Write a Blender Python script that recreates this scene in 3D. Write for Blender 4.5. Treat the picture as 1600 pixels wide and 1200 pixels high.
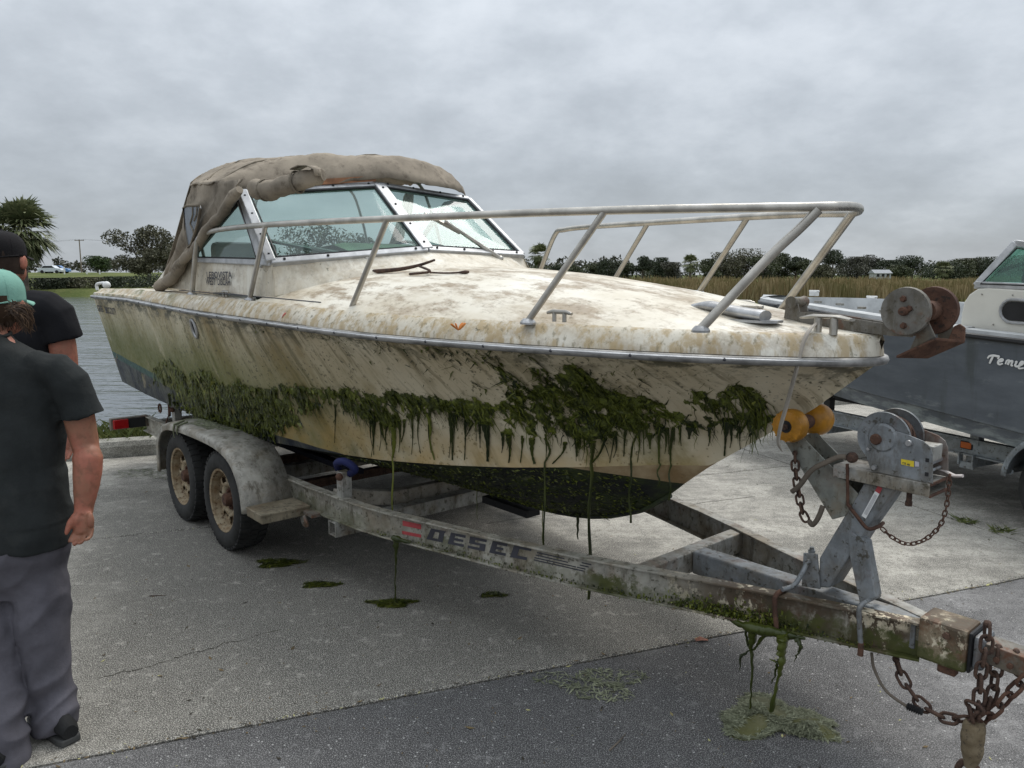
import bpy, math, random
import numpy as np
from mathutils import Vector, Matrix
from mathutils import noise as mnoise

for o in list(bpy.data.objects):
    bpy.data.objects.remove(o)
S = bpy.context.scene
C = S.collection
PI = math.pi
rng = np.random.default_rng(7)
random.seed(7)

# ------------------------------------------------------------------ camera
FPX, CAM_H, HORIZON = 1200.0, 1.75, 430.0
PITCH = math.atan((600 - HORIZON) / FPX)
cd = bpy.data.cameras.new('camera')
cam = bpy.data.objects.new('camera', cd)
C.objects.link(cam)
cam.location = (0, 0, CAM_H)
cam.rotation_euler = (PI / 2 - PITCH, 0, 0)
cd.sensor_width = 36
cd.lens = 36 * FPX / 1600
cd.clip_start = 0.05
cd.clip_end = 6000
S.camera = cam

# ------------------------------------------------------------------ sky and sun
SUN_EL, SUN_AZ = math.radians(58), math.radians(28)      # azimuth clockwise from +Y
w = bpy.data.worlds.new('World')
S.world = w
w.use_nodes = True
nt = w.node_tree
nt.nodes.clear()
def wn(t, **k):
    n = nt.nodes.new(t)
    for a, b in k.items():
        setattr(n, a, b)
    return n
out = wn('ShaderNodeOutputWorld'); bg = wn('ShaderNodeBackground')
bg.inputs['Strength'].default_value = 0.1
sky = wn('ShaderNodeTexSky', sky_type='NISHITA', sun_disc=False)
sky.sun_elevation = SUN_EL; sky.sun_rotation = SUN_AZ
tc = wn('ShaderNodeTexCoord')
sep = wn('ShaderNodeSeparateXYZ')
nt.links.new(tc.outputs['Generated'], sep.inputs[0])
# project the direction on a cloud layer so that clouds flatten towards the horizon
zz = wn('ShaderNodeMath', operation='ADD'); zz.inputs[1].default_value = 0.42
zab = wn('ShaderNodeMath', operation='ABSOLUTE'); nt.links.new(sep.outputs['Z'], zab.inputs[0])
nt.links.new(zab.outputs[0], zz.inputs[0])
dv = wn('ShaderNodeVectorMath', operation='DIVIDE')
cmb = wn('ShaderNodeCombineXYZ')
for i in range(3):
    nt.links.new(zz.outputs[0], cmb.inputs[i])
nt.links.new(tc.outputs['Generated'], dv.inputs[0]); nt.links.new(cmb.outputs[0], dv.inputs[1])
def wnoise(scale, detail, rough, dist, off):
    mp = wn('ShaderNodeMapping'); mp.inputs['Location'].default_value = off
    nt.links.new(dv.outputs[0], mp.inputs[0])
    n = wn('ShaderNodeTexNoise'); n.inputs['Scale'].default_value = scale
    n.inputs['Detail'].default_value = detail; n.inputs['Roughness'].default_value = rough
    n.inputs['Distortion'].default_value = dist
    nt.links.new(mp.outputs[0], n.inputs['Vector'])
    return n.outputs['Fac']
def wmath(op, a, b):
    n = wn('ShaderNodeMath', operation=op)
    for i, v in enumerate((a, b)):
        if isinstance(v, (int, float)): n.inputs[i].default_value = v
        else: nt.links.new(v, n.inputs[i])
    return n.outputs[0]
n1 = wnoise(1.5, 5, 0.52, 0.0, (3.1, 1.7, 0.4))
n2 = wnoise(5.2, 7, 0.6, 0.0, (0.3, 4.2, 1.0))
cl = wmath('ADD', wmath('MULTIPLY', n1, 0.6), wmath('MULTIPLY', n2, 0.4))
ramp = wn('ShaderNodeValToRGB')
nt.links.new(cl, ramp.inputs[0])
ramp.color_ramp.interpolation = 'B_SPLINE'
r0 = ramp.color_ramp.elements
r0[0].position = 0.34; r0[0].color = (0.275, 0.298, 0.325, 1)
r0[1].position = 0.63; r0[1].color = (0.480, 0.510, 0.545, 1)
e = r0.new(0.5); e.color = (0.370, 0.402, 0.438, 1)
# an overcast sky is brighter towards the zenith (CIE overcast)
mr = wn('ShaderNodeMapRange'); mr.inputs['From Min'].default_value = 0.0; mr.inputs['From Max'].default_value = 1.0
mr.inputs['To Min'].default_value = 9.2; mr.inputs['To Max'].default_value = 27.0
nt.links.new(wmath('POWER', zab.outputs[0], 1.5), mr.inputs['Value'])
vm = wn('ShaderNodeVectorMath', operation='SCALE')
nt.links.new(ramp.outputs[0], vm.inputs[0]); nt.links.new(mr.outputs[0], vm.inputs['Scale'])
mx = wn('ShaderNodeMix', data_type='RGBA'); mx.inputs[0].default_value = 0.94
nt.links.new(sky.outputs[0], mx.inputs[6]); nt.links.new(vm.outputs[0], mx.inputs[7])
nt.links.new(mx.outputs[2], bg.inputs['Color']); nt.links.new(bg.outputs[0], out.inputs['Surface'])

sd = bpy.data.lights.new('sun', 'SUN')
sd.energy = 1.5; sd.angle = math.radians(35); sd.color = (1.0, 0.96, 0.9)
sun = bpy.data.objects.new('sun', sd); C.objects.link(sun)
sdir = Vector((math.sin(SUN_AZ) * math.cos(SUN_EL), math.cos(SUN_AZ) * math.cos(SUN_EL), math.sin(SUN_EL)))
sun.rotation_euler = sdir.to_track_quat('Z', 'Y').to_euler()
sun.location = (0, 0, 30)
vs = S.view_settings
vs.view_transform = 'Standard'; vs.look = 'None'; vs.gamma = 1; vs.use_curve_mapping = False; vs.exposure = 0.47
S.cycles.max_bounces = 8; S.cycles.transparent_max_bounces = 12

# ------------------------------------------------------------------ places in the yard
_c, _s = math.cos(PITCH), math.sin(PITCH)
_FW = np.array([0, _c, -_s]); _UP = np.array([0, _s, _c]); _R = np.array([1., 0, 0]); _C0 = np.array([0, 0, CAM_H])
def ray(x, y):
    d = (x - 800) * _R + FPX * _FW - (y - 600) * _UP
    return d / np.linalg.norm(d)
def proj(P):
    q = np.asarray(P, float) - _C0
    z = q @ _FW
    return np.stack([800 + FPX * (q @ _R) / z, 600 - FPX * (q @ _UP) / z], -1)
def ground(x, y, z=0.0):
    d = ray(x, y); return _C0 + d * ((z - CAM_H) / d[2])
def far(x, y, D):
    d = ray(x, y); return _C0 + d * (D / d[1])
class Frame:
    def __init__(s, ang, org):
        a = math.radians(ang)
        s.B = np.array([math.sin(a), -math.cos(a), 0]); s.P = np.array([math.cos(a), math.sin(a), 0])
        s.O = np.array([org[0], org[1], 0.0]); s.rz = math.atan2(s.B[1], s.B[0])
    def loc(s, P):
        q = np.asarray(P) - s.O; return np.array([q @ s.B, q @ s.P, q[2]])
    def glob(s, l):
        l = np.asarray(l, float)
        return s.O + l[..., 0:1] * s.B + l[..., 1:2] * s.P + l[..., 2:3] * np.array([0, 0, 1.])
    def at(s, x, y, v):           # the point of the lengthwise plane at lateral offset v
        d = ray(x, y); t = (v - (_C0 - s.O) @ s.P) / (d @ s.P); return s.loc(_C0 + d * t)
    def onz(s, x, y, z): return s.loc(ground(x, y, z))
F1 = Frame(41, ground(1500, 995, 0.5))
L = F1.at

# ------------------------------------------------------------------ mesh helpers
def link(name, me, mat=None, parent=None, loc=(0, 0, 0), smooth=False, kind=None):
    o = bpy.data.objects.new(name, me); C.objects.link(o)
    if mat is not None:
        for m in (mat if isinstance(mat, (list, tuple)) else [mat]):
            me.materials.append(m)
    if smooth:
        me.polygons.foreach_set('use_smooth', [True] * len(me.polygons))
    if parent is not None: o.parent = parent
    o.location = loc
    if kind: o['kind'] = kind
    return o
def smooth_angle(o, deg=35):
    me = o.data
    me.polygons.foreach_set('use_smooth', [True] * len(me.polygons))
    try: me.set_sharp_from_angle(angle=math.radians(deg))
    except Exception: pass
    return o
class MB:
    def __init__(s): s.v = []; s.f = []
    def add(s, vs_, fs):
        b = len(s.v); s.v += [tuple(map(float, p)) for p in vs_]; s.f += [tuple(i + b for i in f) for f in fs]; return s
    def hexa(s, p):      # 8 points: bottom 4 ccw, top 4 ccw
        return s.add(p, [(3, 2, 1, 0), (4, 5, 6, 7), (0, 1, 5, 4), (1, 2, 6, 5), (2, 3, 7, 6), (3, 0, 4, 7)])
    def box(s, c, d, rot=None):
        x, y, z = [k / 2 for k in d]
        p = [(-x, -y, -z), (x, -y, -z), (x, y, -z), (-x, y, -z), (-x, -y, z), (x, -y, z), (x, y, z), (-x, y, z)]
        if rot is not None: p = [rot @ Vector(q) for q in p]
        return s.hexa([(q[0] + c[0], q[1] + c[1], q[2] + c[2]) for q in p])
    def bar(s, a, b, w_, h_, up=(0, 0, 1)):
        a, b, up = Vector(a), Vector(b), Vector(up)
        d = (b - a).normalized(); x = d.cross(up).normalized(); z = x.cross(d)
        p = [a + x * i * w_ / 2 + z * j * h_ / 2 for i, j in ((-1, -1), (1, -1), (1, 1), (-1, 1))]
        q = [k + (b - a) for k in p]
        return s.hexa(p + q)
    def prism(s, poly, ext):
        n = len(poly); ext = Vector(ext); a = [Vector(p) for p in poly]
        return s.add(a + [p + ext for p in a], [tuple(range(n))[::-1], tuple(range(n, 2 * n))] + [(i, (i + 1) % n, (i + 1) % n + n, i + n) for i in range(n)])
    def tube(s, path, r, n=8, closed=False, cap=True, flat=None, up0=None):
        P = [Vector(p) for p in path]; m = len(P)
        rr = list(r) if hasattr(r, '__len__') else [r] * m
        vs_ = []; prev = None
        for i in range(m):
            a = P[(i - 1) % m] if (closed or i > 0) else P[0]
            b = P[(i + 1) % m] if (closed or i < m - 1) else P[-1]
            t = (b - a)
            t = t.normalized() if t.length > 1e-9 else Vector((0, 0, 1))
            if prev is None:
                u = Vector(up0) if up0 else (Vector((0, 0, 1)) if abs(t.z) < .9 else Vector((1, 0, 0)))
            else: u = prev
            x = u - t * u.dot(t)
            x = x.normalized() if x.length > 1e-6 else t.orthogonal().normalized()
            prev = x; y = t.cross(x)
            for k in range(n):
                an = 2 * PI * k / n
                vs_.append(P[i] + x * math.cos(an) * rr[i] * (flat or 1) + y * math.sin(an) * rr[i])
        fs = []
        for i in range(m if closed else m - 1):
            j = (i + 1) % m
            for k in range(n):
                l = (k + 1) % n
                fs.append((i * n + k, i * n + l, j * n + l, j * n + k))
        if not closed and cap:
            fs.append(tuple(range(n))[::-1]); fs.append(tuple((m - 1) * n + k for k in range(n)))
        return s.add(vs_, fs)
    def lathe(s, prof, org, axis, n=24, close=False):
        ax = Vector(axis).normalized(); x = ax.orthogonal().normalized(); y = ax.cross(x); org = Vector(org)
        m = len(prof); vs_ = []
        for h, r in prof:
            for k in range(n):
                a = 2 * PI * k / n; vs_.append(org + ax * h + (x * math.cos(a) + y * math.sin(a)) * r)
        fs = []
        for i in range(m - 1 + (1 if close else 0)):
            j = (i + 1) % m
            for k in range(n):
                l = (k + 1) % n; fs.append((i * n + k, j * n + k, j * n + l, i * n + l))
        if not close:
            fs.append(tuple(range(n))); fs.append(tuple((m - 1) * n + k for k in range(n))[::-1])
        return s.add(vs_, fs)
    def grid(s, G, flip=False, wrap=False):
        nu = len(G); nv = len(G[0]); vs_ = [p for r_ in G for p in r_]; fs = []
        for i in range(nu - 1):
            for j in range(nv if wrap else nv - 1):
                k = (j + 1) % nv
                q = (i * nv + j, i * nv + k, (i + 1) * nv + k, (i + 1) * nv + j)
                fs.append(q[::-1] if flip else q)
        return s.add(vs_, fs)
    def ball(s, c, r, n=10, m=7):
        c = Vector(c); rx = r if hasattr(r, '__len__') else (r, r, r); G = []
        for i in range(m + 1):
            t = PI * i / m
            G.append([(c[0] + rx[0] * math.sin(t) * math.cos(2 * PI * k / n), c[1] + rx[1] * math.sin(t) * math.sin(2 * PI * k / n), c[2] + rx[2] * math.cos(t)) for k in range(n)])
        return s.grid(G, wrap=True)
    def mesh(s, name):
        me = bpy.data.meshes.new(name); me.from_pydata(s.v, [], s.f); me.update(); return me
    def build(s, name, mat, parent=None, loc=(0, 0, 0), smooth=None, bevel=0, kind=None, solid=0):
        o = link(name, s.mesh(name), mat, parent, loc, kind=kind)
        if smooth: smooth_angle(o, smooth)
        if solid:
            m = o.modifiers.new('thickness', 'SOLIDIFY'); m.thickness = solid; m.offset = 0
        if bevel:
            m = o.modifiers.new('bevel', 'BEVEL'); m.width = bevel; m.segments = 2; m.limit_method = 'ANGLE'; m.angle_limit = math.radians(40)
        return o
def np_mesh(name, V, Fc):
    me = bpy.data.meshes.new(name)
    V = np.asarray(V, dtype=np.float32); Fc = np.asarray(Fc, dtype=np.int32)
    k = Fc.shape[1]
    me.vertices.add(len(V)); me.vertices.foreach_set('co', V.ravel())
    me.loops.add(Fc.size); me.loops.foreach_set('vertex_index', Fc.ravel())
    me.polygons.add(len(Fc)); me.polygons.foreach_set('loop_start', np.arange(len(Fc), dtype=np.int32) * k)
    me.update(calc_edges=True); me.validate()
    return me
def empty(name, loc, rz=0):
    o = bpy.data.objects.new(name, None); C.objects.link(o); o.location = loc; o.rotation_euler = (0, 0, rz); o.empty_display_size = .2
    return o
def tag(o, label, cat, group=None):
    o['label'] = label; o['category'] = cat
    if group: o['group'] = group
    return o
def arc(pts, sub=6):
    """smooth path through points (Catmull-Rom)"""
    P = [np.asarray(p, float) for p in pts]; P = [2 * P[0] - P[1]] + P + [2 * P[-1] - P[-2]]; o = []
    for i in range(1, len(P) - 2):
        for k in range(sub):
            t = k / sub; a, b, c, d = P[i - 1:i + 3]
            o.append(.5 * ((2 * b) + (c - a) * t + (2 * a - 5 * b + 4 * c - d) * t * t + (3 * b - a - 3 * c + d) * t ** 3))
    o.append(P[-2]); return o
def lerp_tab(tab):
    a = np.array(tab, float); return lambda u: np.interp(u, a[:, 0], a[:, 1])
def fill(pts, name, mat, parent, ext=None, loc=(0, 0, 0), **k):
    m = MB(); m.prism(pts, ext); return m.build(name, mat, parent, loc, **k)
def evaluated(o, name):
    dg = bpy.context.evaluated_depsgraph_get(); dg.update()
    me = bpy.data.meshes.new_from_object(o.evaluated_get(dg)); me.name = name
    return me

# ------------------------------------------------------------------ material helpers
class NT:
    def __init__(s, name):
        s.m = bpy.data.materials.new(name); s.m.use_nodes = True; s.t = s.m.node_tree; s.t.nodes.clear()
        s.out = s.t.nodes.new('ShaderNodeOutputMaterial'); s._xyz = None
        s.co = s.t.nodes.new('ShaderNodeTexCoord').outputs['Object']
    def n(s, t, **k):
        x = s.t.nodes.new(t)
        for a, b in k.items(): setattr(x, a, b)
        return x
    def put(s, sock, v):
        if isinstance(v, bpy.types.NodeSocket): s.t.links.new(v, sock)
        elif isinstance(v, (tuple, list)): sock.default_value = tuple(v) + ((1,) if len(v) == 3 and sock.type == 'RGBA' else ())
        else: sock.default_value = v
    def xyz(s):
        if s._xyz is None:
            q = s.n('ShaderNodeSeparateXYZ'); s.put(q.inputs[0], s.co); s._xyz = q.outputs
        return s._xyz
    def noise(s, scale=1, detail=4, rough=.55, st=(1, 1, 1), dist=0, off=(0, 0, 0)):
        mp = s.n('ShaderNodeMapping'); s.put(mp.inputs[0], s.co); mp.inputs['Scale'].default_value = st; mp.inputs['Location'].default_value = off
        x = s.n('ShaderNodeTexNoise'); s.put(x.inputs['Vector'], mp.outputs[0])
        x.inputs['Scale'].default_value = scale; x.inputs['Detail'].default_value = detail; x.inputs['Roughness'].default_value = rough; x.inputs['Distortion'].default_value = dist
        return x.outputs['Fac']
    def voro(s, scale, st=(1, 1, 1), feat='F1', outp='Distance', rnd=1):
        mp = s.n('ShaderNodeMapping'); s.put(mp.inputs[0], s.co); mp.inputs['Scale'].default_value = st
        x = s.n('ShaderNodeTexVoronoi', feature=feat); s.put(x.inputs['Vector'], mp.outputs[0]); x.inputs['Scale'].default_value = scale
        x.inputs['Randomness'].default_value = rnd
        return x.outputs[outp]
    def math(s, op, a, b=0, c=None, clamp=False):
        x = s.n('ShaderNodeMath', operation=op, use_clamp=clamp); s.put(x.inputs[0], a); s.put(x.inputs[1], b)
        if c is not None: s.put(x.inputs[2], c)
        return x.outputs[0]
    def mul(s, *a):
        r = a[0]
        for b in a[1:]: r = s.math('MULTIPLY', r, b)
        return r
    def step(s, v, lo, hi, a=0., b=1.):
        x = s.n('ShaderNodeMapRange', interpolation_type='SMOOTHSTEP'); s.put(x.inputs['Value'], v)
        x.inputs['From Min'].default_value = min(lo, hi); x.inputs['From Max'].default_value = max(lo, hi)
        x.inputs['To Min'].default_value = a if lo < hi else b; x.inputs['To Max'].default_value = b if lo < hi else a
        return x.outputs[0]
    def mix(s, f, a, b):
        x = s.n('ShaderNodeMix', data_type='RGBA'); s.put(x.inputs[0], f); s.put(x.inputs[6], a); s.put(x.inputs[7], b); return x.outputs[2]
    def rnd(s): return s.n('ShaderNodeNewGeometry').outputs['Random Per Island']
    def normal_z(s):
        q = s.n('ShaderNodeSeparateXYZ'); s.put(q.inputs[0], s.n('ShaderNodeNewGeometry').outputs['Normal']); return q.outputs[2]
    def done(s, col, rough=.6, metal=0., bump=None, bstr=.3, bdist=.01, spec=.4, **k):
        p = s.n('ShaderNodeBsdfPrincipled'); s.put(p.inputs['Base Color'], col); s.put(p.inputs['Roughness'], rough); s.put(p.inputs['Metallic'], metal)
        s.put(p.inputs['Specular IOR Level'], spec)
        for a, b in k.items(): s.put(p.inputs[a.replace('_', ' ')], b)
        if bump is not None:
            b = s.n('ShaderNodeBump'); s.put(b.inputs['Height'], bump); b.inputs['Strength'].default_value = bstr; b.inputs['Distance'].default_value = bdist
            s.put(p.inputs['Normal'], b.outputs[0])
        s.t.links.new(p.outputs[0], s.out.inputs['Surface']); return s.m
MATS = {}
def flat(name, col, rough=.6, metal=0., var=.25, sc=6, **k):
    m = NT(name); f = m.noise(sc, 5, .6)
    c = m.mix(m.step(f, .3, .7), tuple(x * (1 - var) for x in col), tuple(min(1, x * (1 + var)) for x in col))
    MATS[name] = m.done(c, rough, metal, bump=m.noise(sc * 8, 3), bstr=.15, bdist=.004, **k); return MATS[name]

CREAM = (.66, .625, .53)
def mat_topsides():
    m = NT('hull_gelcoat'); X, Y, Z = m.xyz()
    big = m.noise(1.3, 5, .6); fine = m.noise(26, 5, .65)
    col = m.mix(m.step(big, .3, .72), (.50, .415, .265), (.69, .625, .475))
    # run-off streaks that lean like the hull sections
    sk = m.math('ADD', m.math('ADD', X, m.mul(Z, .30)), m.mul(m.noise(2.2, 4, .6), .12))
    cv = m.n('ShaderNodeCombineXYZ'); m.put(cv.inputs[0], m.mul(sk, 9.)); m.put(cv.inputs[2], m.mul(Z, 1.1)); m.put(cv.inputs[1], m.mul(Y, .4))
    def sn(scale, d, off):
        a = m.n('ShaderNodeVectorMath', operation='ADD'); m.put(a.inputs[0], cv.outputs[0]); a.inputs[1].default_value = off
        t = m.n('ShaderNodeTexNoise'); m.put(t.inputs['Vector'], a.outputs[0]); t.inputs['Scale'].default_value = scale; t.inputs['Detail'].default_value = d; t.inputs['Roughness'].default_value = .6
        return t.outputs['Fac']
    ir = m.noise(1.7, 5, .65, off=(11, 2, 6)); s1 = m.mul(m.step(sn(.37, 6, (0, 0, 0)), .44, .66), m.step(ir, .36, .6)); s2 = m.mul(m.step(sn(1.15, 7, (7, 3, 1)), .48, .62), m.step(m.noise(2.6, 5, .65, off=(1, 12, 3)), .38, .58))
    aft = m.step(X, -1.2, -4.2)
    col = m.mix(m.mul(s1, m.math('ADD', m.mul(aft, .45), .5)), col, (.27, .19, .075))
    col = m.mix(m.mul(s2, m.math('ADD', m.mul(aft, .45), .45)), col, (.135, .105, .04))
    s3 = m.mul(m.step(sn(3.6, 5, (3, 8, 2)), .50, .62), m.step(m.noise(1.9, 5, .65, off=(6, 2, 9)), .36, .56), m.step(m.math('SUBTRACT', 1.52, m.math('ADD', Z, m.mul(m.math('ADD', X, 3.), .018))), .62, .02))
    col = m.mix(m.mul(s3, .7), col, (.13, .10, .045))
    # green film, strongest aft and around the waterline
    wl = m.math('ADD', 1.06, m.mul(m.math('ADD', X, 4.5), -.03))
    dz = m.math('SUBTRACT', Z, wl)
    gmask = m.mul(m.step(dz, .50, .0), m.step(X, -2.0, -4.4), m.step(m.math('ADD', m.noise(3.2, 5, .65), m.mul(sn(.8, 4, (2, 9, 4)), .8)), .5, .8))
    col = m.mix(m.mul(gmask, .9), col, (.105, .118, .018))
    gm2 = m.mul(m.step(m.noise(2.1, 6, .7, off=(5, 2, 8)), .5, .7), m.step(dz, .36, -.1))
    col = m.mix(m.mul(gm2, .75), col, (.17, .155, .045))
    # grime under the rub rail
    top = m.step(m.math('SUBTRACT', 1.5, m.math('ADD', Z, m.mul(m.math('ADD', X, 3.), .018))), .16, .02)
    gr = m.mul(top, m.step(m.noise(7, 6, .72, st=(1, 1, 2.2)), .45, .6))
    col = m.mix(m.mul(gr, .92), col, (.035, .036, .016))
    # dark spots and flecks
    sp = m.step(m.voro(26), .19, .06); sp = m.mul(sp, m.step(m.noise(3, 4), .40, .55))
    col = m.mix(m.mul(sp, .85), col, (.04, .04, .02))
    sp2 = m.mul(m.step(m.noise(42, 3, .6), .58, .66), m.step(m.noise(2.3, 4, off=(9, 1, 3)), .38, .56))
    col = m.mix(m.mul(sp2, .75), col, (.06, .055, .03))
    # ochre edge above the chine
    oc = m.mul(m.step(Z, 1.05, .8), m.step(X, -4.9, -3.6), m.step(m.noise(4, 4), .35, .65))
    col = m.mix(m.mul(oc, .62), col, (.46, .30, .10))
    # boot stripe and dark bottom paint rising aft
    line = m.math('ADD', m.math('ADD', .735, m.mul(m.math('SUBTRACT', -3.2, X), .074)), m.mul(m.math('SUBTRACT', m.noise(5, 4), .5), .02))
    dk = m.mul(m.math('LESS_THAN', Z, line), m.math('LESS_THAN', X, -3.0))
    dcol = m.mix(m.step(m.noise(9, 6, .7, st=(1, 1, .4)), .4, .62), (.018, .022, .03), (.075, .078, .07))
    dcol = m.mix(m.step(m.noise(3, 5, off=(1, 7, 0)), .6, .7), dcol, (.28, .24, .16))
    col = m.mix(dk, col, dcol)
    st = m.mul(m.math('GREATER_THAN', Z, line), m.math('LESS_THAN', Z, m.math('ADD', line, .055)), m.step(X, -5.3, -5.75))
    col = m.mix(m.mul(st, .9), col, (.022, .075, .07))
    return m.done(col, m.step(fine, .3, .7, .38, .6), bump=m.math('ADD', fine, m.noise(5, 4)), bstr=.12, bdist=.006)
def mat_bottom():
    m = NT('bottom_paint'); X, Y, Z = m.xyz()
    f = m.noise(7, 6, .7, st=(.5, 1, 1.6)); g = m.noise(30, 5, .7)
    col = m.mix(m.step(f, .42, .62), (.012, .014, .014), (.03, .042, .014))
    col = m.mix(m.mul(m.step(g, .56, .66), m.step(m.noise(4, 4, off=(3, 3, 3)), .45, .6)), col, (.11, .115, .06))
    line = m.math('ADD', .88, m.mul(m.math('ADD', X, 1.86), -.11))
    tan = m.mul(m.math('GREATER_THAN', Z, line), m.step(X, -2.1, -1.95))
    col = m.mix(tan, col, m.mix(m.step(m.noise(6, 5), .35, .65), (.42, .32, .19), (.26, .17, .08)))
    return m.done(col, .55, bump=m.math('ADD', f, g), bstr=.5, bdist=.012)
def mat_deck(name, stain=.8, streak=0., green=0.):
    m = NT(name); X, Y, Z = m.xyz()
    a = m.noise(1.1, 6, .62); b = m.noise(5.5, 7, .72, st=(.6, 1.3, 1)); c = m.noise(34, 4, .7)
    col = m.mix(m.step(a, .3, .7), (.56, .50, .385), (.80, .77, .68))
    f = m.mul(m.step(b, .44, .60), m.step(m.math('ADD', a, m.mul(b, .4)), .52, .74))
    col = m.mix(m.mul(f, stain), col, (.27, .20, .125))
    col = m.mix(m.mul(m.step(m.noise(2.1, 6, .7, st=(.8, 1.6, 1), off=(3, 8, 1)), .47, .66), stain * .75), col, (.36, .285, .185))
    col = m.mix(m.mul(m.step(c, .52, .66), m.step(b, .40, .58), .7 * stain), col, (.16, .13, .08))
    if streak:
        st = m.noise(12, 5, .65, st=(1.6, 1.6, .12)); st2 = m.noise(34, 4, .6, st=(1.3, 1.3, .1), off=(4, 1, 1))
        col = m.mix(m.mul(m.step(st, .42, .62), streak), col, (.38, .27, .12))
        col = m.mix(m.mul(m.step(st2, .55, .68), streak * .8), col, (.15, .125, .06))
        sp = m.mul(m.step(m.noise(46, 3, .6, off=(2, 2, 2)), .62, .7), m.step(m.noise(3, 4, off=(7, 7, 1)), .45, .6))
        col = m.mix(m.mul(sp, .8), col, (.05, .05, .02))
    if green:
        g = m.mul(m.step(X, -4.4, -5.1), m.step(m.noise(3.6, 5, .65, off=(1, 5, 2)), .48, .64))
        col = m.mix(m.mul(g, green), col, (.10, .105, .025))
    return m.done(col, m.step(c, .3, .7, .42, .66), bump=m.math('ADD', m.mul(c, .6), b), bstr=.16, bdist=.006)
def mat_galv(name, base=(.34, .345, .335), rust=.3, mud=.4, algae=0., paint=0., metal=.35, speck=.75):
    m = NT(name); X, Y, Z = m.xyz()
    v = m.noise(11, 5, .6); col = m.mix(m.step(v, .32, .7), tuple(x * .72 for x in base), tuple(x * 1.2 for x in base))
    col = m.mix(m.step(m.voro(60, outp='Color'), .35, .8, 0, .22), col, tuple(x * 1.35 for x in base))
    col = m.mix(m.mul(m.step(m.noise(4.2, 6, .68, off=(2, 0, 5)), .46, .66), mud), col, (.20, .155, .095))
    if paint:
        col = m.mix(m.mul(m.step(X, -1.05, -.72), m.step(m.noise(3.3, 5, .7, off=(7, 7, 7)), .34, .5), .96), col, (.085, .058, .035))
        pf = m.mul(m.step(X, -1.1, -.8), m.step(m.noise(19, 5, .72, st=(1, 1, .7)), .515, .55), m.step(m.noise(3.4, 4, .6, off=(3, 9, 3)), .43, .52))
        col = m.mix(m.mul(pf, paint), col, (.66, .58, .43))
    r = m.mul(m.step(m.noise(6, 7, .72, off=(8, 3, 1)), .53, .66), rust)
    col = m.mix(r, col, (.15, .058, .026))
    gr_ = m.noise(15, 6, .72, st=(1, 1, .35), off=(9, 2, 4)); col = m.mix(m.mul(m.step(gr_, .5, .66), min(.75, mud * 1.3)), col, (.095, .08, .055)); col = m.mix(m.mul(m.step(gr_, .42, .32), .45), col, tuple(min(1, x * 1.45) for x in base))
    sp = m.mul(m.step(m.noise(38, 4, .65), .57, .66), speck)
    col = m.mix(sp, col, (.06, .05, .03))
    if algae:
        lo = m.step(Z, .5, .40)
        a = m.mul(m.step(X, -3.0, -1.0, .55, 1.), m.step(m.math('ADD', m.noise(14, 6, .72), m.mul(lo, .24)), .55, .70))
        a2 = m.mul(a, m.step(m.noise(2.0, 4, off=(6, 1, 9)), .36, .56))
        col = m.mix(m.mul(a2, algae), col, m.mix(m.noise(25, 3), (.03, .04, .01), (.11, .115, .03)))
    return m.done(col, .62, metal, bump=m.math('ADD', v, m.mul(m.noise(40, 4, .7), .7)), bstr=.3, bdist=.004)
def mat_rust(name, a=(.070, .035, .024), b=(.135, .070, .045), c=(.032, .023, .018), sc=14):
    m = NT(name); f = m.noise(sc, 6, .7); g = m.noise(sc * 3.1, 5, .7)
    col = m.mix(m.step(f, .35, .65), a, b); col = m.mix(m.step(g, .52, .68), col, c)
    return m.done(col, .85, .1, bump=m.math('ADD', f, g), bstr=.6, bdist=.003)
def mat_algae(name, a=(.012, .019, .006), b=(.12, .14, .02), c=(.23, .235, .05), rough=.3):
    m = NT(name); f = m.noise(2.6, 4, .6); r = m.rnd()
    col = m.mix(m.step(m.math('ADD', m.mul(f, .7), m.mul(r, .45)), .34, .86), a, b)
    col = m.mix(m.mul(m.step(r, .8, 1.), m.step(f, .46, .62)), col, c)
    return m.done(col, rough, bump=m.noise(60, 3), bstr=.4, bdist=.004, spec=.35)
def mat_algae_mat():
    m = NT('algae_mat'); X, Y, Z = m.xyz(); f = m.noise(5, 5, .65); g = m.noise(26, 5, .7); h = m.noise(70, 3, .7, st=(1, 1, .5))
    bright = m.mul(m.step(m.math('ABSOLUTE', m.math('ADD', X, 1.72)), .42, .1), .8)
    col = m.mix(m.step(m.math('ADD', f, m.mul(g, .4)), .52, .86), (.022, .028, .008), (.11, .132, .018))
    col = m.mix(m.mul(m.step(g, .46, .66), m.math('ADD', bright, .5)), col, (.165, .19, .024))
    col = m.mix(m.mul(m.step(h, .58, .7), .5), col, (.006, .008, .004))
    return m.done(col, .38, bump=m.math('ADD', g, m.mul(h, .8)), bstr=.9, bdist=.012, spec=.4)
def mat_fabric(name, col, stain=(.2, .15, .1), amt=.4, weave=900, var=.3, rough=.9):
    m = NT(name); a = m.noise(2.4, 6, .65); b = m.noise(9, 6, .7, off=(3, 1, 2))
    c = m.mix(m.step(a, .3, .7), tuple(x * (1 - var) for x in col), tuple(x * (1 + var) for x in col))
    c = m.mix(m.mul(m.step(b, .5, .7), amt), c, stain)
    return m.done(c, rough, bump=m.math('ADD', m.noise(weave / 6, 2), m.mul(b, 2.5)), bstr=.25, bdist=.004, spec=.2)
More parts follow.
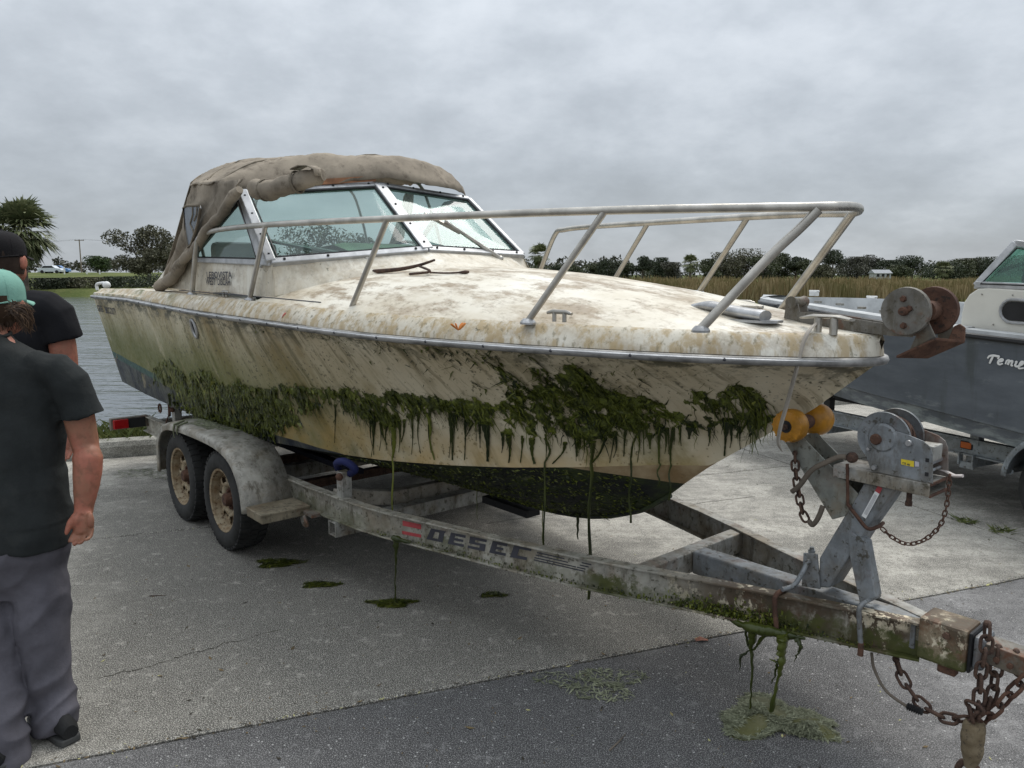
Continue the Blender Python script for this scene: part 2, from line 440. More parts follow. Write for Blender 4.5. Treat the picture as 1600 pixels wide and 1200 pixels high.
def mat_glass(name, tint=(.80, .90, .87), refl=(1, 1, 1), haze=.10, hazecol=(.55, .62, .6)):
    m = NT(name)
    tr = m.n('ShaderNodeBsdfTransparent'); tr.inputs[0].default_value = tint + (1,)
    df = m.n('ShaderNodeBsdfDiffuse'); df.inputs[0].default_value = hazecol + (1,)
    mx1 = m.n('ShaderNodeMixShader'); m.put(mx1.inputs[0], m.step(m.noise(1.5, 5, .6), .3, .75, haze * .5, haze * 1.7)); m.put(mx1.inputs[1], tr.outputs[0]); m.put(mx1.inputs[2], df.outputs[0])
    gl = m.n('ShaderNodeBsdfGlossy'); gl.inputs['Roughness'].default_value = .03; gl.inputs[0].default_value = refl + (1,)
    ge = m.n('ShaderNodeNewGeometry'); dt = m.n('ShaderNodeVectorMath', operation='DOT_PRODUCT'); m.put(dt.inputs[0], ge.outputs['Normal']); m.put(dt.inputs[1], ge.outputs['Incoming'])
    frv = m.math('ADD', .03, m.mul(.45, m.math('POWER', m.math('SUBTRACT', 1., m.math('ABSOLUTE', dt.outputs['Value']), clamp=True), 5.)))
    mx2 = m.n('ShaderNodeMixShader'); m.put(mx2.inputs[0], frv); m.put(mx2.inputs[1], mx1.outputs[0]); m.put(mx2.inputs[2], gl.outputs[0])
    m.t.links.new(mx2.outputs[0], m.out.inputs['Surface']); return m.m
def mat_leaf(name, a, b, rough=.6, trans=True):
    m = NT(name); r = m.rnd(); f = m.noise(.5, 3)
    col = m.mix(m.step(m.math('ADD', m.mul(r, .6), m.mul(f, .5)), .25, .85), a, b)
    return m.done(col, rough, spec=.25)
def mat_concrete(name, base, dark, speck=0., streak=.5, stain=.6):
    m = NT(name)
    a = m.noise(.55, 6, .62); b = m.noise(3.4, 7, .68, off=(4, 2, 0)); c = m.noise(60, 4, .75); d = m.noise(210, 2, .6)
    # broom drag marks along the slab rows
    rot = m.n('ShaderNodeMapping'); m.put(rot.inputs[0], m.co); rot.inputs['Rotation'].default_value = (0, 0, -math.radians(20.4)); rot.inputs['Scale'].default_value = (.9, 4.2, 1)
    t = m.n('ShaderNodeTexNoise'); m.put(t.inputs['Vector'], rot.outputs[0]); t.inputs['Scale'].default_value = 2.2; t.inputs['Detail'].default_value = 7; t.inputs['Roughness'].default_value = .7
    br = t.outputs['Fac']
    col = m.mix(m.step(m.math('ADD', m.mul(a, .6), m.mul(b, .4)), .41, .59), dark, base)
    col = m.mix(m.mul(m.step(br, .40, .64), streak), col, tuple(x * 1.22 for x in base))
    col = m.mix(m.mul(m.step(br, .5, .34), streak * .7), col, tuple(x * .78 for x in dark))
    col = m.mix(m.mul(m.step(b, .52, .70), stain * .8), col, tuple(x * .55 for x in dark))
    lg = m.noise(1.1, 6, .7, off=(12, 5, 0)); col = m.mix(m.mul(m.step(lg, .46, .60), stain * 1.3), col, tuple(x * .50 for x in dark))
    lt = m.noise(2.2, 6, .72, off=(2, 15, 0)); col = m.mix(m.mul(m.step(lt, .50, .64), stain * 1.2), col, tuple(min(1, x * 1.45) for x in base))
    # drip stain under the parked boat: damp and mud, plus its shade painted in
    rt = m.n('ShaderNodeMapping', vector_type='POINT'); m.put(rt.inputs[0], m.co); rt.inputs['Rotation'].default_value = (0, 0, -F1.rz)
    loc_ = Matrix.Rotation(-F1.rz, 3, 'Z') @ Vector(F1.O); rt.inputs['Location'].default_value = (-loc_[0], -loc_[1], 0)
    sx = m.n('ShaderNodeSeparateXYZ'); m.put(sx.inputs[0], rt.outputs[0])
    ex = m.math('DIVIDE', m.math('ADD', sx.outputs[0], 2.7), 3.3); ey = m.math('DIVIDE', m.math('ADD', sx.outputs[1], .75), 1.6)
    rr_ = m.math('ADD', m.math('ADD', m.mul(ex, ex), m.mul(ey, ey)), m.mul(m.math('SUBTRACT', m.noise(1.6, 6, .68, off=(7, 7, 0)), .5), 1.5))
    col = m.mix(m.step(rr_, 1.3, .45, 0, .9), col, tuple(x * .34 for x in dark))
    g1 = m.noise(13, 6, .75, off=(3, 8, 0)); col = m.mix(m.step(g1, .50, .66, 0, .6), col, tuple(x * .5 for x in dark)); col = m.mix(m.step(g1, .46, .34, 0, .5), col, tuple(min(1, x * 1.3) for x in base))
    g2 = m.noise(34, 5, .8, off=(1, 3, 0)); col = m.mix(m.step(g2, .52, .66, 0, .42), col, tuple(x * .40 for x in dark)); col = m.mix(m.step(g2, .45, .34, 0, .32), col, tuple(min(1, x * 1.55) for x in base))
    col = m.mix(m.step(c, .46, .66, 0, .6), col, tuple(x * .42 for x in dark))
    col = m.mix(m.step(d, .48, .64, 0, .75), col, tuple(min(1, x * 1.75) for x in base))
    c2 = m.noise(120, 3, .8, off=(5, 5, 0)); col = m.mix(m.step(c2, .52, .66, 0, .6), col, tuple(x * .4 for x in dark))
    pit = m.step(m.voro(17), .075, .03)
    col = m.mix(m.mul(pit, m.step(m.noise(1.7, 4, off=(1, 1, 0)), .42, .6)), col, (.03, .028, .025))
    if speck:
        s_ = m.mul(m.step(m.voro(46), .22, .1), m.step(m.voro(46, outp='Color'), .62, .7))
        col = m.mix(m.mul(s_, speck), col, (.5, .49, .47))
    return m.done(col, .85, bump=m.math('ADD', m.math('ADD', m.mul(c, .8), d), m.mul(br, .8)), bstr=.5, bdist=.006, spec=.3)

M_top = mat_topsides(); M_bot = mat_bottom()
M_deck = mat_deck('deck_gelcoat', .85); M_gunwale = mat_deck('gunwale_gelcoat', .45, .75, .9); M_cabin = mat_deck('cabin_gelcoat', .35, .2, .15)
M_galv = mat_galv('galvanised_steel', (.32, .315, .29), .35, .65); M_galv_wet = mat_galv('galvanised_rail', (.37, .355, .305), .3, .6, 1., 1.)
M_galv_clean = mat_galv('galvanised_bright', (.235, .25, .26), .38, .42, 0, 0, .45)
M_galv_moss = mat_galv('galvanised_mossy', (.21, .215, .19), .2, .65, 0, 0, .25)
M_coupler = mat_galv('flaking_cream_paint', (.24, .19, .125), .6, .85, .9, 1., .05)
M_fender = mat_galv('fender_steel', (.36, .345, .305), .18, .6, 0, 0, .4, .25)
M_rust = mat_rust('rusty_iron'); M_rust_dark = mat_rust('dark_rusty_chain', (.05, .03, .024), (.12, .07, .048), (.025, .02, .018), 30)
M_rust_grey = mat_galv('pitted_grey_iron', (.17, .16, .14), .85, .6, 0, 0, .25)
M_algae = mat_algae('wet_algae'); M_algae_mat = mat_algae_mat(); M_algae_dry = mat_algae('grey_algae', (.11, .12, .07), (.27, .285, .19), (.34, .35, .22), .7)
M_steel = flat('stained_stainless', (.44, .415, .37), .34, .75, .22, 9)
M_alu = flat('brushed_aluminium', (.44, .445, .45), .48, .5, .2, 12)
M_chrome = flat('dull_chrome', (.40, .40, .40), .36, .7, .3, 14)
M_rubber = flat('black_rubber', (.018, .018, .018), .75, 0, .3, 10)
M_tyre = flat('tyre_rubber', (.026, .026, .025), .8, 0, .45, 7)
M_rim = mat_rust('rusty_cream_rim', (.38, .32, .22), (.24, .16, .085), (.09, .05, .028), 11)
M_canvas = mat_fabric('tan_canvas', (.265, .225, .175), (.075, .058, .042), .7, var=.38)
M_canvas_in = mat_fabric('canvas_lining', (.20, .17, .13), (.1, .08, .06), .3)
M_wood = flat('orange_wood_batten', (.30, .14, .07), .6, 0, .3, 12)
M_glass = mat_glass('windscreen_glass', (.70, .80, .78), haze=.05); M_vinyl = mat_glass('cloudy_vinyl', (.5, .55, .6), haze=.3, hazecol=(.36, .39, .43))
M_black = flat('black_trim', (.014, .014, .015), .5)
M_ink = flat('faded_black_ink', (.045, .045, .055), .6); M_red_decal = flat('faded_red_decal', (.36, .055, .06), .6)
M_yellow = flat('yellow_sticker', (.66, .5, .03), .5); M_white = flat('white_paint', (.72, .72, .70), .45, 0, .08)
M_redlens = flat('red_lens', (.33, .008, .01), .2); M_orangelens = flat('amber_lens', (.45, .10, .012), .25)
M_roller = flat('amber_polyurethane', (.42, .19, .018), .4, 0, .25, 20)
M_blue = flat('blue_bunk_fabric', (.008, .013, .075), .7)
M_strap = mat_fabric('grey_webbing', (.33, .30, .26), (.15, .12, .09), .4)
M_hose = mat_fabric('muddy_hose', (.15, .125, .10), (.06, .05, .04), .4)
M_green_in = flat('dark_green_trim', (.025, .06, .045), .6); M_lightgreen = flat('pale_green_cover', (.34, .42, .25), .6)

# ------------------------------------------------------------------ ground, kerb, water, far land
AD = np.array([.938, .347, 0]); ND = np.array([-.347, .938, 0])        # along and across the slab rows
def slabpt(a, n, z=0.): return AD * a + ND * n + np.array([0, 0, z])
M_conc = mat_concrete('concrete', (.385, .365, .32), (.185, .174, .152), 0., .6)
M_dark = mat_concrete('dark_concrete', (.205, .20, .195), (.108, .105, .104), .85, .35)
M_kerb = mat_concrete('kerb_concrete', (.36, .35, .31), (.2, .19, .16), 0, .3)
M_joint = flat('joint_dirt', (.04, .036, .026), .95, 0, .5, 9)
JN = [-8.0, -2.2, 2.985, 5.62, 8.15]; JA = [-16.4, -9.3, -2.2, 4.86, 11.9, 19.0, 26.0]
pv = MB(); pv.hexa([slabpt(-17, -8.5, -.6), slabpt(27, -8.5, -.6), slabpt(27, 8.3, -.6), slabpt(-17, 8.3, -.6), slabpt(-17, -8.5, -.022), slabpt(27, -8.5, -.022), slabpt(27, 8.3, -.022), slabpt(-17, 8.3, -.022)])
pave = pv.build('pavement', M_joint, kind='structure')
def slab(a0, a1, n0, n1, mat):
    g = .007; m = MB(); NA = max(2, int((a1 - a0) / .12)); A = np.linspace(a0 + g, a1 - g, NA)
    def wob(a, k): return .007 * mnoise.noise((a * 3.1, k * 7.7, 0)) + .004 * mnoise.noise((a * 13., k * 3.3, 2))
    rows = []
    for n, z, e in ((n0 + g, -.02, n0), (n0 + g, -.006, n0), (n0 + g + .012, 0, n0), (n1 - g - .012, 0, n1), (n1 - g, -.006, n1), (n1 - g, -.02, n1)):
        rows.append([slabpt(a, n + wob(a, e), z) for a in A])
    m.grid(rows, flip=True)
    m.add([r_[0] for r_ in rows], [tuple(range(6))]); m.add([r_[-1] for r_ in rows], [tuple(range(6))[::-1]])
    return m.build('slab', mat, pave)
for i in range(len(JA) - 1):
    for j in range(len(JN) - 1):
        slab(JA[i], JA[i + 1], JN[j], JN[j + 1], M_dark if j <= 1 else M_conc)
for pts in ([(277, 1027), (305, 1019), (335, 1012), (352, 1004), (378, 1001), (405, 992), (440, 984)], [(150, 1062), (190, 1050), (218, 1046), (250, 1036), (277, 1027)], [(760, 818), (800, 812), (850, 806), (905, 800)], [(1010, 800), (1100, 785), (1180, 776)]):
    P = arc([tuple(ground(x, y, .0012)) for x, y in pts], 8); m = MB(); rw = random.Random(len(pts))
    P = [q + np.array([rw.uniform(-.008, .008), rw.uniform(-.008, .008), 0]) for q in P]; G = []
    for q in P: wv = rw.uniform(.0012, .0042); G.append([tuple(q - np.array([0, wv, 0])), tuple(q + np.array([0, wv, .0003]))])
    m.grid(G, flip=True); m.build('crack', M_joint, pave)
kb = MB(); prof = [(8.16, -.02), (8.16, .10), (8.19, .145), (8.36, .15), (8.38, .13), (8.38, -.3)]
for a0, a1 in zip(np.arange(-17, 26, 3.05), np.arange(-17, 26, 3.05) + 3.04):
    A = np.linspace(a0, a1, 14)
    kb.grid([[slabpt(a, n + .006 * mnoise.noise((a * 2, z * 9, 1)), z + .008 * mnoise.noise((a * 1.3, 4, n))) for a in A] for n, z in prof], flip=True)
    kb.add([slabpt(a0, n, z) for n, z in prof], [tuple(range(6))]); kb.add([slabpt(a1, n, z) for n, z in prof], [tuple(range(6))[::-1]])
kb.build('kerb', M_kerb, kind='structure')
M_soil = flat('bank_soil', (.10, .085, .055), .95, 0, .4, 4)
bk = MB(); A = np.linspace(-17, 27, 60)
bk.grid([[slabpt(a, n + .12 * mnoise.noise((a * .9, n, 3)) * (n > 8.5), z) for a in A] for n, z in ((8.34, .10), (8.8, .10), (9.05, .02), (9.6, -.7), (9.8, -1.3))], flip=True)
bk.build('bank', M_soil, kind='structure')

def mat_water():
    m = NT('river_water')
    a = m.noise(.55, 5, .62, st=(.28, 1.0, 1)); b = m.noise(2.2, 4, .6, st=(.35, 1, 1)); c = m.noise(.05, 3, .5, st=(.3, 1, 1))
    col = m.mix(m.step(c, .35, .65), (.07, .085, .095), (.10, .115, .125))
    return m.done(col, .07, bump=m.math('ADD', m.mul(a, 1.), m.mul(b, .35)), bstr=.38, bdist=.3, spec=.6, IOR=1.33)
WZ = -.62
wt = MB(); wt.add([(-1500, 3, WZ), (1500, 3, WZ), (1500, 700, WZ), (-1500, 700, WZ)], [(0, 1, 2, 3)])
wt.build('water', mat_water(), kind='structure')
def mat_lawn():
    m = NT('mown_grass'); a = m.noise(.12, 6, .65); b = m.noise(2.5, 4, .7)
    col = m.mix(m.step(a, .35, .65), (.075, .098, .03), (.125, .14, .05)); col = m.mix(m.step(b, .5, .7, 0, .5), col, (.17, .16, .06))
    return m.done(col, .95, bump=b, bstr=.6, bdist=.2, spec=.1)
# the far land: one sheet from the other bank to the horizon; a lawn rising on the left, marsh on the right
def land_h(x, y):
    az = x / y
    edge = 88 - 4 * math.sin(x * .11)
    if az > -.02: edge = np.interp(az, [-.02, .03, .1], [88, 70, 58])
    t = y - edge
    if t < 0: return WZ - .8 + max(-.6, t * .1)
    lawn = np.interp(t, [0, 1.2, 6, 50, 120, 3000], [-.75, .1, .35, 2.05, 2.5, 4])
    marsh = np.interp(t, [0, 1, 120, 160, 3000], [-.75, -.3, -.05, .6, 2.5])
    k = np.interp(az, [-.12, .0], [0, 1])
    return lawn * (1 - k) + marsh * k + .08 * mnoise.noise((x * .2, y * .2, 0))
lm = MB(); rows = []
for y in [50, 55, 57, 59, 62, 66, 69, 71, 74, 78, 82, 84, 86, 88, 90, 92, 95, 100, 108, 118, 130, 145, 165, 190, 230, 300, 420, 700, 1300, 2600]:
    rows.append([(az * y, y, land_h(az * y, y)) for az in np.linspace(-1.25, 1.25, 150)])
lm.grid(rows); land = lm.build('land', mat_lawn(), kind='structure', smooth=60)

# ------------------------------------------------------------------ vegetation
def leaf_cloud(centers, radii, n, size, flatn=.75, seed=0):
    r = np.random.default_rng(seed); K = len(centers); cen = np.array(centers, float); rad = np.array(radii, float)
    if rad.ndim == 1: rad = np.stack([rad, rad, rad * flatn], 1)
    w_ = rad[:, 0] * rad[:, 1]; idx = r.choice(K, n, p=w_ / w_.sum())
    d = r.normal(size=(n, 3)); d /= np.linalg.norm(d, axis=1)[:, None]
    P = cen[idx] + d * rad[idx] * (r.random(n) ** .42)[:, None]
    a = r.normal(size=(n, 3)); a /= np.linalg.norm(a, axis=1)[:, None]
    b = np.cross(a, r.normal(size=(n, 3))); b /= np.linalg.norm(b, axis=1)[:, None]
    sz = size * r.uniform(.5, 1.4, n)[:, None]
    V = np.stack([P - a * sz, P + b * sz * .5, P + a * sz, P - b * sz * .5], 1).reshape(-1, 3)
    return V, np.arange(4 * n).reshape(-1, 4)
M_bark = flat('grey_bark', (.12, .10, .08), .95, 0, .35, 3)
LEAF = {'dark': mat_leaf('dark_foliage', (.036, .046, .028), (.070, .084, .048)),
        'mid': mat_leaf('mid_foliage', (.054, .064, .034), (.098, .108, .056)),
        'olive': mat_leaf('olive_foliage', (.068, .068, .040), (.125, .12, .072)),
        'grey': mat_leaf('grey_foliage', (.055, .056, .042), (.115, .112, .085)),
        'palm': mat_leaf('palm_fronds', (.085, .105, .045), (.21, .22, .11)),
        'round': mat_leaf('green_foliage', (.022, .042, .012), (.06, .09, .026))}
def tree(name, base, h, wd, mat, label, cat='tree', group=None, clumps=9, leaves=1500, size=.3, trunk=.35, low=.25, seed=1, dens=.30, branchy=False):
    r = random.Random(seed); root = empty(name, base)
    tag(root, label, cat, group)
    cs, rs = [], []
    for k in range(clumps):
        a = r.uniform(0, 2 * PI); q = r.uniform(0, 1) ** .6
        zz_ = r.uniform(low, .88); env = math.sin(PI * min(1, max(.12, (zz_ - low * .6) / (1.03 - low * .6)))) ** .6
        cs.append((math.cos(a) * q * wd * .40 * env, math.sin(a) * q * wd * .40 * env, zz_ * h)); rs.append(wd * r.uniform(dens * .5, dens))
    cs.append((0, 0, h * .8)); rs.append(wd * dens)
    V, Fq = leaf_cloud(cs, rs, int(leaves * 2.1), size * .66, .7, seed)
    V[:, 2] = np.minimum(V[:, 2], h * 1.02)
    link('crown', np_mesh('crown', V, Fq), LEAF[mat], root)
    t = MB(); t.tube([(0, 0, -.3), (.02 * h, 0, h * .25), (.0, .02 * h, h * .55)], [trunk * 1.3, trunk, trunk * .5], 7)
    for k in range(len(cs) if branchy else min(6, len(cs))):
        c = cs[k]; s0 = r.uniform(.15, .4) * h
        mid = (c[0] * .5 + r.uniform(-.3, .3), c[1] * .5, (s0 + c[2]) * .5)
        t.tube(arc([(.01 * h, 0, s0), mid, c], 3), [trunk * .45 * (1 - i * .13) for i in range(7)], 5)
    t.build('trunk', M_bark, root)
    return root
def palm(name, base, h, cr, label, n=46, seed=3, trunk=.26, group=None, skirt=12):
    r = random.Random(seed); root = empty(name, base); tag(root, label, 'palm tree', group)
    t = MB(); pth = [(0, 0, -.3), (.03, 0, h * .3), (-.02, .02, h * .65), (0, 0, h - cr * .45)]
    t.tube(arc(pth, 5), [trunk * (1.15 - .2 * math.sin(i * .3) + .06 * (i % 2)) for i in range(16)], 9); t.build('trunk', M_bark, root)
    V = []; Fq = []
    top = Vector((0, 0, h - cr * .45))
    for k in range(n + skirt):
        dead = k >= n
        az = r.uniform(0, 2 * PI); el = r.uniform(-.55, 1.45) if not dead else r.uniform(-1.35, -.75)
        d = Vector((math.cos(az) * math.cos(el), math.sin(az) * math.cos(el), math.sin(el)))
        side = d.cross(Vector((0, 0, 1))).normalized() if abs(d.z) < .98 else Vector((1, 0, 0)); upv = side.cross(d)
        st = top + d * cr * .45 * r.uniform(.7, 1.1)
        ln = cr * r.uniform(.5, .72) * (.7 if dead else 1)
        for j in range(13):                       # fan leaf: splayed, drooping segments
            an = (j - 6) / 6 * 1.25
            q = d * math.cos(an) + side * math.sin(an) + upv * r.uniform(-.06, .1)
            wv = (side * math.cos(an) - d * math.sin(an)) * cr * .035
            m1 = st + q * ln * .55; e1 = st + q * ln * r.uniform(.85, 1.05) + Vector((0, 0, -ln * r.uniform(.12, .38)))
            b0 = len(V); V += [st, m1 - wv, e1, m1 + wv]; Fq.append((b0, b0 + 1, b0 + 2, b0 + 3))
    link('crown', np_mesh('crown', np.array([tuple(v) for v in V]), np.array(Fq)), LEAF['palm'], root)
    return root
def at_far(x, D):           # foot of something standing on the far land
    p = far(x, 430, D); return (p[0], p[1], land_h(p[0], p[1]))
def height_to(x, y, D): return far(x, y, D)[2] - at_far(x, D)[2]
# left bank
palm('palm_tree', at_far(38, 86), height_to(40, 336, 86), 4.3, 'cabbage palm with bushy crown behind the capped man', 84, 3, .34, skirt=26)
tree('spreading_tree', at_far(232, 98), height_to(232, 352, 98), 11.5, 'olive', 'open crowned olive tree on the far bank at the boat stern', clumps=26, leaves=5200, size=.24, trunk=.22, low=.3, seed=5, dens=.155, branchy=True)
tree('round_tree', at_far(155, 170), height_to(155, 400, 170), 5.6, 'round', 'small round green tree right of the utility pole', clumps=12, leaves=1500, size=.3, seed=6, low=.15)
tree('windscreen_tree', at_far(492, 112), height_to(492, 352, 112), 12.5, 'mid', 'larger green tree seen through the left windscreen pane', clumps=16, leaves=3200, size=.34, seed=8, low=.1)
tree('windscreen_tree', at_far(552, 118), height_to(552, 366, 118), 9.5, 'mid', 'smaller green tree beside the larger one behind the windscreen', clumps=12, leaves=2200, size=.34, seed=9, low=.1)
for i, (px, ph, pw, lb) in enumerate([(62, 440, 6, 'low dark bush at the water edge left of the palm trunk'), (84, 437, 5.5, 'dark bush on the far bank below the parked cars'), (104, 443, 4.5, 'dark bush overhanging the water below the pole'),
                                     (143, 440, 6, 'grey brown bush on the bank left of the olive tree'), (212, 432, 6, 'dense bush at the foot of the olive tree'), (176, 446, 3.5, 'small bush between the grey bush and the olive tree'),
                                     (262, 428, 7, 'dark bush behind the boat stern beside the canopy')]):
    D = 90.5; b = at_far(px, D)
    tree('bank_bush', b, max(1.2, height_to(px, ph, D)), pw, 'olive' if i in (3,) else 'dark', lb, 'bush', 'bushes on the far bank', clumps=9, leaves=1100, size=.2, trunk=.06, low=.05, seed=20 + i, dens=.34)
# far wood behind the lawn: cannot be counted
r9 = np.random.default_rng(4); cs = []; rs = []
for x in np.arange(-420, 60, 4.2):
    y = 330 + r9.uniform(-20, 25); cs.append((x, y, 2.8 + r9.uniform(1.5, 3.6))); rs.append(r9.uniform(2.2, 4.6))
V, Fq = leaf_cloud(cs, rs, 15000, .8, .95, 5)
link('distant_wood', np_mesh('distant_wood', V, Fq), LEAF['grey'], kind='stuff')
# right tree line
right = [(868, 421, 5, 'dark', 230), (898, 422, 6, 'mid', 240), (925, 419, 7, 'mid', 250), (952, 412, 8, 'dark', 240), (978, 417, 7, 'mid', 250), (1004, 406, 9, 'dark', 245), (1032, 409, 8, 'dark', 235), (1052, 416, 7, 'grey', 225),
         (1108, 411, 8, 'mid', 230), (1135, 401, 11, 'olive', 235), (1168, 396, 13, 'olive', 238), (1192, 408, 9, 'mid', 230), (1216, 402, 9, 'mid', 242), (1243, 406, 8, 'dark', 238), (1262, 413, 6, 'mid', 232), (1300, 396, 12, 'dark', 240),
         (1284, 420, 7, 'olive', 215), (1338, 408, 9, 'grey', 232), (1356, 405, 8, 'grey', 242), (1385, 413, 10, 'dark', 235), (1425, 406, 13, 'dark', 236), (1403, 420, 7, 'mid', 215), (1498, 412, 11, 'mid', 232), (1520, 410, 12, 'olive', 240), (1475, 416, 9, 'dark', 225), (1560, 408, 13, 'dark', 236), (1600, 406, 13, 'mid', 238)]
names_r = {868: 'darkest low tree just right of the small palm', 898: 'low tree behind the far rail end', 925: 'rounded green tree over the foredeck between rail posts', 952: 'dark tree left of the second far rail post', 978: 'green tree right of the second far rail post', 1004: 'airy dark pine-like tree over the foredeck', 1032: 'dark tree left of the palm in the tree line', 1052: 'greyish tree touching the palm in the tree line',
           1108: 'green tree right of the tree line palm', 1135: 'olive tree left of the tall olive tree', 1168: 'tallest broad olive tree of the tree line', 1192: 'green tree under the near front rail post', 1216: 'green tree between the two front rail posts', 1243: 'dark tree left of the leaning front rail post', 1262: 'small tree in the gap left of the tall umbrella tree', 1300: 'tall umbrella shaped dark tree with gaps in its crown',
           1284: 'low olive tree in front of the umbrella shaped tree', 1338: 'thin grey tree left of the white house', 1356: 'bare grey tree above the white house', 1385: 'dark tree right of the white house', 1425: 'broad flat topped dark tree above the anchor sheave', 1403: 'low bright tree under the flat topped tree', 1498: 'green tree left of the grey boat windscreen', 1520: 'olive tree touching the grey boat windscreen', 1475: 'dark tree between palm and grey boat windscreen', 1560: 'dark tree seen through the grey boat windscreen', 1600: 'green tree at the right edge behind the grey boat'}
for i, (px, py, wd, mt, D) in enumerate(right):
    air = px in (1004, 1300, 1425, 1243)
    tree('tree_line_tree', at_far(px, D), height_to(px, py - 5, D) * 1.04, wd * 1.12, mt, names_r[px], 'tree', 'trees of the tree line beyond the marsh', clumps=13 if air else 11, leaves=1900 if air else 2400, size=.40, trunk=.25, low=.42 if air else .06, seed=40 + i, dens=.2 if air else .3)
cs = []; rs = []
for x in np.arange(5, 190, 2.6):
    y = 255 + r9.uniform(-8, 15); cs.append((x, y, .6 + r9.uniform(.8, 3.4))); rs.append(r9.uniform(2.0, 3.6))
V, Fq = leaf_cloud(cs, rs, 22000, .34, 1., 6)
link('undergrowth', np_mesh('undergrowth', V, Fq), LEAF['mid'], kind='stuff')
palm('palm_tree', at_far(842, 150), height_to(842, 389, 150), 2.6, 'small palm just right of the windscreen', 34, 11, .22)
palm('palm_tree', at_far(1078, 190), height_to(1078, 404, 190), 2.7, 'palm standing in the tree line above the foredeck', 40, 12, .25, skirt=16)
palm('palm_tree', at_far(1474, 200), height_to(1474, 414, 200), 2.7, 'yellowish palm left of the grey boat windscreen', 40, 13, .25, skirt=20)
# reeds
def reeds():
    r = np.random.default_rng(12); n = 26000
    y = 58 + 95 * r.random(n) ** 1.6; az = r.uniform(.03, .95, n); x = az * y
    keep = y > np.interp(az, [.03, .1], [72, 59]) ; x, y = x[keep], y[keep]; n = len(x)
    z = np.array([land_h(a, b) for a, b in zip(x, y)]); h = r.uniform(1.1, 1.75, n) * (.85 + .3 * np.sin(x * .35) * np.sin(y * .21 + 1))
    lean = r.normal(0, .16, (n, 2)); wd = r.uniform(.03, .075, n)
    V = np.zeros((n, 4, 3)); V[:, 0] = np.stack([x - wd, y, z - .2], 1); V[:, 1] = np.stack([x + wd, y, z - .2], 1)
    V[:, 2] = np.stack([x + wd * .5 + lean[:, 0], y + lean[:, 1], z + h], 1); V[:, 3] = np.stack([x - wd * .4 + lean[:, 0], y + lean[:, 1], z + h * .97], 1)
    m = NT('dry_reeds'); q = m.rnd(); X, Y, Z = m.xyz(); f = m.noise(.16, 4, .6)
    col = m.mix(q, (.18, .135, .065), (.36, .28, .155)); col = m.mix(m.mul(m.step(f, .45, .62), .75), col, (.105, .105, .035))
    link('reeds', np_mesh('reeds', V.reshape(-1, 3), np.arange(4 * n).reshape(-1, 4)), m.done(col, .9, spec=.1), kind='stuff')
reeds()
def blades(name, pts, hmin, hmax, wd, mat, seed, lean=.06, kind='stuff', parent=None):
    r = np.random.default_rng(seed); P = np.asarray(pts, float); n = len(P)
    a = r.uniform(0, 2 * PI, n); h = r.uniform(hmin, hmax, n); d = np.stack([np.cos(a), np.sin(a), np.zeros(n)], 1); l = r.normal(0, lean, (n, 3)); l[:, 2] = h
    V = np.stack([P - d * wd, P + d * wd, P + l * .6 + d * wd * .7, P + l * np.array([1.5, 1.5, 1])], 1)
    return link(name, np_mesh(name, V.reshape(-1, 3), np.arange(4 * n).reshape(-1, 4)), mat, parent, kind=kind)
M_blade = mat_leaf('grass_blades', (.06, .085, .02), (.16, .18, .055))
pts = [slabpt(a, n, .09) for a, n in zip(rng.uniform(-6, 14, 14000), 8.37 + .62 * rng.random(14000) ** 1.3)]
blades('grass', pts, .05, .19, .0035, M_blade, 3, .05)
for i, (px, py, lb) in enumerate([(1508, 815, 'green grass tuft in the slab joint nearer the winch'), (1562, 830, 'green grass tuft in the slab joint nearer the right edge')]):
    p = ground(px, py); root = empty('grass_tuft', tuple(p)); tag(root, lb, 'grass tuft', 'grass tufts in the slab joint')
    pts = [(rng.normal(0, .03), rng.normal(0, .03), -.01) for k in range(90)]
    blades('blades', pts, .01, .05, .003, M_blade, 31 + i, .03, None, root)
# small trailside plants on the far bank lawn edge: utility pole, cars, markers, house
M_polewood = flat('weathered_pole', (.22, .18, .14), .9, 0, .2, 4)
b = at_far(128, 190); root = empty('utility_pole', b); tag(root, 'wooden utility pole with cross arm beyond the far lawn', 'utility pole')
hp = height_to(128, 374, 190); t = MB(); t.tube([(0, 0, -.5), (0, 0, hp)], [.17, .12], 8); t.build('pole', M_polewood, root)
t = MB(); t.box((0, 0, hp - .25), (2.3, .12, .16)); t.build('cross_arm', M_polewood, root)
for x in (-1., 0, 1.):
    t = MB(); t.lathe([(0, .05), (.1, .07), (.16, .03)], (x, 0, hp - .17), (0, 0, 1), 8); t.build('insulator', M_galv, root)
t = MB()
for x in (-1., 1.):
    t.tube(arc([(-70, 30, hp + .2), (-35, 15, hp - 1.3), (x, 0, hp)], 4), .012, 4); t.tube(arc([(x, 0, hp), (35, -2, hp - 1.5), (75, -4, hp)], 4), .012, 4)
t.build('wires', M_black, root)
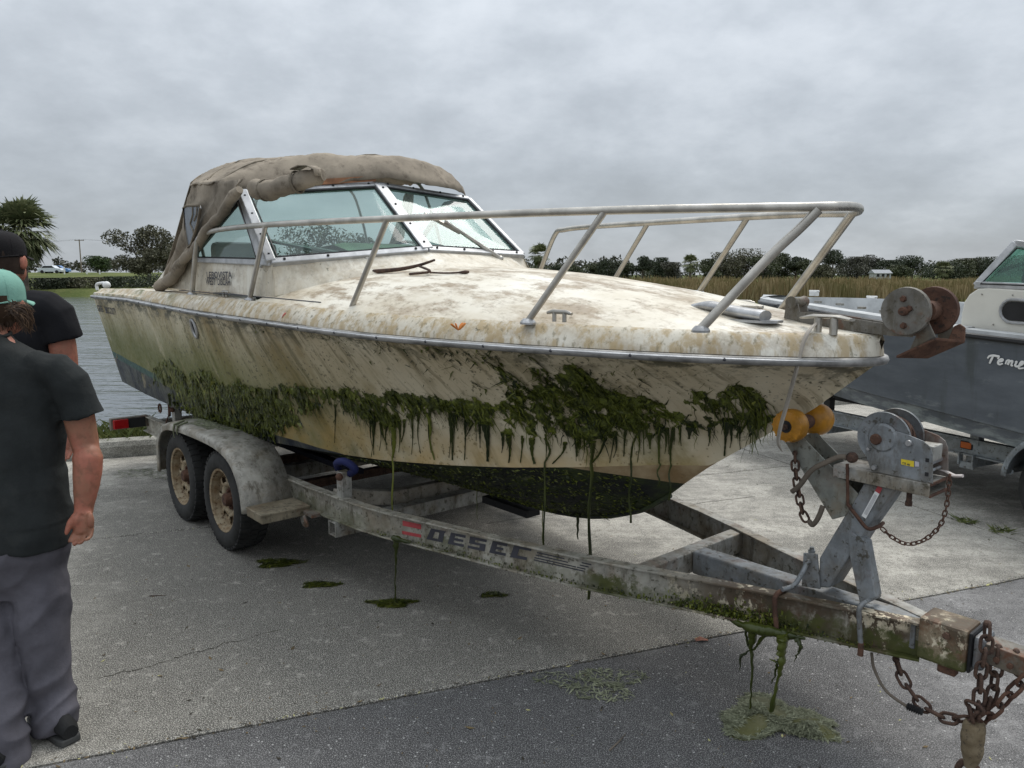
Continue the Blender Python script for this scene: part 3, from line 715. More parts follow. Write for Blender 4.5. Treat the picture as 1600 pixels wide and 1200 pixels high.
def far_car(px, D, col, label, rz):
    b = at_far(px, D); root = empty('parked_car', b, rz); tag(root, label, 'car', 'cars parked beyond the far lawn')
    m = flat('car_paint_' + label.split()[0], col, .3, 0, .05)
    pr = [(-2.1, .3), (-2.15, .75), (-1.9, .95), (-1.5, 1.0), (-1.0, 1.45), (.5, 1.48), (1.1, 1.02), (1.9, .9), (2.15, .65), (2.1, .3)]
    t = MB(); t.prism([(x, -.85, z) for x, z in pr], (0, 1.7, 0)); t.build('body', m, root, bevel=.05)
    for s_ in (-1, 1):
        t = MB(); t.prism([(x, s_ * .856, z) for x, z in ((-1.35, 1.02), (-.95, 1.38), (.45, 1.4), (.9, 1.04))], (0, s_ * .004, 0)); t.build('window', M_black, root)
    for x in (-1.3, 1.3):
        for s_ in (-1, 1):
            t = MB(); t.lathe([(-.1, .2), (-.1, .31), (.1, .31), (.1, .2)], (x, s_ * .78, .31), (0, 1, 0), 14); t.build('wheel', M_rubber, root)
far_car(81, 146, (.62, .66, .7), 'silver car parked on the far lawn beside the palm', .1); far_car(91, 150, (.12, .25, .5), 'blue car parked right of the silver car', .25)
for i, (px, py, lb) in enumerate([(101, 417, 'tall white marker post right of the parked cars'), (136, 424, 'short white post right of the utility pole'), (156, 422, 'white post in front of the small round tree')]):
    b = at_far(px, 140); hh = max(.7, height_to(px, py, 140)); t = MB(); t.tube([(0, 0, -.2), (0, 0, hh * .9), (0, 0, hh)], [.12, .12, .05], 8)
    tag(t.build('marker_post', M_white, None, b), lb, 'post', 'white posts on the far lawn')
b = at_far(1375, 205); root = empty('white_house', (b[0], b[1], b[2] + .5)); tag(root, 'small white house among the trees beyond the marsh', 'house')
t = MB(); t.box((0, 0, .6), (4.2, 3.4, 1.6)); t.build('wall', flat('grey_white_siding', (.42, .43, .43), .7), root)
t = MB(); t.prism([(-2.4, -2.0, 1.35), (-2.4, 2.0, 1.35), (-2.4, 0, 2.3)], (4.8, 0, 0)); t.build('roof', flat('grey_roof', (.3, .31, .32), .8), root)
for x in (-1.3, 0, 1.3):
    t = MB(); t.box((x, -1.72, .8), (.7, .06, .7)); t.build('window', M_black, root)

# ================================================================== the old boat (local frame: u to the bow, v to port, z up)
BOAT = empty('old_boat', tuple(F1.glob(np.array([[-3.4, 0, .45]]))[0]), F1.rz)
tag(BOAT, 'dirty cream cabin boat covered in green algae on the near trailer', 'boat')
BL = (3.4, 0, -.45)
def bo(mb, name, mat, parent=None, **k):
    return mb.build(name, mat, parent or BOAT, BL if parent is None else (0, 0, 0), **k)
U0, U1 = -6.85, -.335
def beam(u):
    t = np.clip((np.asarray(u, float) + 4.6) / 4.265, 0, 1); return 1.12 * (1 - t ** 2.2) ** .6
zs = lerp_tab([(-6.9, 1.56), (-5.74, 1.555), (-4.28, 1.51), (-3.36, 1.49), (-2.73, 1.47), (-2.24, 1.457), (-1.5, 1.45), (-.33, 1.44)])
chv = lerp_tab([(-6.9, .93), (-5.5, .95), (-4.5, .95), (-3.84, .91), (-3.25, .78), (-2.73, .66), (-2.3, .55), (-1.9, .44), (-1.56, .31), (-1.24, .12), (-1.04, 0), (0, 0)])
chz = lerp_tab([(-6.9, .77), (-6.1, .74), (-4.5, .72), (-3.84, .71), (-3.25, .715), (-2.73, .735), (-2.3, .77), (-1.9, .815), (-1.56, .86), (-1.24, .90), (-1.04, .915)])
kz = lerp_tab([(-6.9, .44), (-3.15, .455), (-2.75, .458), (-2.4, .46), (-2.06, .468), (-1.8, .50), (-1.64, .54), (-1.43, .62), (-1.25, .74), (-1.16, .82), (-1.04, .915), (-.83, 1.06), (-.58, 1.23), (-.335, 1.44)])
def chine(u):
    u = np.asarray(u, float); return np.where(u > -1.04, 0, chv(u)), np.where(u > -1.04, kz(u), chz(u))
def flare(u): return 1 + .75 * np.clip((np.asarray(u) + 4.2) / 3.2, 0, 1)
def hull(u, s, side=-1):
    """point of the topsides, s = 0 at the chine and 1 at the rub rail"""
    c, zc = chine(u); b = beam(u); u = np.asarray(u, float)
    return np.stack([u, side * (c + (b - c) * np.asarray(s, float) ** flare(u)), zc + (zs(u) - zc) * s], -1)
US = np.concatenate([np.linspace(U0, -1.5, 44), np.linspace(-1.46, -.6, 22), U1 - .265 * (1 - np.sin(np.linspace(0, PI / 2, 14)[1:]))])
sv = np.linspace(0, 1, 15)
hb = MB()
for side in (-1, 1):
    hb.grid([[tuple(hull(u, s, side)) for s in sv] for u in US], flip=(side == 1))
hb.add([tuple(hull(U0, s, -1)) for s in sv] + [tuple(hull(U0, s, 1)) for s in sv[::-1]], [tuple(range(30))])
HULL = bo(hb, 'hull', M_top, smooth=50)
bb = MB(); UB = US[US < -1.0]
for side in (-1, 1):
    G = []
    for u in UB:
        c, zc = chine(u); row = []
        for t in np.linspace(0, 1, 8):
            strake = .012 * (abs(t - .45) < .08) + .01 * (abs(t - .75) < .08)
            row.append((u, side * c * t, kz(u) + (zc - kz(u)) * t ** 1.15 - strake * min(1, c * 3)))
        G.append(row)
    bb.grid(G, flip=(side == 1))
c, zc = chine(U0); bb.add([(U0, -c, zc), (U0, 0, kz(U0)), (U0, c, zc)], [(0, 1, 2)])
bo(bb, 'hull_bottom', M_bot, smooth=50)
kb_ = MB(); kb_.tube([(u, 0, kz(u) - .004) for u in US if u < -1.22], .013, 6); bo(kb_, 'keel_strip', M_bot, smooth=50)
# rub rail, gunwale and deck
def deckedge_z(u): return zs(u) + np.interp(u, [-6.9, -4, -.4], [.065, .1, .095])
def dedge(u): return np.maximum(beam(u) - .06, .0)
crown = lerp_tab([(-6, 1.77), (-3.0, 1.765), (-2.6, 1.765), (-2.0, 1.73), (-1.7, 1.70), (-1.3, 1.655), (-.95, 1.60), (-.6, 1.555), (-.35, 1.535)])
def deck(u, v):
    e = max(float(dedge(u)), 1e-3); q = min(1, abs(v) / e); ze = float(deckedge_z(u))
    return ze + (float(crown(u)) - ze) * (1 - q ** 2.4) + .035 * (v + e)
rr = MB(); pathr = [(u, -beam(u) - .008, zs(u)) for u in US] + [(u, beam(u) + .008, zs(u)) for u in US[::-1][1:]]
rr.tube(pathr, .0165, 8)
RUB = bo(rr, 'rub_rail', flat('rub_rail_metal', (.24, .235, .225), .5, .45, .55, 7), smooth=50)
ri = MB(); ri.tube([(u, -beam(u) - .022, zs(u) + .004) for u in US[:-4]], .006, 5); ri.build('insert', M_alu, RUB)
sc = MB()
for u in np.arange(-6.6, -.6, .31):
    c_ = hull(u, 1.); sc.ball((c_[0], c_[1] - .024, c_[2] + .002), .007, 6, 4)
o = sc.build('screws', M_ink, RUB, kind='stuff')
UD = np.concatenate([np.linspace(U0, -1.2, 40), np.linspace(-1.17, -.6, 18), U1 - .265 * (1 - np.sin(np.linspace(0, PI / 2, 12)[1:]))])
gw = MB()
for side in (-1, 1):
    G = []
    for u in UD:
        b = float(beam(u)); e = float(dedge(u)); ze = deck(u, side * e) - (.07 * e if side == 1 else 0) * 0; z0 = float(zs(u))
        k = .0 if u < U1 - .001 else 1
        G.append([(u + .0, side * b, z0 + .018), (u, side * (b - .004), z0 + .035), (u, side * (e + .022), ze - .022), (u, side * (e + .006), ze - .004), (u, side * max(e - .014, 0), deck(u, side * max(e - .014, 0)) + .0015)])
    gw.grid(G, flip=(side == 1))
bo(gw, 'gunwale', M_gunwale, smooth=40)
dk = MB()
UF = UD[UD > -3.62]
dk.grid([[(u, v, deck(u, v)) for v in np.linspace(-1, 1, 41) * max(float(dedge(u)) - .012, .0005)] for u in UF], flip=True)
for side in (-1, 1):      # side decks and the covering boards round the cockpit
    UA = UD[UD < -3.4]
    dk.grid([[(u, side * v, deck(u, side * float(dedge(u))) + .002 * (v < 1.0)) for v in np.linspace(.86, float(dedge(u)) - .012, 4)] for u in UA], flip=(side == -1))
    dk.grid([[(u, side * .86, z) for z in (deck(u, side * float(dedge(u))) + .002, 1.02)] for u in UA], flip=(side == -1))
dk.grid([[(U0 + k, v, 1.622 + .035 * (v + 1) * .5) for v in np.linspace(-1.04, 1.04, 8)] for k in (0, .14)], flip=True)
dk.add([(U0 + .14, -1, 1.0), (U0 + .14, 1, 1.0), (U0 + .14, 1, 1.65), (U0 + .14, -1, 1.62)], [(0, 1, 2, 3)])
dk.add([(U0 + .1, -.9, 1.02), (-3.4, -.9, 1.02), (-3.4, .9, 1.02), (U0 + .1, .9, 1.02)], [(0, 1, 2, 3)])
DECK = bo(dk, 'deck', M_deck, smooth=40)
seam = MB(); seam.tube([(u, -.955 * float(dedge(u)) + .02, deck(u, -.955 * float(dedge(u)) + .02) + .001) for u in np.linspace(-4.9, -2.9, 22)], .0035, 4); seam.build('seam', M_ink, DECK)

# windscreen corners
A0 = np.array([-3.48, -.915, 1.822]); A1 = L(380, 302, -.85); M0 = L(668, 391, -.06); M1 = L(592, 290, -.03)
C0 = L(816, 399, .76); C1 = L(732, 312, .75); D0 = L(297, 405, -.915); D1 = L(374, 312, -.86)
C2 = np.array([-4.75, .88, 1.90]); C3 = np.array([-4.1, .8, 2.3])
# cabin side and coaming
cb = MB()
for side in (-1, 1):
    G = []
    for u in np.linspace(-5.75, -3.46, 12):
        top = np.interp(u, [-5.75, -5.35, -4.85, -3.46], [1.66, 1.84, 1.862, 1.822]) + (.06 if side == 1 else 0)
        lo = deck(u, side * .92) - .02
        G.append([(u, side * .935, lo), (u, side * .925, lo + .6 * (top - lo)), (u, side * .915, top), (u, side * .86, top)])
    cb.grid(G, flip=(side == 1))
# the coaming under the screen, sweeping down to the foredeck
base = []; foot = []
lowv = [(-.915, -3.40), (-.72, -3.27), (-.45, -3.08), (-.06, -2.86), (.35, -2.84), (.62, -2.90), (.78, -3.02)]
for v, uf in lowv:
    if v <= -.06: t = (v + .915) / (.855); b = A0 * (1 - t) + M0 * t
    else: t = (v + .06) / .82; b = M0 * (1 - min(t, 1)) + C0 * min(t, 1)
    base.append(b); foot.append(np.array([uf, v - (.02 if v < -.9 else 0), deck(uf, v) - .004]))
G = []
for b, f in zip(base, foot):
    G.append([tuple(b), tuple(b * .97 + f * .03 + np.array([0, 0, -.004])), tuple(b * .5 + f * .5 + np.array([-.01, 0, -.008])), tuple(b * .12 + f * .88 + np.array([0, 0, .004])), tuple(f)])
G = [g for g in G]
cb.grid(G, flip=False)
cb.add([tuple(A0), tuple(foot[0]), (-3.46, -.935, deck(-3.46, -.92) - .02)], [(0, 1, 2)])
cb.add([tuple(C0), tuple(foot[-1]), (-3.3, .93, 1.64), (-3.35, .92, 1.9)], [(0, 1, 2, 3)])
CAB = bo(cb, 'cabin', M_cabin, smooth=40)
# windscreen: panes and aluminium frame bars
WS = MB()
def fb(a, b, w_, d, up): WS.bar(a, b, w_, d, up)
nrm1 = np.cross(M0 - A0, A1 - A0); nrm1 /= np.linalg.norm(nrm1); nrm2 = np.cross(C0 - M0, M1 - M0); nrm2 /= np.linalg.norm(nrm2)
nrm3 = np.cross(A0 - D0, A1 - D0); nrm3 /= np.linalg.norm(nrm3)
fb(A0, M0, .045, .04, nrm1); fb(A1, M1, .04, .04, nrm1); fb(M0, C0, .045, .04, nrm2); fb(M1, C1, .04, .04, nrm2)
fb(M0, M1, .075, .045, nrm1 + nrm2); fb(C0, C1, .035, .04, nrm2)
fb(A0, A1, .055, .05, nrm1)
q0 = A0 + (D0 - A0) * .06; q1 = A1 + (D1 - A1) * .3
fb(A0 * .93 + D0 * .07, A1 * .9 + D1 * .1 + np.array([-.04, 0, 0]), .095, .03, nrm3)
fb(D0, A0, .04, .035, nrm3); fb(D0, D1, .03, .035, nrm3); fb(D1, A1, .035, .035, nrm3)
fb(C0, C2, .04, .035, (0, 1, 0)); fb(C2, C3, .03, .035, (0, 1, 0)); fb(C3, C1, .035, .035, (0, 1, 0))
FR = bo(WS, 'windscreen_frame', M_alu, bevel=.006)
def pane(p, nm='pane', mat=M_glass, par=None):
    m = MB(); n = np.cross(p[1] - p[0], p[2] - p[0]); n = n / np.linalg.norm(n) * .003
    m.prism([tuple(k) for k in p], tuple(n)); return m.build(nm, mat, par or FR)
pane([A0, M0, M1, A1]); pane([M0, C0, C1, M1]); pane([D0, A0, A1, D1]); pane([C0, C2, C3, C1])
gk = MB()
def inset(p, k):
    c = sum(p) / len(p); return [q + (c - q) / np.linalg.norm(c - q) * k for q in p]
for p, n in (([A0, M0, M1, A1], nrm1), ([M0, C0, C1, M1], nrm2), ([D0, A0 * .9 + D0 * .1, A1 * .9 + D1 * .1, D1], nrm3)):
    sgn = 1 if (n @ (F1.loc(_C0) - p[0])) > 0 else -1
    q = inset([k + n * sgn * .012 for k in p], .05)
    gk.tube(q, .008, 6, closed=True)
gk.build('gasket', M_black, FR)
sc = MB()
for a, b, n in ((A0, M0, nrm1), (M0, C0, nrm2), (A1, M1, nrm1), (M1, C1, nrm2), (A0, A1, nrm1), (M0, M1, nrm1 + nrm2)):
    for t in (.08, .35, .65, .92):
        sgn = 1 if (n @ (F1.loc(_C0) - a)) > 0 else -1
        sc.ball(a + (b - a) * t + n / np.linalg.norm(n) * sgn * .022, .009, 6, 4)
sc.build('screws', M_black, FR, kind='stuff')
# inside: dash, pale cover, seats, steering wheel, far canopy bow
ds = MB(); ds.hexa([(-3.95, -.84, 1.5), (-3.3, -.8, 1.5), (-3.2, .72, 1.5), (-3.95, .8, 1.5), (-3.9, -.84, 1.83), (-3.55, -.8, 1.80), (-3.32, .7, 1.865), (-3.9, .8, 1.87)])
bo(ds, 'dashboard', M_green_in, bevel=.02)
lc = MB(); G = []
for i, v in enumerate(np.linspace(-.42, .3, 10)):
    h = math.sin(PI * min(1, (i + .6) / 3)) if i < 1 else 1
    G.append([(-3.9, v, 1.86), (-3.85, v, 1.90 + .05 * h), (-3.65, v, 1.92 + .04 * h), (-3.45, v, 1.90), (-3.42, v, 1.85)])
lc.grid(G); bo(lc, 'dash_cover', M_lightgreen, smooth=60)
for v in (-.45, .45):
    s = MB(); s.box((-4.75, v, 1.35), (.5, .5, .5)); s.box((-5.02, v, 1.75), (.12, .5, .5)); bo(s, 'helm_seat', M_white, bevel=.04)
t = MB(); t.tube([( -4.12 + .05 * math.sin(a), .42 + .19 * math.cos(a), 1.82 + .18 * math.sin(a)) for a in np.linspace(0, 2 * PI, 25)[:-1]], .012, 6, closed=True)
t.tube([(-3.9, .42, 1.76), (-4.12, .42, 1.82)], .02, 6); t.tube([(-4.12, .23, 1.82), (-4.12, .61, 1.82)], .01, 5); bo(t, 'steering_wheel', M_black, smooth=60)
# wipers
def wiper(a, b, c_, d, n):
    sg = (1 if (n @ (F1.loc(_C0) - a)) > 0 else -1) * n / np.linalg.norm(n)
    a, b, c_, d = [q + sg * k_ for q, k_ in ((a, .03), (b, .045), (c_, .03), (d, .03))]
    m = MB(); m.tube([a, b], [.017, .010], 6); m.ball(a, .022, 8, 6); m.bar(c_, d, .012, .02, tuple(n)); m.ball(b, .013, 6, 5)
    return bo(m, 'wiper', M_steel, smooth=50)
k = .03
wiper(L(573, 411, -.40), L(463, 391, -.62), L(418, 381, -.76), L(505, 399, -.53), nrm1)
wiper(L(779, 410, .52), L(693, 356, .16), L(660, 340, .03), L(716, 370, .25), nrm2)
# canvas top
def zrow(u, v):
    zt = np.interp(u, [-6.2, -5.6, -4.9, -4.2, -3.75, -3.5], [2.50, 2.60, 2.63, 2.585, 2.55, 2.46])
    return zt - .20 * abs(v / .86) ** 2.6
ca = MB(); G = []
ufr = lerp_tab([(-.90, -4.12), (-.6, -3.98), (-.3, -3.80), (0, -3.68), (.4, -3.64), (.6, -3.69), (.8, -3.84)])
for v in np.linspace(-.92, .80, 70):
    row = []; uf = float(ufr(v)); zl = np.interp(v, [-.92, -.85, -.03, .75, .88], [A1[2] - .02, A1[2] + .02, M1[2] + .05, C1[2] + .04, C1[2] + .01])
    ua = -4.80 - .6 * (1 - abs(v / .9) ** 2)
    for t in np.linspace(0, 1, 60):
        u = uf + (ua - uf) * t; z = zrow(u, v) + .06 * max(0, v)
        if t < .12: z = zl + (z - zl) * math.sin(t / .12 * PI / 2) ** .7
        edge = max(0, (abs(v) - .8) / .1)
        w_ = .020 * mnoise.noise((u * 3.5, v * 4, 1)) + .016 * (1 - 2 * abs(mnoise.noise((u * 6, v * 3.5, 7)))) * .8 + .010 * (1 - 2 * abs(mnoise.noise((u * 15 + v * 4, v * 9, 2)))) - .012
        row.append((u + .01 * mnoise.noise((v * 8, t * 6, 3)), v, z + w_ - .05 * edge * 0))
    G.append(row)
ca.grid(G); CG = G
CAN = bo(ca, 'canopy', M_canvas, smooth=70, solid=.006)
# aft curtain and side curtains hanging from the roof edge
G = []
for v in np.linspace(-.9, -.66, 6):
    ua = -4.80 - .5 * (1 - abs(v / .9) ** 2); zt = zrow(ua, v)
    G.append([(ua + (-5.45 - ua) * t + .02 * mnoise.noise((v * 5, t * 3, 1)), v * (1 + .06 * t), zt + (1.66 - zt) * t) for t in np.linspace(0, 1, 12)])
sm = MB()
for tt in (.2, .62):
    P = []
    for v in np.linspace(-.88, .76, 24):
        uf = float(ufr(v)); ua = -4.80 - .6 * (1 - abs(v / .9) ** 2); u = uf + (ua - uf) * tt; hit = min((k for r_ in CG for k in r_ if abs(k[1] - v) < .03), key=lambda k: (k[0] - u) ** 2 + (k[1] - v) ** 2); P.append((hit[0], hit[1], hit[2] + .005))
    sm.tube(P, .0055, 5)
sm.build('seams', M_canvas_in, CAN, kind='stuff')
cu = MB(); cu.grid(G, flip=True); cu.build('aft_curtain', M_canvas, CAN, smooth=70, solid=.005)
HT = [0, .3, .62, .85, 1]; _h = [L(x, y, -.945) for x, y in ((379, 299), (342, 349), (301, 402), (276, 437), (260, 451))]; HU = [q[0] for q in _h]; HZ = [q[2] for q in _h]; HZ[-1] = 1.652
def side_curtain(side):
    m = MB(); G = []
    for i, t in enumerate(np.linspace(0, 1, 26)):
        # front edge and aft edge of the curtain
        pf = np.array([np.interp(t, HT, HU) if side < 0 else np.interp(t, [0, .35, .8, 1], [-4.75, -4.95, -5.5, -5.65]), -.93 - .045 * t ** .7, np.interp(t, HT, HZ) if side < 0 else np.interp(t, [0, .35, .8, 1], [2.27, 2.04, 1.72, 1.652])])
        pa = np.array([np.interp(t, [0, .5, 1], [-4.78, -5.06, -5.42]), -.90 - .06 * t, np.interp(t, [0, 1], [2.42, 1.648])])
        row = []
        for j, s in enumerate(np.linspace(0, 1, 30)):
            p = pf * (1 - s) + pa * s
            p[2] += (zrow(p[0], -.9) - p[2] - .005) * max(0, 1 - t * 9) if t < .12 else 0
            fold = .016 * math.sin(s * 15 + 3 * mnoise.noise((t * 3, s * 2, 5))) * math.sin(t * PI) ** .5 + .014 * mnoise.noise((s * 6, t * 5, 2)) + .014 * (.4 - abs(mnoise.noise((s * 9 + t * 5, t * 9 - s * 3, 8))))
            thick = -.035 * math.exp(-(s / .07) ** 2) * (0.5 + t * .5)
            p[1] += fold + thick
            row.append((p[0], p[1] if side < 0 else -p[1], p[2] + (.05 if side > 0 else 0)))
        G.append(row)
    m.grid(G, flip=side > 0); return m.build('side_curtain', M_canvas, CAN, smooth=70, solid=.007)
SC = side_curtain(-1); side_curtain(1)
hem = MB(); hp_ = [np.array([np.interp(t, HT, HU), -.962 - .025 * t - .010 * math.sin(t * 21), np.interp(t, HT, HZ) + .01]) for t in np.linspace(0, 1, 22)]
hem.tube(hp_, [.024 + .012 * abs(math.sin(i * 1.3)) + .012 * (i > 14) for i in range(22)], 8); hem.build('rolled_hem', M_canvas, SC, smooth=70)
wp = MB(); pw = [L(287, 325, -.985), L(292, 321, -.985), L(311, 321, -.985), L(313, 326, -.985), L(309, 350, -.985), L(299, 382, -.985), L(294, 386, -.985), L(290, 362, -.985)]
wp.prism([tuple(p) for p in pw], (0, .01, 0)); VW = wp.build('vinyl_window', M_vinyl, SC)
wp = MB(); wp.tube([tuple(p) for p in pw], .010, 6, closed=True); wp.build('window_hem', M_canvas_in, VW, smooth=60)
wp = MB()
for a, b in (((301, 322), (297, 350)), ((297, 350), (303, 372)), ((308, 324), (303, 345))): wp.tube([tuple(L(*a, -.987)), tuple(L((a[0] + b[0]) / 2 + 2, (a[1] + b[1]) / 2, -.988)), tuple(L(*b, -.987))], .006, 5)
wp.build('crease', M_canvas_in, VW, kind='stuff')
# rolled up front panel of the canvas, tied above the windscreen
rp = [L(396, 294, -.90), L(420, 297, -.87), L(447, 290, -.82), L(478, 281, -.76), L(505, 273, -.70)]
m = MB(); P = arc(rp, 9); G = []
for i, p in enumerate(P):
    t = i / (len(P) - 1); r_ = (.058 if 0.03 < t < .97 else .04) * (1 - .12 * (abs(math.sin(t * 13)) ** 8)) * (1.1 - .25 * t)
    row = []
    d = np.array(P[min(i + 1, len(P) - 1)]) - np.array(P[max(i - 1, 0)]); d /= np.linalg.norm(d)
    x = np.cross(d, [0, 0, 1.]); x /= np.linalg.norm(x); y = np.cross(x, d)
    for k in range(22):
        a = 2 * PI * k / 22; rr_ = r_ * (1 + .10 * mnoise.noise((t * 9, math.cos(a) * 2, math.sin(a) * 2)) + .05 * math.sin(a * 3 + t * 5))
        row.append(tuple(p + x * math.cos(a) * rr_ + y * math.sin(a) * rr_))
    G.append(row)
m.grid(G, wrap=True)
for g in (G[0], G[-1]): m.add(g, [tuple(range(22))])
ROLL = m.build('rolled_panel', M_canvas, CAN, smooth=70)
fl = MB(); fl.grid([[tuple(np.array(L(x, y, -.66 - .05 * k)) + np.array([.0, -.03 * k, 0])) for k in (0, 1, 2)] for x, y in ((468, 266), (480, 260), (494, 260), (506, 266), (507, 276))]); fl.build('flap', M_canvas, ROLL, smooth=70, solid=.006)
for t in (.22, .66):
    i = int(t * (len(P) - 1)); c_ = P[i]; d = np.array(P[i + 1]) - np.array(P[i - 1]); d /= np.linalg.norm(d); x = np.cross(d, [0, 0, 1.]); x /= np.linalg.norm(x); y = np.cross(x, d)
    s = MB(); s.tube([tuple(c_ + (x * math.cos(a) + y * math.sin(a)) * .062) for a in np.linspace(0, 2 * PI, 19)[:-1]], .005, 5, closed=True, flat=2.2); s.build('tie_strap', M_canvas_in, ROLL)
wd = MB(); wd.bar(A1 + np.array([.02, .05, .045]), M1 + np.array([-.01, -.02, .045]), .03, .035); bo(wd, 'wooden_batten', M_wood)
cbw = MB()
for u, s0 in ((-4.05, 1.87), (-5.1, 1.7)):
    cbw.tube(arc([(u + .1, -.74, s0), (u - .05, -.74, 2.2), (u - .05, -.55, zrow(u, -.6) - .07), (u - .05, 0, zrow(u, 0) - .05), (u - .05, .5, zrow(u, .6) - .03), (u - .05, .66, 2.25), (u + .1, .68, s0)], 5), .012, 6)
bo(cbw, 'canopy_frame', M_steel, smooth=60)

# bow rail
def railp(x, y, v): return L(x, y, v)
n0 = L(300, 459, -.985); rail_pts = [n0, L(305, 400, -.985), L(309, 374, -.985), L(318, 366, -.98), L(345, 358.5, -.97), L(415, 351.5, -.95), L(500, 347, -.90), L(605, 342, -.83), L(770, 335, -.71), L(945, 329, -.58), L(1110, 325.5, -.45), L(1275, 323, -.28), L(1318, 322.2, -.16), L(1340, 324, -.03), L(1341, 330, .10), L(1325, 333, .2), L(1270, 334, .33), L(1168, 339, .5), L(1012, 348.5, .68), L(920, 354.5, .80), L(882, 359, .84), L(867, 367, .86), L(845, 421, .90)]
P = arc(rail_pts[2:], 7)
rl = MB(); rl.tube([tuple(n0 + np.array([0, 0, -.01])), tuple(L(305, 400, -.985))] + [tuple(p) for p in P], .0165, 10)
RAIL = bo(rl, 'bow_rail', M_steel, smooth=60)
posts = [((390, 468, -.985), (415, 352, -.95)), ((548, 484, -.87), (605, 343, -.83)), ((825, 502, -.70), (945, 330, -.58)), ((1095, 514, -.50), (1275, 325, -.28)), ((960, 437, .78), (1012, 349, .68)), ((1092, 457, .70), (1168, 340, .5)), ((1217, 489, .42), (1332, 333, .17))]
for i, (a, b) in enumerate(posts):
    a = L(*a); b = L(*b); m = MB()
    if i == 3: pth = arc([a, a + (b - a) * .6, a + (b - a) * .86 + np.array([.0, 0, -.012]), b + np.array([.01, 0, -.006])], 6)
    else: pth = [a, b]
    m.tube([tuple(p) for p in pth], .0145 if i not in (3, 6) else .017, 10)
    po = m.build('post', M_steel, RAIL, smooth=60)
    m = MB(); m.lathe([(-.012, .034), (-.004, .034), (.004, .028), (.012, .02)], a, (0, 0, 1), 14); m.build('foot', M_chrome, po)
m = MB(); m.lathe([(-.012, .034), (-.004, .034), (.004, .028), (.012, .02)], n0, (0, 0, 1), 14); m.build('foot', M_chrome, RAIL)
# cleats
def cleat(c, ln=.11, h=.034, ax=(1, 0, 0), r=.009):
    ax = Vector(ax).normalized(); c = Vector(c); m = MB()
    m.tube([c - ax * ln * .6 + Vector((0, 0, h)), c - ax * ln * .35 + Vector((0, 0, h + .006)), c + ax * ln * .35 + Vector((0, 0, h + .006)), c + ax * ln * .6 + Vector((0, 0, h))], [r * .7, r, r, r * .7], 8)
    for s in (-.25, .25): m.tube([c + ax * ln * s, c + ax * ln * s + Vector((0, 0, h + .004))], r, 8)
    return bo(m, 'cleat', M_steel, smooth=60)
def ondeck(x, y, v): p = L(x, y, v); return (p[0], p[1], deck(p[0], p[1]))
cleat(L(874, 503, -.68) , .115)
cleat(L(352, 464, -.97), .1, .028)
cleat(L(1162, 473, .42) - np.array([0, 0, .035]), .1)
bcl = L(1290, 514, -.14)
m = MB(); m.tube([bcl + np.array([-.12, .05, .035]), bcl + np.array([-.05, 0, .045]), bcl + np.array([.05, -.0, .045]), bcl + np.array([.12, -.05, .04])], [.012, .018, .018, .012], 8, flat=.45)
for s in (-.03, .03): m.tube([bcl + np.array([s, 0, -.02]), bcl + np.array([s, 0, .045])], .015, 8)
bo(m, 'bow_cleat', M_steel, smooth=60)
# hatch handle cover and fittings on the foredeck
hc0, hc1 = L(1084, 480, -.14), L(1196, 494, -.20)
m = MB(); P = arc([hc0, hc0 * .75 + hc1 * .25 + np.array([0, 0, .012]), hc0 * .4 + hc1 * .6 + np.array([0, 0, .004]), hc1], 5)
m.tube(P, [.024 + .012 * min(1, i / 5) for i in range(len(P))], 10, flat=.62); VENT = bo(m, 'deck_vent', M_chrome, smooth=60)
m = MB(); d = hc1 - hc0
m.prism([tuple(hc0 * .35 + hc1 * .65 + np.array([x, y, -.033])) for x, y in ((-.1, -.05), (.14, -.055), (.18, -.02), (.17, .04), (-.08, .05))], (0, 0, .01)); m.box(hc0 + np.array([.03, 0, -.02]), (.04, .04, .03)); m.build('base_plate', M_chrome, VENT)
ch = L(1172, 485, .06); m = MB()
m.box(ch + np.array([0, 0, -.02]), (.11, .05, .02)); m.tube([ch + np.array([-.06, 0, .015]), ch + np.array([.06, 0, .015])], .008, 6)
for s in (-.035, .035): m.tube([ch + np.array([s, 0, -.02]), ch + np.array([s, 0, .02])], .011, 6)
bo(m, 'chock', M_steel, smooth=50)
# anchor roller: arm, rusty sheave pair and fluke plate
ARM = MB(); pa = [L(1232, 497, 0), L(1236, 470, 0), L(1246, 464, 0), L(1254, 476, 0), L(1256, 487, 0), L(1300, 491, 0), L(1386, 505, 0), L(1400, 478, 0), L(1432, 478, 0), L(1440, 500, 0), L(1432, 526, 0), L(1398, 524, 0), L(1300, 512, 0)]
for v in (-.035, .029): ARM.prism([(p[0], v, p[2]) for p in pa], (0, .006, 0))
p = L(1310, 510, 0); q = L(1420, 524, 0); ARM.hexa([(p[0], -.034, p[2] - .003), (q[0], -.034, q[2] - .003), (q[0], .034, q[2] - .003), (p[0], .034, p[2] - .003), (p[0], -.034, p[2] + .003), (q[0], -.034, q[2] + .003), (q[0], .034, q[2] + .003), (p[0], .034, p[2] + .003)])
ANC = bo(ARM, 'anchor_roller', M_rust_grey)
m = MB(); c_ = L(1246, 472, 0); m.lathe([(-.05, .0), (-.05, .024), (-.02, .018), (.02, .018), (.05, .024), (.05, 0)], c_, (0, 1, 0), 14); m.build('bow_roller', M_rust_grey, ANC, smooth=50)
c_ = L(1417, 486, -.045)
prof = [(-.012, .0), (-.012, .06), (-.014, .072), (-.014, .082), (.004, .084), (.008, .074), (.01, .0)]
m = MB(); m.lathe(prof, (c_[0], -.05, c_[2]), (0, 1, 0), 28); SH = m.build('sheave', M_rust_grey, ANC, smooth=35)
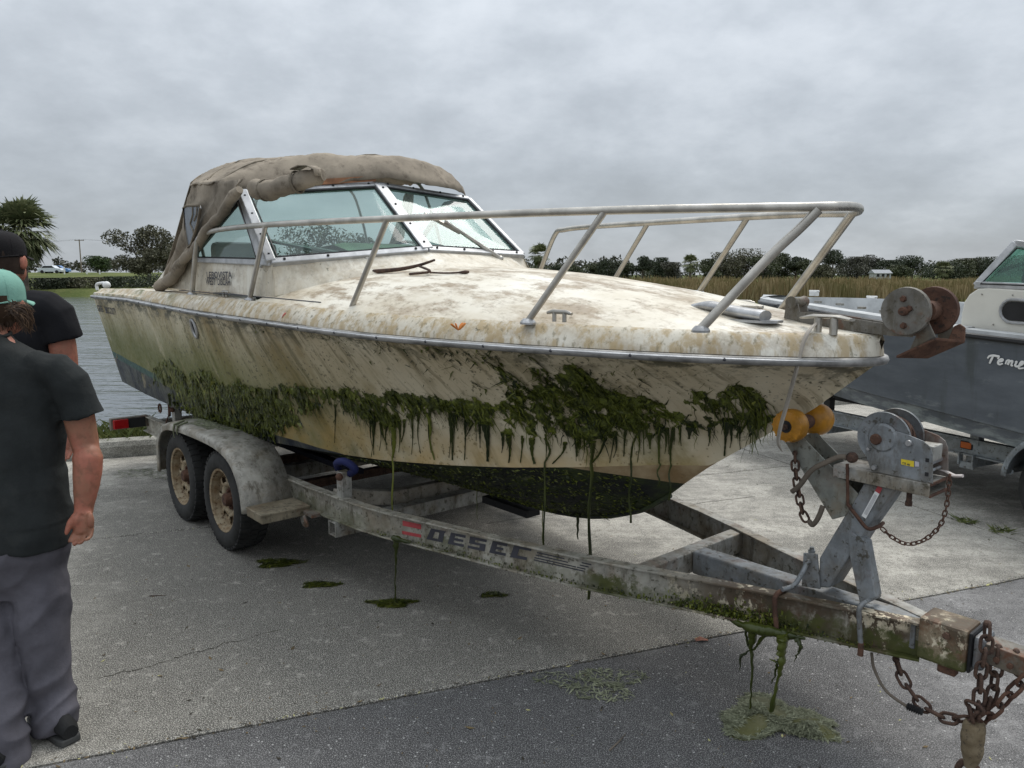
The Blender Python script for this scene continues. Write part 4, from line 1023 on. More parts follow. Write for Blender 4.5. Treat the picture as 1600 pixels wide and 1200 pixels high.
for a, r_ in ((1.9, .045), (.3, .03), (-1.6, .05)):
    b = MB(); b.lathe([(-.016, .0), (-.016, .009), (-.006, .012), (.0, .012)], (c_[0] + r_ * math.cos(a) * .5, -.058, c_[2] + r_ * math.sin(a)), (0, 1, 0), 6); b.build('bolt', M_rust, SH)
b = MB(); b.lathe([(-.03, .0), (-.03, .013), (-.02, .016), (.0, .016)], (c_[0], -.058, c_[2]), (0, 1, 0), 12); b.build('axle', M_rust, SH, smooth=40)
c2 = L(1458, 485, .05); m = MB(); m.lathe(prof, (c2[0], .055, c2[2]), (0, 1, 0), 28); m.lathe([(-.07, .035), (.0, .035)], (c2[0], .05, c2[2]), (0, 1, 0), 16); m.build('sheave', M_rust, ANC, smooth=35)
m = MB()
pb = [L(1440, 480, -.02), L(1452, 505, -.02), L(1462, 527, -.02), L(1420, 548, -.02), L(1432, 522, -.02)]
m.prism([tuple(p) for p in pb], (0, .008, 0)); pb = [L(1470, 478, .06), L(1486, 480, .06), L(1490, 530, .06), L(1464, 532, .06)]
m.prism([tuple(p) for p in pb], (0, .008, 0)); m.build('cheek', M_rust_grey, ANC, bevel=.003)
p0, p1, p2, p3 = L(1400, 557, -.06), L(1462, 529, -.04), L(1508, 533, .06), L(1450, 558, .02)
m = MB(); m.hexa([tuple(p + np.array([0, 0, -.006])) for p in (p0, p3, p2, p1)] + [tuple(p + np.array([0, 0, .004])) for p in (p0, p3, p2, p1)])
pt = [L(1480, 534, .05), L(1507, 534, .07), L(1508, 512, .075), L(1499, 506, .07), L(1490, 510, .06)]
m.prism([tuple(p) for p in pt], (0, .008, 0)); m.build('fluke', M_rust, ANC, bevel=.002)
# stern chocks, through-hull, lettering
m = MB(); s0 = L(152, 450, -1.0); m.tube(arc([s0 + np.array([0, 0, -.02]), s0 + np.array([0, 0, .035]), s0 + np.array([.18, .03, .045]), s0 + np.array([.22, .03, -.01])], 5), .014, 8); m.ball(s0 + np.array([.26, .02, .03]), .035, 10, 7); bo(m, 'stern_handle', M_white, smooth=60)
_U = np.repeat(np.linspace(-6.8, -.6, 240), 60); _S = np.tile(np.linspace(0, 1, 60), 240); _Q = proj(F1.glob(hull(_U, _S)))
def hull_at(px, py):       # where a sight line meets the near topsides
    i = np.argmin(((_Q - [px, py]) ** 2).sum(1)); u, s = _U[i], _S[i]; du, ds_ = .026, .017
    for _ in range(3):
        uu = np.repeat(np.linspace(u - du, u + du, 13), 13); ss = np.clip(np.tile(np.linspace(s - ds_, s + ds_, 13), 13), 0, 1)
        i = np.argmin(((proj(F1.glob(hull(uu, ss))) - [px, py]) ** 2).sum(1)); u, s = uu[i], ss[i]; du /= 5; ds_ /= 5
    return u, s
def hull_frame(u, s):
    p = hull(u, s); du = hull(u + .01, s) - hull(u - .01, s); ds_ = hull(u, min(1, s + .02)) - hull(u, max(0, s - .02))
    n = np.cross(du, ds_); n /= np.linalg.norm(n); n = n if n[1] < 0 else -n
    return p, du / np.linalg.norm(du), ds_ / np.linalg.norm(ds_), n
u, s = hull_at(305, 513); p, du, ds_, n = hull_frame(u, s)
m = MB(); m.tube([tuple(p + n * .006 + du * .035 * math.cos(a) + ds_ * .06 * math.sin(a)) for a in np.linspace(0, 2 * PI, 21)[:-1]], .011, 7, closed=True); TH = bo(m, 'hull_fitting', M_chrome, smooth=60)
m = MB(); m.add([tuple(p + n * .004 + du * .03 * math.cos(a) + ds_ * .055 * math.sin(a)) for a in np.linspace(0, 2 * PI, 21)[:-1]], [tuple(range(20))]); m.build('opening', M_black, TH)
def text_mesh(txt, size, shear=0, bold=0.0):
    cu_ = bpy.data.curves.new('t', 'FONT'); cu_.body = txt; cu_.size = size; cu_.shear = shear; cu_.offset = bold; cu_.extrude = 0.0; cu_.resolution_u = 3
    o = bpy.data.objects.new('t', cu_); C.objects.link(o); me = evaluated(o, 'lettering'); bpy.data.objects.remove(o); return me
def letter_on(me, fn, name, mat, parent, loc=(0, 0, 0)):
    for v in me.vertices: v.co = fn(v.co.x, v.co.y)
    return link(name, me, mat, parent, loc)
def hull_text(txt, px, py, size, wid, lift=.004):
    u0, s0 = hull_at(px, py); me = text_mesh(txt, size, .05, .0012)
    w0 = max(v.co.x for v in me.vertices)
    def f(x, y):
        p, du, ds_, n = hull_frame(u0 + x * wid / w0, s0); return Vector(p + ds_ * y + n * lift)
    return letter_on(me, f, 'lettering', M_ink, BOAT, BL)
hull_text('GRIB', 152, 487, .085, .19); hull_text('SMOC-DUTY', 166, 489, .085, .36)
for txt, px, py, sz, px1 in (('LEBOVISTA', 323, 430, .062, 363), ('WEST', 322, 440, .062, 337), ('DISCAH', 340, 440.5, .062, 360)):
    me = text_mesh(txt, sz, 0, .0012); w0 = max(v.co.x for v in me.vertices); a = L(px, py, -.938); e = L(px1, py, -.938)
    letter_on(me, lambda x, y: Vector((a[0] + x / w0 * (e[0] - a[0]), -.940, a[2] + y - .02)), 'lettering', M_ink, BOAT, BL)

# ---- algae on the boat: hanging ribbons over a band of the topsides
up_px = np.array([(190, 590), (230, 572), (262, 556), (290, 580), (318, 572), (345, 598), (400, 602), (440, 602), (480, 600), (520, 608), (560, 606), (600, 613), (640, 616), (700, 622), (760, 620), (800, 612), (830, 606), (858, 598), (872, 576), (890, 562), (905, 572), (925, 590), (960, 612), (985, 622), (1010, 618), (1030, 626), (1060, 620), (1080, 614), (1110, 610), (1140, 602), (1162, 600), (1180, 608), (1196, 622), (1208, 650)], float)
lo_px = np.array([(190, 592), (240, 610), (280, 632), (310, 655), (345, 672), (390, 676), (430, 676), (455, 668), (480, 652), (505, 636), (540, 642), (575, 660), (610, 672), (640, 655), (680, 644), (720, 655), (760, 668), (790, 684), (830, 690), (860, 684), (900, 690), (950, 684), (1000, 668), (1040, 676), (1080, 668), (1100, 676), (1130, 664), (1165, 676), (1190, 668), (1208, 652)], float)
def hull_fast(u, s): return hull(u, s)
def clump(u, s, k):
    return np.array([mnoise.noise((a * 2.6 + k, b * 2.2, k)) * .65 + mnoise.noise((a * 8.5, b * 5 + k, 3.1)) * .55 for a, b in zip(u, s)])
def band_edges(u, s):
    q = proj(F1.glob(hull(u, s)))
    return q, np.interp(q[:, 0], lo_px[:, 0], lo_px[:, 1]), np.interp(q[:, 0], up_px[:, 0], up_px[:, 1])
def weed_mask(u, s):
    """how deep inside the matted band a point of the topsides lies (above 0 = weed)"""
    q, lo, hi = band_edges(u, s)
    d = np.minimum(q[:, 1] - hi, lo - q[:, 1]) / 9.0
    low = np.clip((q[:, 1] - (hi + lo) / 2) / 30, 0, 1)
    n = np.array([mnoise.noise((a * 3.1, b * 2.6, 1.7)) * .9 + mnoise.noise((a * 11, b * 8, 5.2)) * .8 + mnoise.noise((a * 33 + 3 * b, b * 15, 8.1)) * .75 + mnoise.noise((a * 80, b * 34, 2.2)) * .5 for a, b in zip(u, s)])
    drip = np.array([mnoise.noise((a * 21, b * 1.5, 11.)) for a, b in zip(u, s)])
    aft = np.clip((-u - 4.5) / 1.2, 0, 1)
    hole = np.array([mnoise.noise((a * 26 + 7, b * 17, 4.4)) for a, b in zip(u, s)])
    return np.minimum(d, .85) + n * 1.15 + drip * low * 1.7 - aft * (.95 + 1.1 * np.abs(drip)) - .4 * np.clip(hole - .2, 0, 1) * 8 - .12, q
def grow(n, seed, j=6, top=0):
    r = np.random.default_rng(seed); u = r.uniform(-6.35, -.55, n); s = r.uniform(.02, .98, n)
    q, lo, hi = band_edges(u, s); ok = (q[:, 1] > hi - 16) & (q[:, 1] < lo + 16); u, s, hi = u[ok], s[ok], hi[ok]
    k_, q = weed_mask(u, s); k = k_ > .1
    if top: k &= q[:, 1] < hi + top
    return u[k], s[k], q[k]
def ribbons(u, s, ln, wd, seed, segs=4, lift=.012, twist=.35, sway=.3):
    r = np.random.default_rng(seed); n = len(u)
    V = np.zeros((n, segs + 1, 2, 3)); ph = r.uniform(0, 6.28, n)
    side = r.normal(0, sway, n); uu = u.copy(); ss = s.copy(); base = r.uniform(.003, .014, n); lf = base.copy(); tw = r.normal(0, twist, n)
    hgt = np.maximum(.1, zs(u) - chine(u)[1]); bow = r.uniform(.1, 1., n) * lift
    for i in range(segs + 1):
        t = i / segs
        c = hull(np.clip(uu, U0, U1 - .01), np.clip(ss, 0.0, 1)); c[:, 1] -= lf; c[:, 2] -= np.maximum(0, -ss) * hgt
        w_ = wd * (1 - .82 * t ** 1.6) * (.75 + .4 * np.sin(ph + t * 6) ** 2)
        V[:, i, 0] = c + np.stack([w_, -w_ * tw, w_ * .2 * tw], 1); V[:, i, 1] = c + np.stack([-w_, w_ * tw, np.zeros(n)], 1)
        V[:, i, :, 1] = np.minimum(V[:, i, :, 1], (c[:, 1] + lf - .0015)[:, None])
        uu += ln / segs * side + r.normal(0, .004, n); ss -= ln / segs / hgt; lf = base + bow * np.sin(t * PI * .9)
    V = V.reshape(-1, 3); b = (np.arange(n)[:, None] * (segs + 1) * 2 + np.arange(segs)[None, :] * 2)[..., None] + np.array([0, 1, 3, 2])
    return V, b.reshape(-1, 4)
def weed(name, u, s, ln, wd, seed, **k):
    V, Fq = ribbons(u, s, ln, wd, seed, **k); return link(name, np_mesh(name, V, Fq), M_algae, BOAT, BL, kind='stuff')
# the slimy mat itself: a lumpy sheet with ragged edges and holes lying on the hull
nu, ns = 760, 92
ug = np.linspace(-6.35, -.56, nu); sg_ = np.linspace(.0, .97, ns)
UU, SS = [a.ravel() for a in np.meshgrid(ug, sg_, indexing='ij')]
q, lo, hi = band_edges(UU, SS); cand = (q[:, 1] > hi - 26) & (q[:, 1] < lo + 34)
mk = np.full(len(UU), -9.); mk[cand], _ = weed_mask(UU[cand], SS[cand])
P = hull(UU, SS); th = np.zeros(len(UU))
th[cand] = [max(0, .5 + .75 * mnoise.noise((a * 14, b * 8, 2.)) + .6 * mnoise.noise((a * 37, b * 18, 6.)) + .4 * mnoise.noise((a * 90, b * 40, 9.))) for a, b in zip(UU[cand], SS[cand])]
P[:, 1] -= .0025 + np.clip(mk, 0, 1) * .013 * th
jr = np.random.default_rng(77); P[:, 0] += jr.normal(0, .0018, len(UU)); P[:, 2] += jr.normal(0, .0018, len(UU))
idx = np.arange(nu * ns).reshape(nu, ns); Q = np.stack([idx[:-1, :-1], idx[1:, :-1], idx[1:, 1:], idx[:-1, 1:]], -1).reshape(-1, 4)
Q = Q[(mk[Q] > .1).sum(1) >= 3]; used = np.unique(Q); rem = np.full(nu * ns, -1); rem[used] = np.arange(len(used))
link('algae_mat', np_mesh('algae_mat', P[used], rem[Q]), M_algae_mat, BOAT, BL, smooth=True, kind='stuff')
r = np.random.default_rng(5)
# fronds over the mat, wide and close to the hull
u, s, q = grow(8000, 2); n = len(u); k = r.random(n) < np.where(u < -4.7, .22, 1.); u, s = u[k], s[k]; n = len(u)
weed('algae_fronds', u, s, r.uniform(.015, .06, n), r.uniform(.002, .009, n), 7, lift=.008, twist=.6, sway=.7)
# thin strings hanging out of the mat
u, s, q = grow(6500, 3); n = len(u); k = r.random(n) < np.where(u < -4.7, .8, 1.); u, s = u[k], s[k]; n = len(u)
weed('algae_strings', u, s, r.uniform(.04, .13, n), r.uniform(.0012, .004, n), 17, lift=.016, segs=6, sway=.22)
# ragged tufts combed up along the upper edge
u, s, q = grow(9000, 21, top=10); n = len(u); k = r.random(n) < np.where(u < -4.7, .3, 1.); u, s = u[k], s[k]; n = len(u); weed('algae_fringe', u, s, -r.uniform(.008, .03, n), r.uniform(.0015, .006, n), 8, lift=.006, sway=1.4)
# stray flecks stuck to the pale topsides
n = 420; weed('algae_flecks', r.uniform(-5.6, -.7, n), r.uniform(.1, 1, n), r.uniform(.003, .014, n), r.uniform(.0008, .0024, n), 9, segs=2, lift=.001)
def band(cu, su, cs, ss_, n, seed, ln, wd):
    r = np.random.default_rng(seed); u = r.normal(cu, su, n).clip(-3.4, -.6); s = r.normal(cs, ss_, n).clip(.3, .99)
    c = clump(u, s, 4.4); k = c > .05; u, s = u[k], s[k]; n = len(u); weed('algae_flecks', u, s, r.uniform(*ln, n), r.uniform(*wd, n), seed, segs=3, lift=.004, sway=1.1)
band(-1.95, .28, .93, .05, 130, 10, (.006, .03), (.002, .007)); band(-1.62, .14, .72, .10, 420, 11, (.01, .05), (.003, .011)); band(-1.25, .22, .62, .10, 300, 12, (.006, .03), (.001, .005)); band(-1.0, .18, .85, .08, 160, 13, (.006, .025), (.001, .004)); band(-2.6, .5, .96, .03, 260, 14, (.004, .02), (.001, .004)); band(-.85, .1, .6, .1, 120, 15, (.006, .02), (.001, .004))
# tendrils that run down the side, some of them dripping free below the chine
def tendril(pxs, w0, w1, seed, free=None, name='algae_tendril'):
    r_ = random.Random(seed); P = []; W = []
    pts2 = arc([(x, y, 0) for x, y in pxs], 6)
    for i, p in enumerate(pts2):
        u_, s_ = hull_at(p[0], p[1]); q_, du, ds_, n_ = hull_frame(u_, s_); P.append(q_ + n_ * .007)
    if free:
        last = P[-1].copy(); zend = free
        for t in np.linspace(.08, 1, 9): P.append(np.array([last[0] + .006 * math.sin(t * 9 + seed), last[1] + .004 * math.cos(t * 7), last[2] + (zend - last[2]) * t]))
    m = MB(); N = len(P)
    ww = [max(w1, w0 * (1 - (i / (N - 1)) ** .75)) * (.75 + .5 * abs(math.sin(i * 1.9 + seed))) for i in range(N)]
    m.tube([tuple(p) for p in P], ww, 6, flat=.5)
    return m.build(name, M_algae, BOAT, BL, smooth=60)
TEN = [([(616, 665), (617, 690), (616, 705), (614, 716)], .016, .0045, .26), ([(596, 660), (600, 680), (606, 694)], .010, .003, None), ([(633, 655), (632, 675), (628, 690)], .010, .003, None),
       ([(670, 645), (674, 668), (673, 688), (680, 718)], .013, .004, None), ([(704, 652), (707, 680), (708, 718)], .012, .004, None), ([(728, 656), (728, 690), (727, 718)], .008, .003, None), ([(740, 660), (732, 676), (727, 684)], .007, .003, None),
       ([(757, 660), (762, 690), (763, 720)], .017, .006, None), ([(797, 680), (798, 705), (796, 722)], .016, .005, None), ([(818, 684), (816, 705), (814, 722)], .007, .003, None), ([(832, 684), (832, 706), (836, 724)], .018, .006, None),
       ([(853, 684), (860, 704), (852, 722)], .010, .005, .29), ([(884, 690), (880, 706), (864, 724)], .012, .004, None), ([(902, 690), (902, 712)], .012, .006, None), ([(928, 688), (926, 708), (924, 723)], .019, .009, .22),
       ([(946, 684), (938, 706), (926, 722)], .010, .005, None), ([(962, 672), (957, 700), (953, 722)], .006, .002, None), ([(978, 668), (976, 690), (975, 712)], .010, .003, None), ([(1003, 668), (990, 690), (986, 716)], .009, .005, .62),
       ([(1015, 676), (1016, 700)], .018, .004, None), ([(1031, 664), (1030, 690), (1030, 722)], .010, .004, .80), ([(1052, 670), (1048, 700), (1048, 722)], .009, .004, .74), ([(1078, 664), (1077, 684)], .022, .005, None), ([(1110, 664), (1108, 680)], .012, .004, None), ([(1135, 656), (1134, 690), (1133, 712)], .011, .004, None)]
for i, (pp, a, b, f) in enumerate(TEN): tendril(pp, a, b, i, f)
rt_ = np.random.default_rng(91)
for i in range(46):
    x = rt_.uniform(520, 1170); lo_ = np.interp(x, lo_px[:, 0], lo_px[:, 1]); chy = np.interp(x, [480, 600, 800, 1000, 1128, 1170], [702, 717, 724, 724, 722, 700]); y1 = lo_ + (chy - lo_) * rt_.uniform(.25, .98)
    tendril([(x, lo_ - 8), (x + rt_.uniform(-2, 2), (lo_ + y1) / 2), (x + rt_.uniform(-3, 3), y1)], rt_.uniform(.004, .012), .0018, 120 + i, None)
for i, (x, y, v, z1, w_) in enumerate([(745, 745, -.25, .36, .004), (903, 802, -.02, .34, .011), (848, 770, -.15, .30, .004)]):
    p = L(x, y, v); m = MB(); m.tube([(p[0] + .004 * math.sin(k * 3), p[1], p[2] + .03 + (z1 - p[2]) * t) for k, t in enumerate(np.linspace(0, 1, 8))], [w_ * (1 - .7 * t) for t in np.linspace(0, 1, 8)], 6); bo(m, 'algae_tendril', M_algae, smooth=60)
# slime hanging aft over the dark paint
r = np.random.default_rng(17)
for i in range(30):
    x = r.uniform(265, 440); y0 = np.interp(x, [260, 300, 440], [615, 640, 680]) + r.uniform(-6, 6); y1 = min(y0 + r.uniform(18, 42), np.interp(x, [250, 330, 400, 500], [628, 664, 686, 703]))
    tendril([(x, y0), (x + r.uniform(-3, 3), (y0 + y1) / 2), (x + r.uniform(-3, 3), y1)], r.uniform(.010, .022), .005, 60 + i, None)
# fur of weed on the underside of the forefoot
n = 3600; u = r.uniform(-3.1, -1.35, n); t = r.random(n); c_, zc_ = chine(u)
P = np.stack([u, -c_ * t, kz(u) + (zc_ - kz(u)) * t ** 1.15 - .006], 1); keep = P[:, 2] < .88 - .11 * (u + 1.86) * (u > -2) + (u <= -2) * 9; P = P[keep]; n = len(P)
w_ = r.uniform(.003, .012, n); l_ = r.uniform(.006, .018, n); a = r.normal(0, 1, (n, 3)) * np.array([1.2, .35, .3]); a[:, 2] = -np.abs(a[:, 2]) - .05
V = np.stack([P + np.array([1, 0, 0]) * w_[:, None], P - np.array([1, 0, 0]) * w_[:, None], P + a * l_[:, None] - np.array([.6, 0, 0]) * w_[:, None], P + a * l_[:, None] + np.array([.6, 0, 0]) * w_[:, None]], 1).reshape(-1, 3)
link('algae_fur', np_mesh('algae_fur', V, np.arange(4 * n).reshape(-1, 4)), M_algae, BOAT, BL, kind='stuff')

# ---- loose things lying on or hanging from the boat
def G1(p): return F1.glob(np.asarray(p, float)[None])[0]
def thing_at(name, p, label, cat, group=None):
    o = empty(name, tuple(G1(p)), F1.rz); return tag(o, label, cat, group)
def deck_hit(x, y):
    """point of the foredeck under a sight line"""
    best = min((L(x, y, v) for v in np.linspace(-.95, .8, 350)), key=lambda q: abs(q[2] - deck(q[0], q[1])) + (9 if q[0] > -.4 or q[0] < -3.4 or abs(q[1]) > float(dedge(q[0])) else 0))
    return np.array([best[0], best[1], deck(best[0], best[1])])
K = {k: deck_hit(*k) for k in ((584, 428), (625, 426), (655, 424), (679, 425), (672, 430), (640, 431), (700, 429), (733, 428))}
p = K[(625, 426)] + np.array([0, 0, .012]); up = lambda k, h=.012: tuple(K[k] - p + np.array([0, 0, h]))
st = thing_at('stick', p, 'dark forked stick lying on the foredeck below the windscreen', 'stick')
m = MB(); m.tube(arc([up((584, 428)), up((625, 426), .02), up((655, 424), .035), up((679, 425), .065)], 5), [.014 - .0005 * i for i in range(16)], 7); m.build('stem', M_rust_dark, st, smooth=60)
m = MB(); m.tube(arc([up((655, 424), .03), up((672, 430), .02), up((640, 431), .01)], 4), .007, 6); m.build('twig', M_rust_dark, st)
m = MB(); m.tube(arc([up((672, 430), .014), up((700, 429), .008), up((733, 428), .01)], 6), [.005] * 10 + [.008, .010, .006], 6); m.build('twig', M_rust_dark, st)
def leaf(p, col, label, ln, rot, curl=.3, name='dead_leaf', n=1):
    o = thing_at(name, p, label, 'leaf')
    M_ = flat('leaf_' + label.split()[0], col, .6, 0, .3, 40); r_ = random.Random(int(ln * 1e4))
    for j in range(n):
        m = MB(); G = []; a0 = rot + j * 1.1; tilt = .35 + .3 * r_.random() * (n > 1)
        for t in np.linspace(0, 1, 7):
            w_ = ln * .22 * math.sin(PI * min(1, t * .96 + .02)) ** .8
            c_ = Vector((math.cos(a0) * t * ln, math.sin(a0) * t * ln * .3, (tilt if n > 1 else .6 * abs(math.sin(a0))) * t * ln + curl * ln * t * (1 - t))); sd_ = Vector((-math.sin(a0), .4, math.cos(a0))).normalized()
            G.append([tuple(c_ - sd_ * w_), tuple(c_ + Vector((0, -.15 * w_, 0))), tuple(c_ + sd_ * w_)])
        m.grid(G); m.build('blade', M_, o, smooth=60, solid=.001)
    return o
leaf(L(440, 497, -1.105), (.42, .10, .07), 'red leaf stuck to the gunwale above the rub rail', .055, 1.0, name='dead_leaf')
leaf(L(716, 516, -.93), (.62, .20, .03), 'orange curled leaf on the gunwale between the rail posts', .05, .2, n=4)
# strap hanging from the bow cleat
m = MB(); sp_ = arc([L(1273, 507, -.16), L(1262, 520, -.235), L(1252, 545, -.25), L(1245, 575, -.26), L(1230, 630, -.22), L(1220, 665, -.21), L(1216, 690, -.21), L(1222, 706, -.205)], 6)
sp0 = np.array(sp_[0]); so = thing_at('mooring_strap', sp0, 'grey webbing strap hanging from the bow cleat over the yellow roller', 'strap')
pp = [tuple(np.array(p) - sp0) for p in sp_]; m.tube(pp, [.015] * (len(pp) - 4) + [.013, .01, .007, .004], 6, flat=.35, up0=(0, 1, 0)); m.build('webbing', M_strap, so, smooth=60)

# ================================================================== the trailer under the old boat
TR = empty('boat_trailer', tuple(F1.glob(np.array([[0., 0, 0]]))[0]), F1.rz)
tag(TR, 'galvanised tandem axle boat trailer caked with mud and algae under the old boat', 'boat trailer')
ZT, ZB = .52, .385
near_rail = [(-6.45, -.85), (-5.5, -.85), (-4.5, -.85), (-3.5, -.85), (-3.2, -.845), (-2.97, -.83), (-2.7, -.81), (-2.5, -.775), (-2.09, -.67), (-1.72, -.575), (-1.39, -.48), (-1.12, -.385), (-.86, -.285), (-.62, -.20), (-.40, -.125), (-.2, -.06), (-.115, -.03)]
def rail_z(u): return np.interp(u, [-6.45, -3.4, -2.9, 0], [.495, .515, .52, .525])
def ibeam(path, name, mat, h=.14, fl=.055, side=1):
    m = MB(); P = [np.array([u, side * v, 0.]) for u, v in path]; N = len(P)
    nr = []
    for i in range(N):
        d = P[min(i + 1, N - 1)] - P[max(i - 1, 0)]; d /= np.linalg.norm(d); nr.append(np.array([-d[1], d[0], 0]))
    def strip(o0, o1, za, zb):
        rows = []
        for i in range(N):
            zt = rail_z(P[i][0]); c = P[i]; row = []
            for o, z in ((o0, za), (o1, za), (o1, zb), (o0, zb)): row.append((c[0] + nr[i][0] * o, c[1] + nr[i][1] * o, zt + z))
            rows.append(row)
        m.grid(rows, wrap=True); m.add(rows[0], [(0, 1, 2, 3)]); m.add(rows[-1], [(3, 2, 1, 0)])
    strip(-.0035, .0035, -.009, -h + .009)
    strip(-fl / 2, fl / 2, -.009, 0); strip(-fl / 2 - .006, fl / 2, -h, -h + .009)
    return m.build(name, mat, TR, bevel=.002)
NR = ibeam(near_rail, 'frame_rail', M_galv_wet, side=1); FRL = ibeam(near_rail, 'frame_rail', M_galv, side=-1)
def cm(a, b, w_, h_, name='crossmember', mat=M_galv):
    m = MB(); m.bar(a, b, w_, h_); return m.build(name, mat, TR, bevel=.006)
cm((-1.13, -.36, .462), (-1.13, .37, .462), .07, .10)
m = MB(); m.bar((-1.09, .0, .465), (-.13, .0, .468), .09, .105); m.build('centre_beam', M_galv_clean, TR, bevel=.006)
cm((-6.3, -.82, .42), (-6.3, .82, .42), .08, .1); cm((-4.33, -.82, .33), (-4.33, .82, .33), .08, .1)
m = MB()
for a, b in (((-3.02, -.8, .49), (-3.02, -.42, .41)), ((-3.02, -.42, .41), (-3.02, .42, .41)), ((-3.02, .42, .41), (-3.02, .8, .49))): m.bar(a, b, .06, .085)
m.build('dipped_crossmember', mat_galv('muddy_crossmember', (.36, .33, .28), .45, .5), TR, bevel=.006)
# square tube stub below the near rail
m = MB(); o_, i_ = .042, .034
p = (-2.93, -.87, .335)
for a, b, w_, h_ in (((p[0] - .038, p[1], p[2]), (p[0] - .038, .8, p[2]), .008, .084), ((p[0] + .038, p[1], p[2]), (p[0] + .038, .8, p[2]), .008, .084), ((p[0], p[1] + .002, p[2] - .038), (p[0], .8, p[2] - .038), .068, .008), ((p[0], p[1] + .002, p[2] + .038), (p[0], .8, p[2] + .038), .068, .008)): m.bar(a, b, w_, h_)
m.build('square_tube', M_galv, TR)
# bunks on posts
M_carpet = flat('navy_carpet', (.012, .013, .022), .95)
for side in (-1, 1):
    for u in (-2.9, -5.75):
        m = MB(); m.box((u, side * .80, (.515 + .66) / 2), (.07, .06, .15)); PO = m.build('bunk_post', M_galv, TR, bevel=.004)
        m = MB(); m.tube(arc([(u - .06, side * .80, .665), (u - .02, side * .83, .71), (u + .05, side * .82, .73), (u + .09, side * .78, .69), (u + .03, side * .78, .65)], 4), .022, 8); m.build('bunk_bracket', M_blue, PO, smooth=60)
        m = MB(); m.ball((u + .02, side * .84, .64), .022, 8, 6); m.build('bolt', M_rust, PO)
    m = MB(); m.hexa([(-6.2, side * .50, .53), (-3.3, side * .44, .50), (-3.3, side * .58, .54), (-6.2, side * .66, .58), (-6.2, side * .50, .57), (-3.3, side * .44, .54), (-3.3, side * .58, .58), (-6.2, side * .66, .62)]); m.build('bunk', M_carpet, TR, bevel=.01)
m = MB(); m.hexa([(-2.6, -.05, .40), (-2.2, -.05, .40), (-2.2, .05, .40), (-2.6, .05, .40), (-2.6, -.05, .44), (-2.2, -.05, .44), (-2.2, .05, .44), (-2.6, .05, .44)]); m.build('keel_pad', M_rubber, TR)
# rear corner: light box
for side in (-1, 1):
    m = MB(); m.bar((-6.42, side * .85, .455), (-6.42, side * 1.16, .455), .06, .10); LB = m.build('light_bracket', M_rust_grey, TR, bevel=.004)
    m = MB(); m.box((-6.375, side * 1.085, .455), (.05, .12, .08)); m.build('tail_light', M_redlens, LB, bevel=.006)
    m = MB(); m.box((-6.39, side * .95, .452), (.03, .14, .085)); m.build('light_housing', M_black, LB, bevel=.004)
    m = MB(); m.bar((-6.05, side * .884, .43), (-6.05, side * .884, .51), .05, .02); m.bar((-5.8, side * .884, .43), (-5.8, side * .884, .51), .05, .02); m.build('rib', M_galv_moss, LB)
    m = MB(); m.box((-5.55, side * .86, .33), (.1, .06, .08)); m.build('spring_hanger', M_galv_moss, TR, bevel=.01)
    m = MB(); m.tube(arc([(-5.95, side * .80, .55), (-5.95, side * .80, .66), (-5.98, side * .82, .72)], 4), .012, 6); m.tube([(-5.9, side * .85, .5), (-6.05, side * .7, .72)], .006, 5); m.build('stay', M_rust, TR)
    m = MB(); m.tube([(-6.0 + .035 * math.cos(a), side * .86, .62 + .035 * math.sin(a)) for a in np.linspace(0, 2 * PI, 15)[:-1]], .008, 6, closed=True); m.build('tie_ring', M_rust, TR)
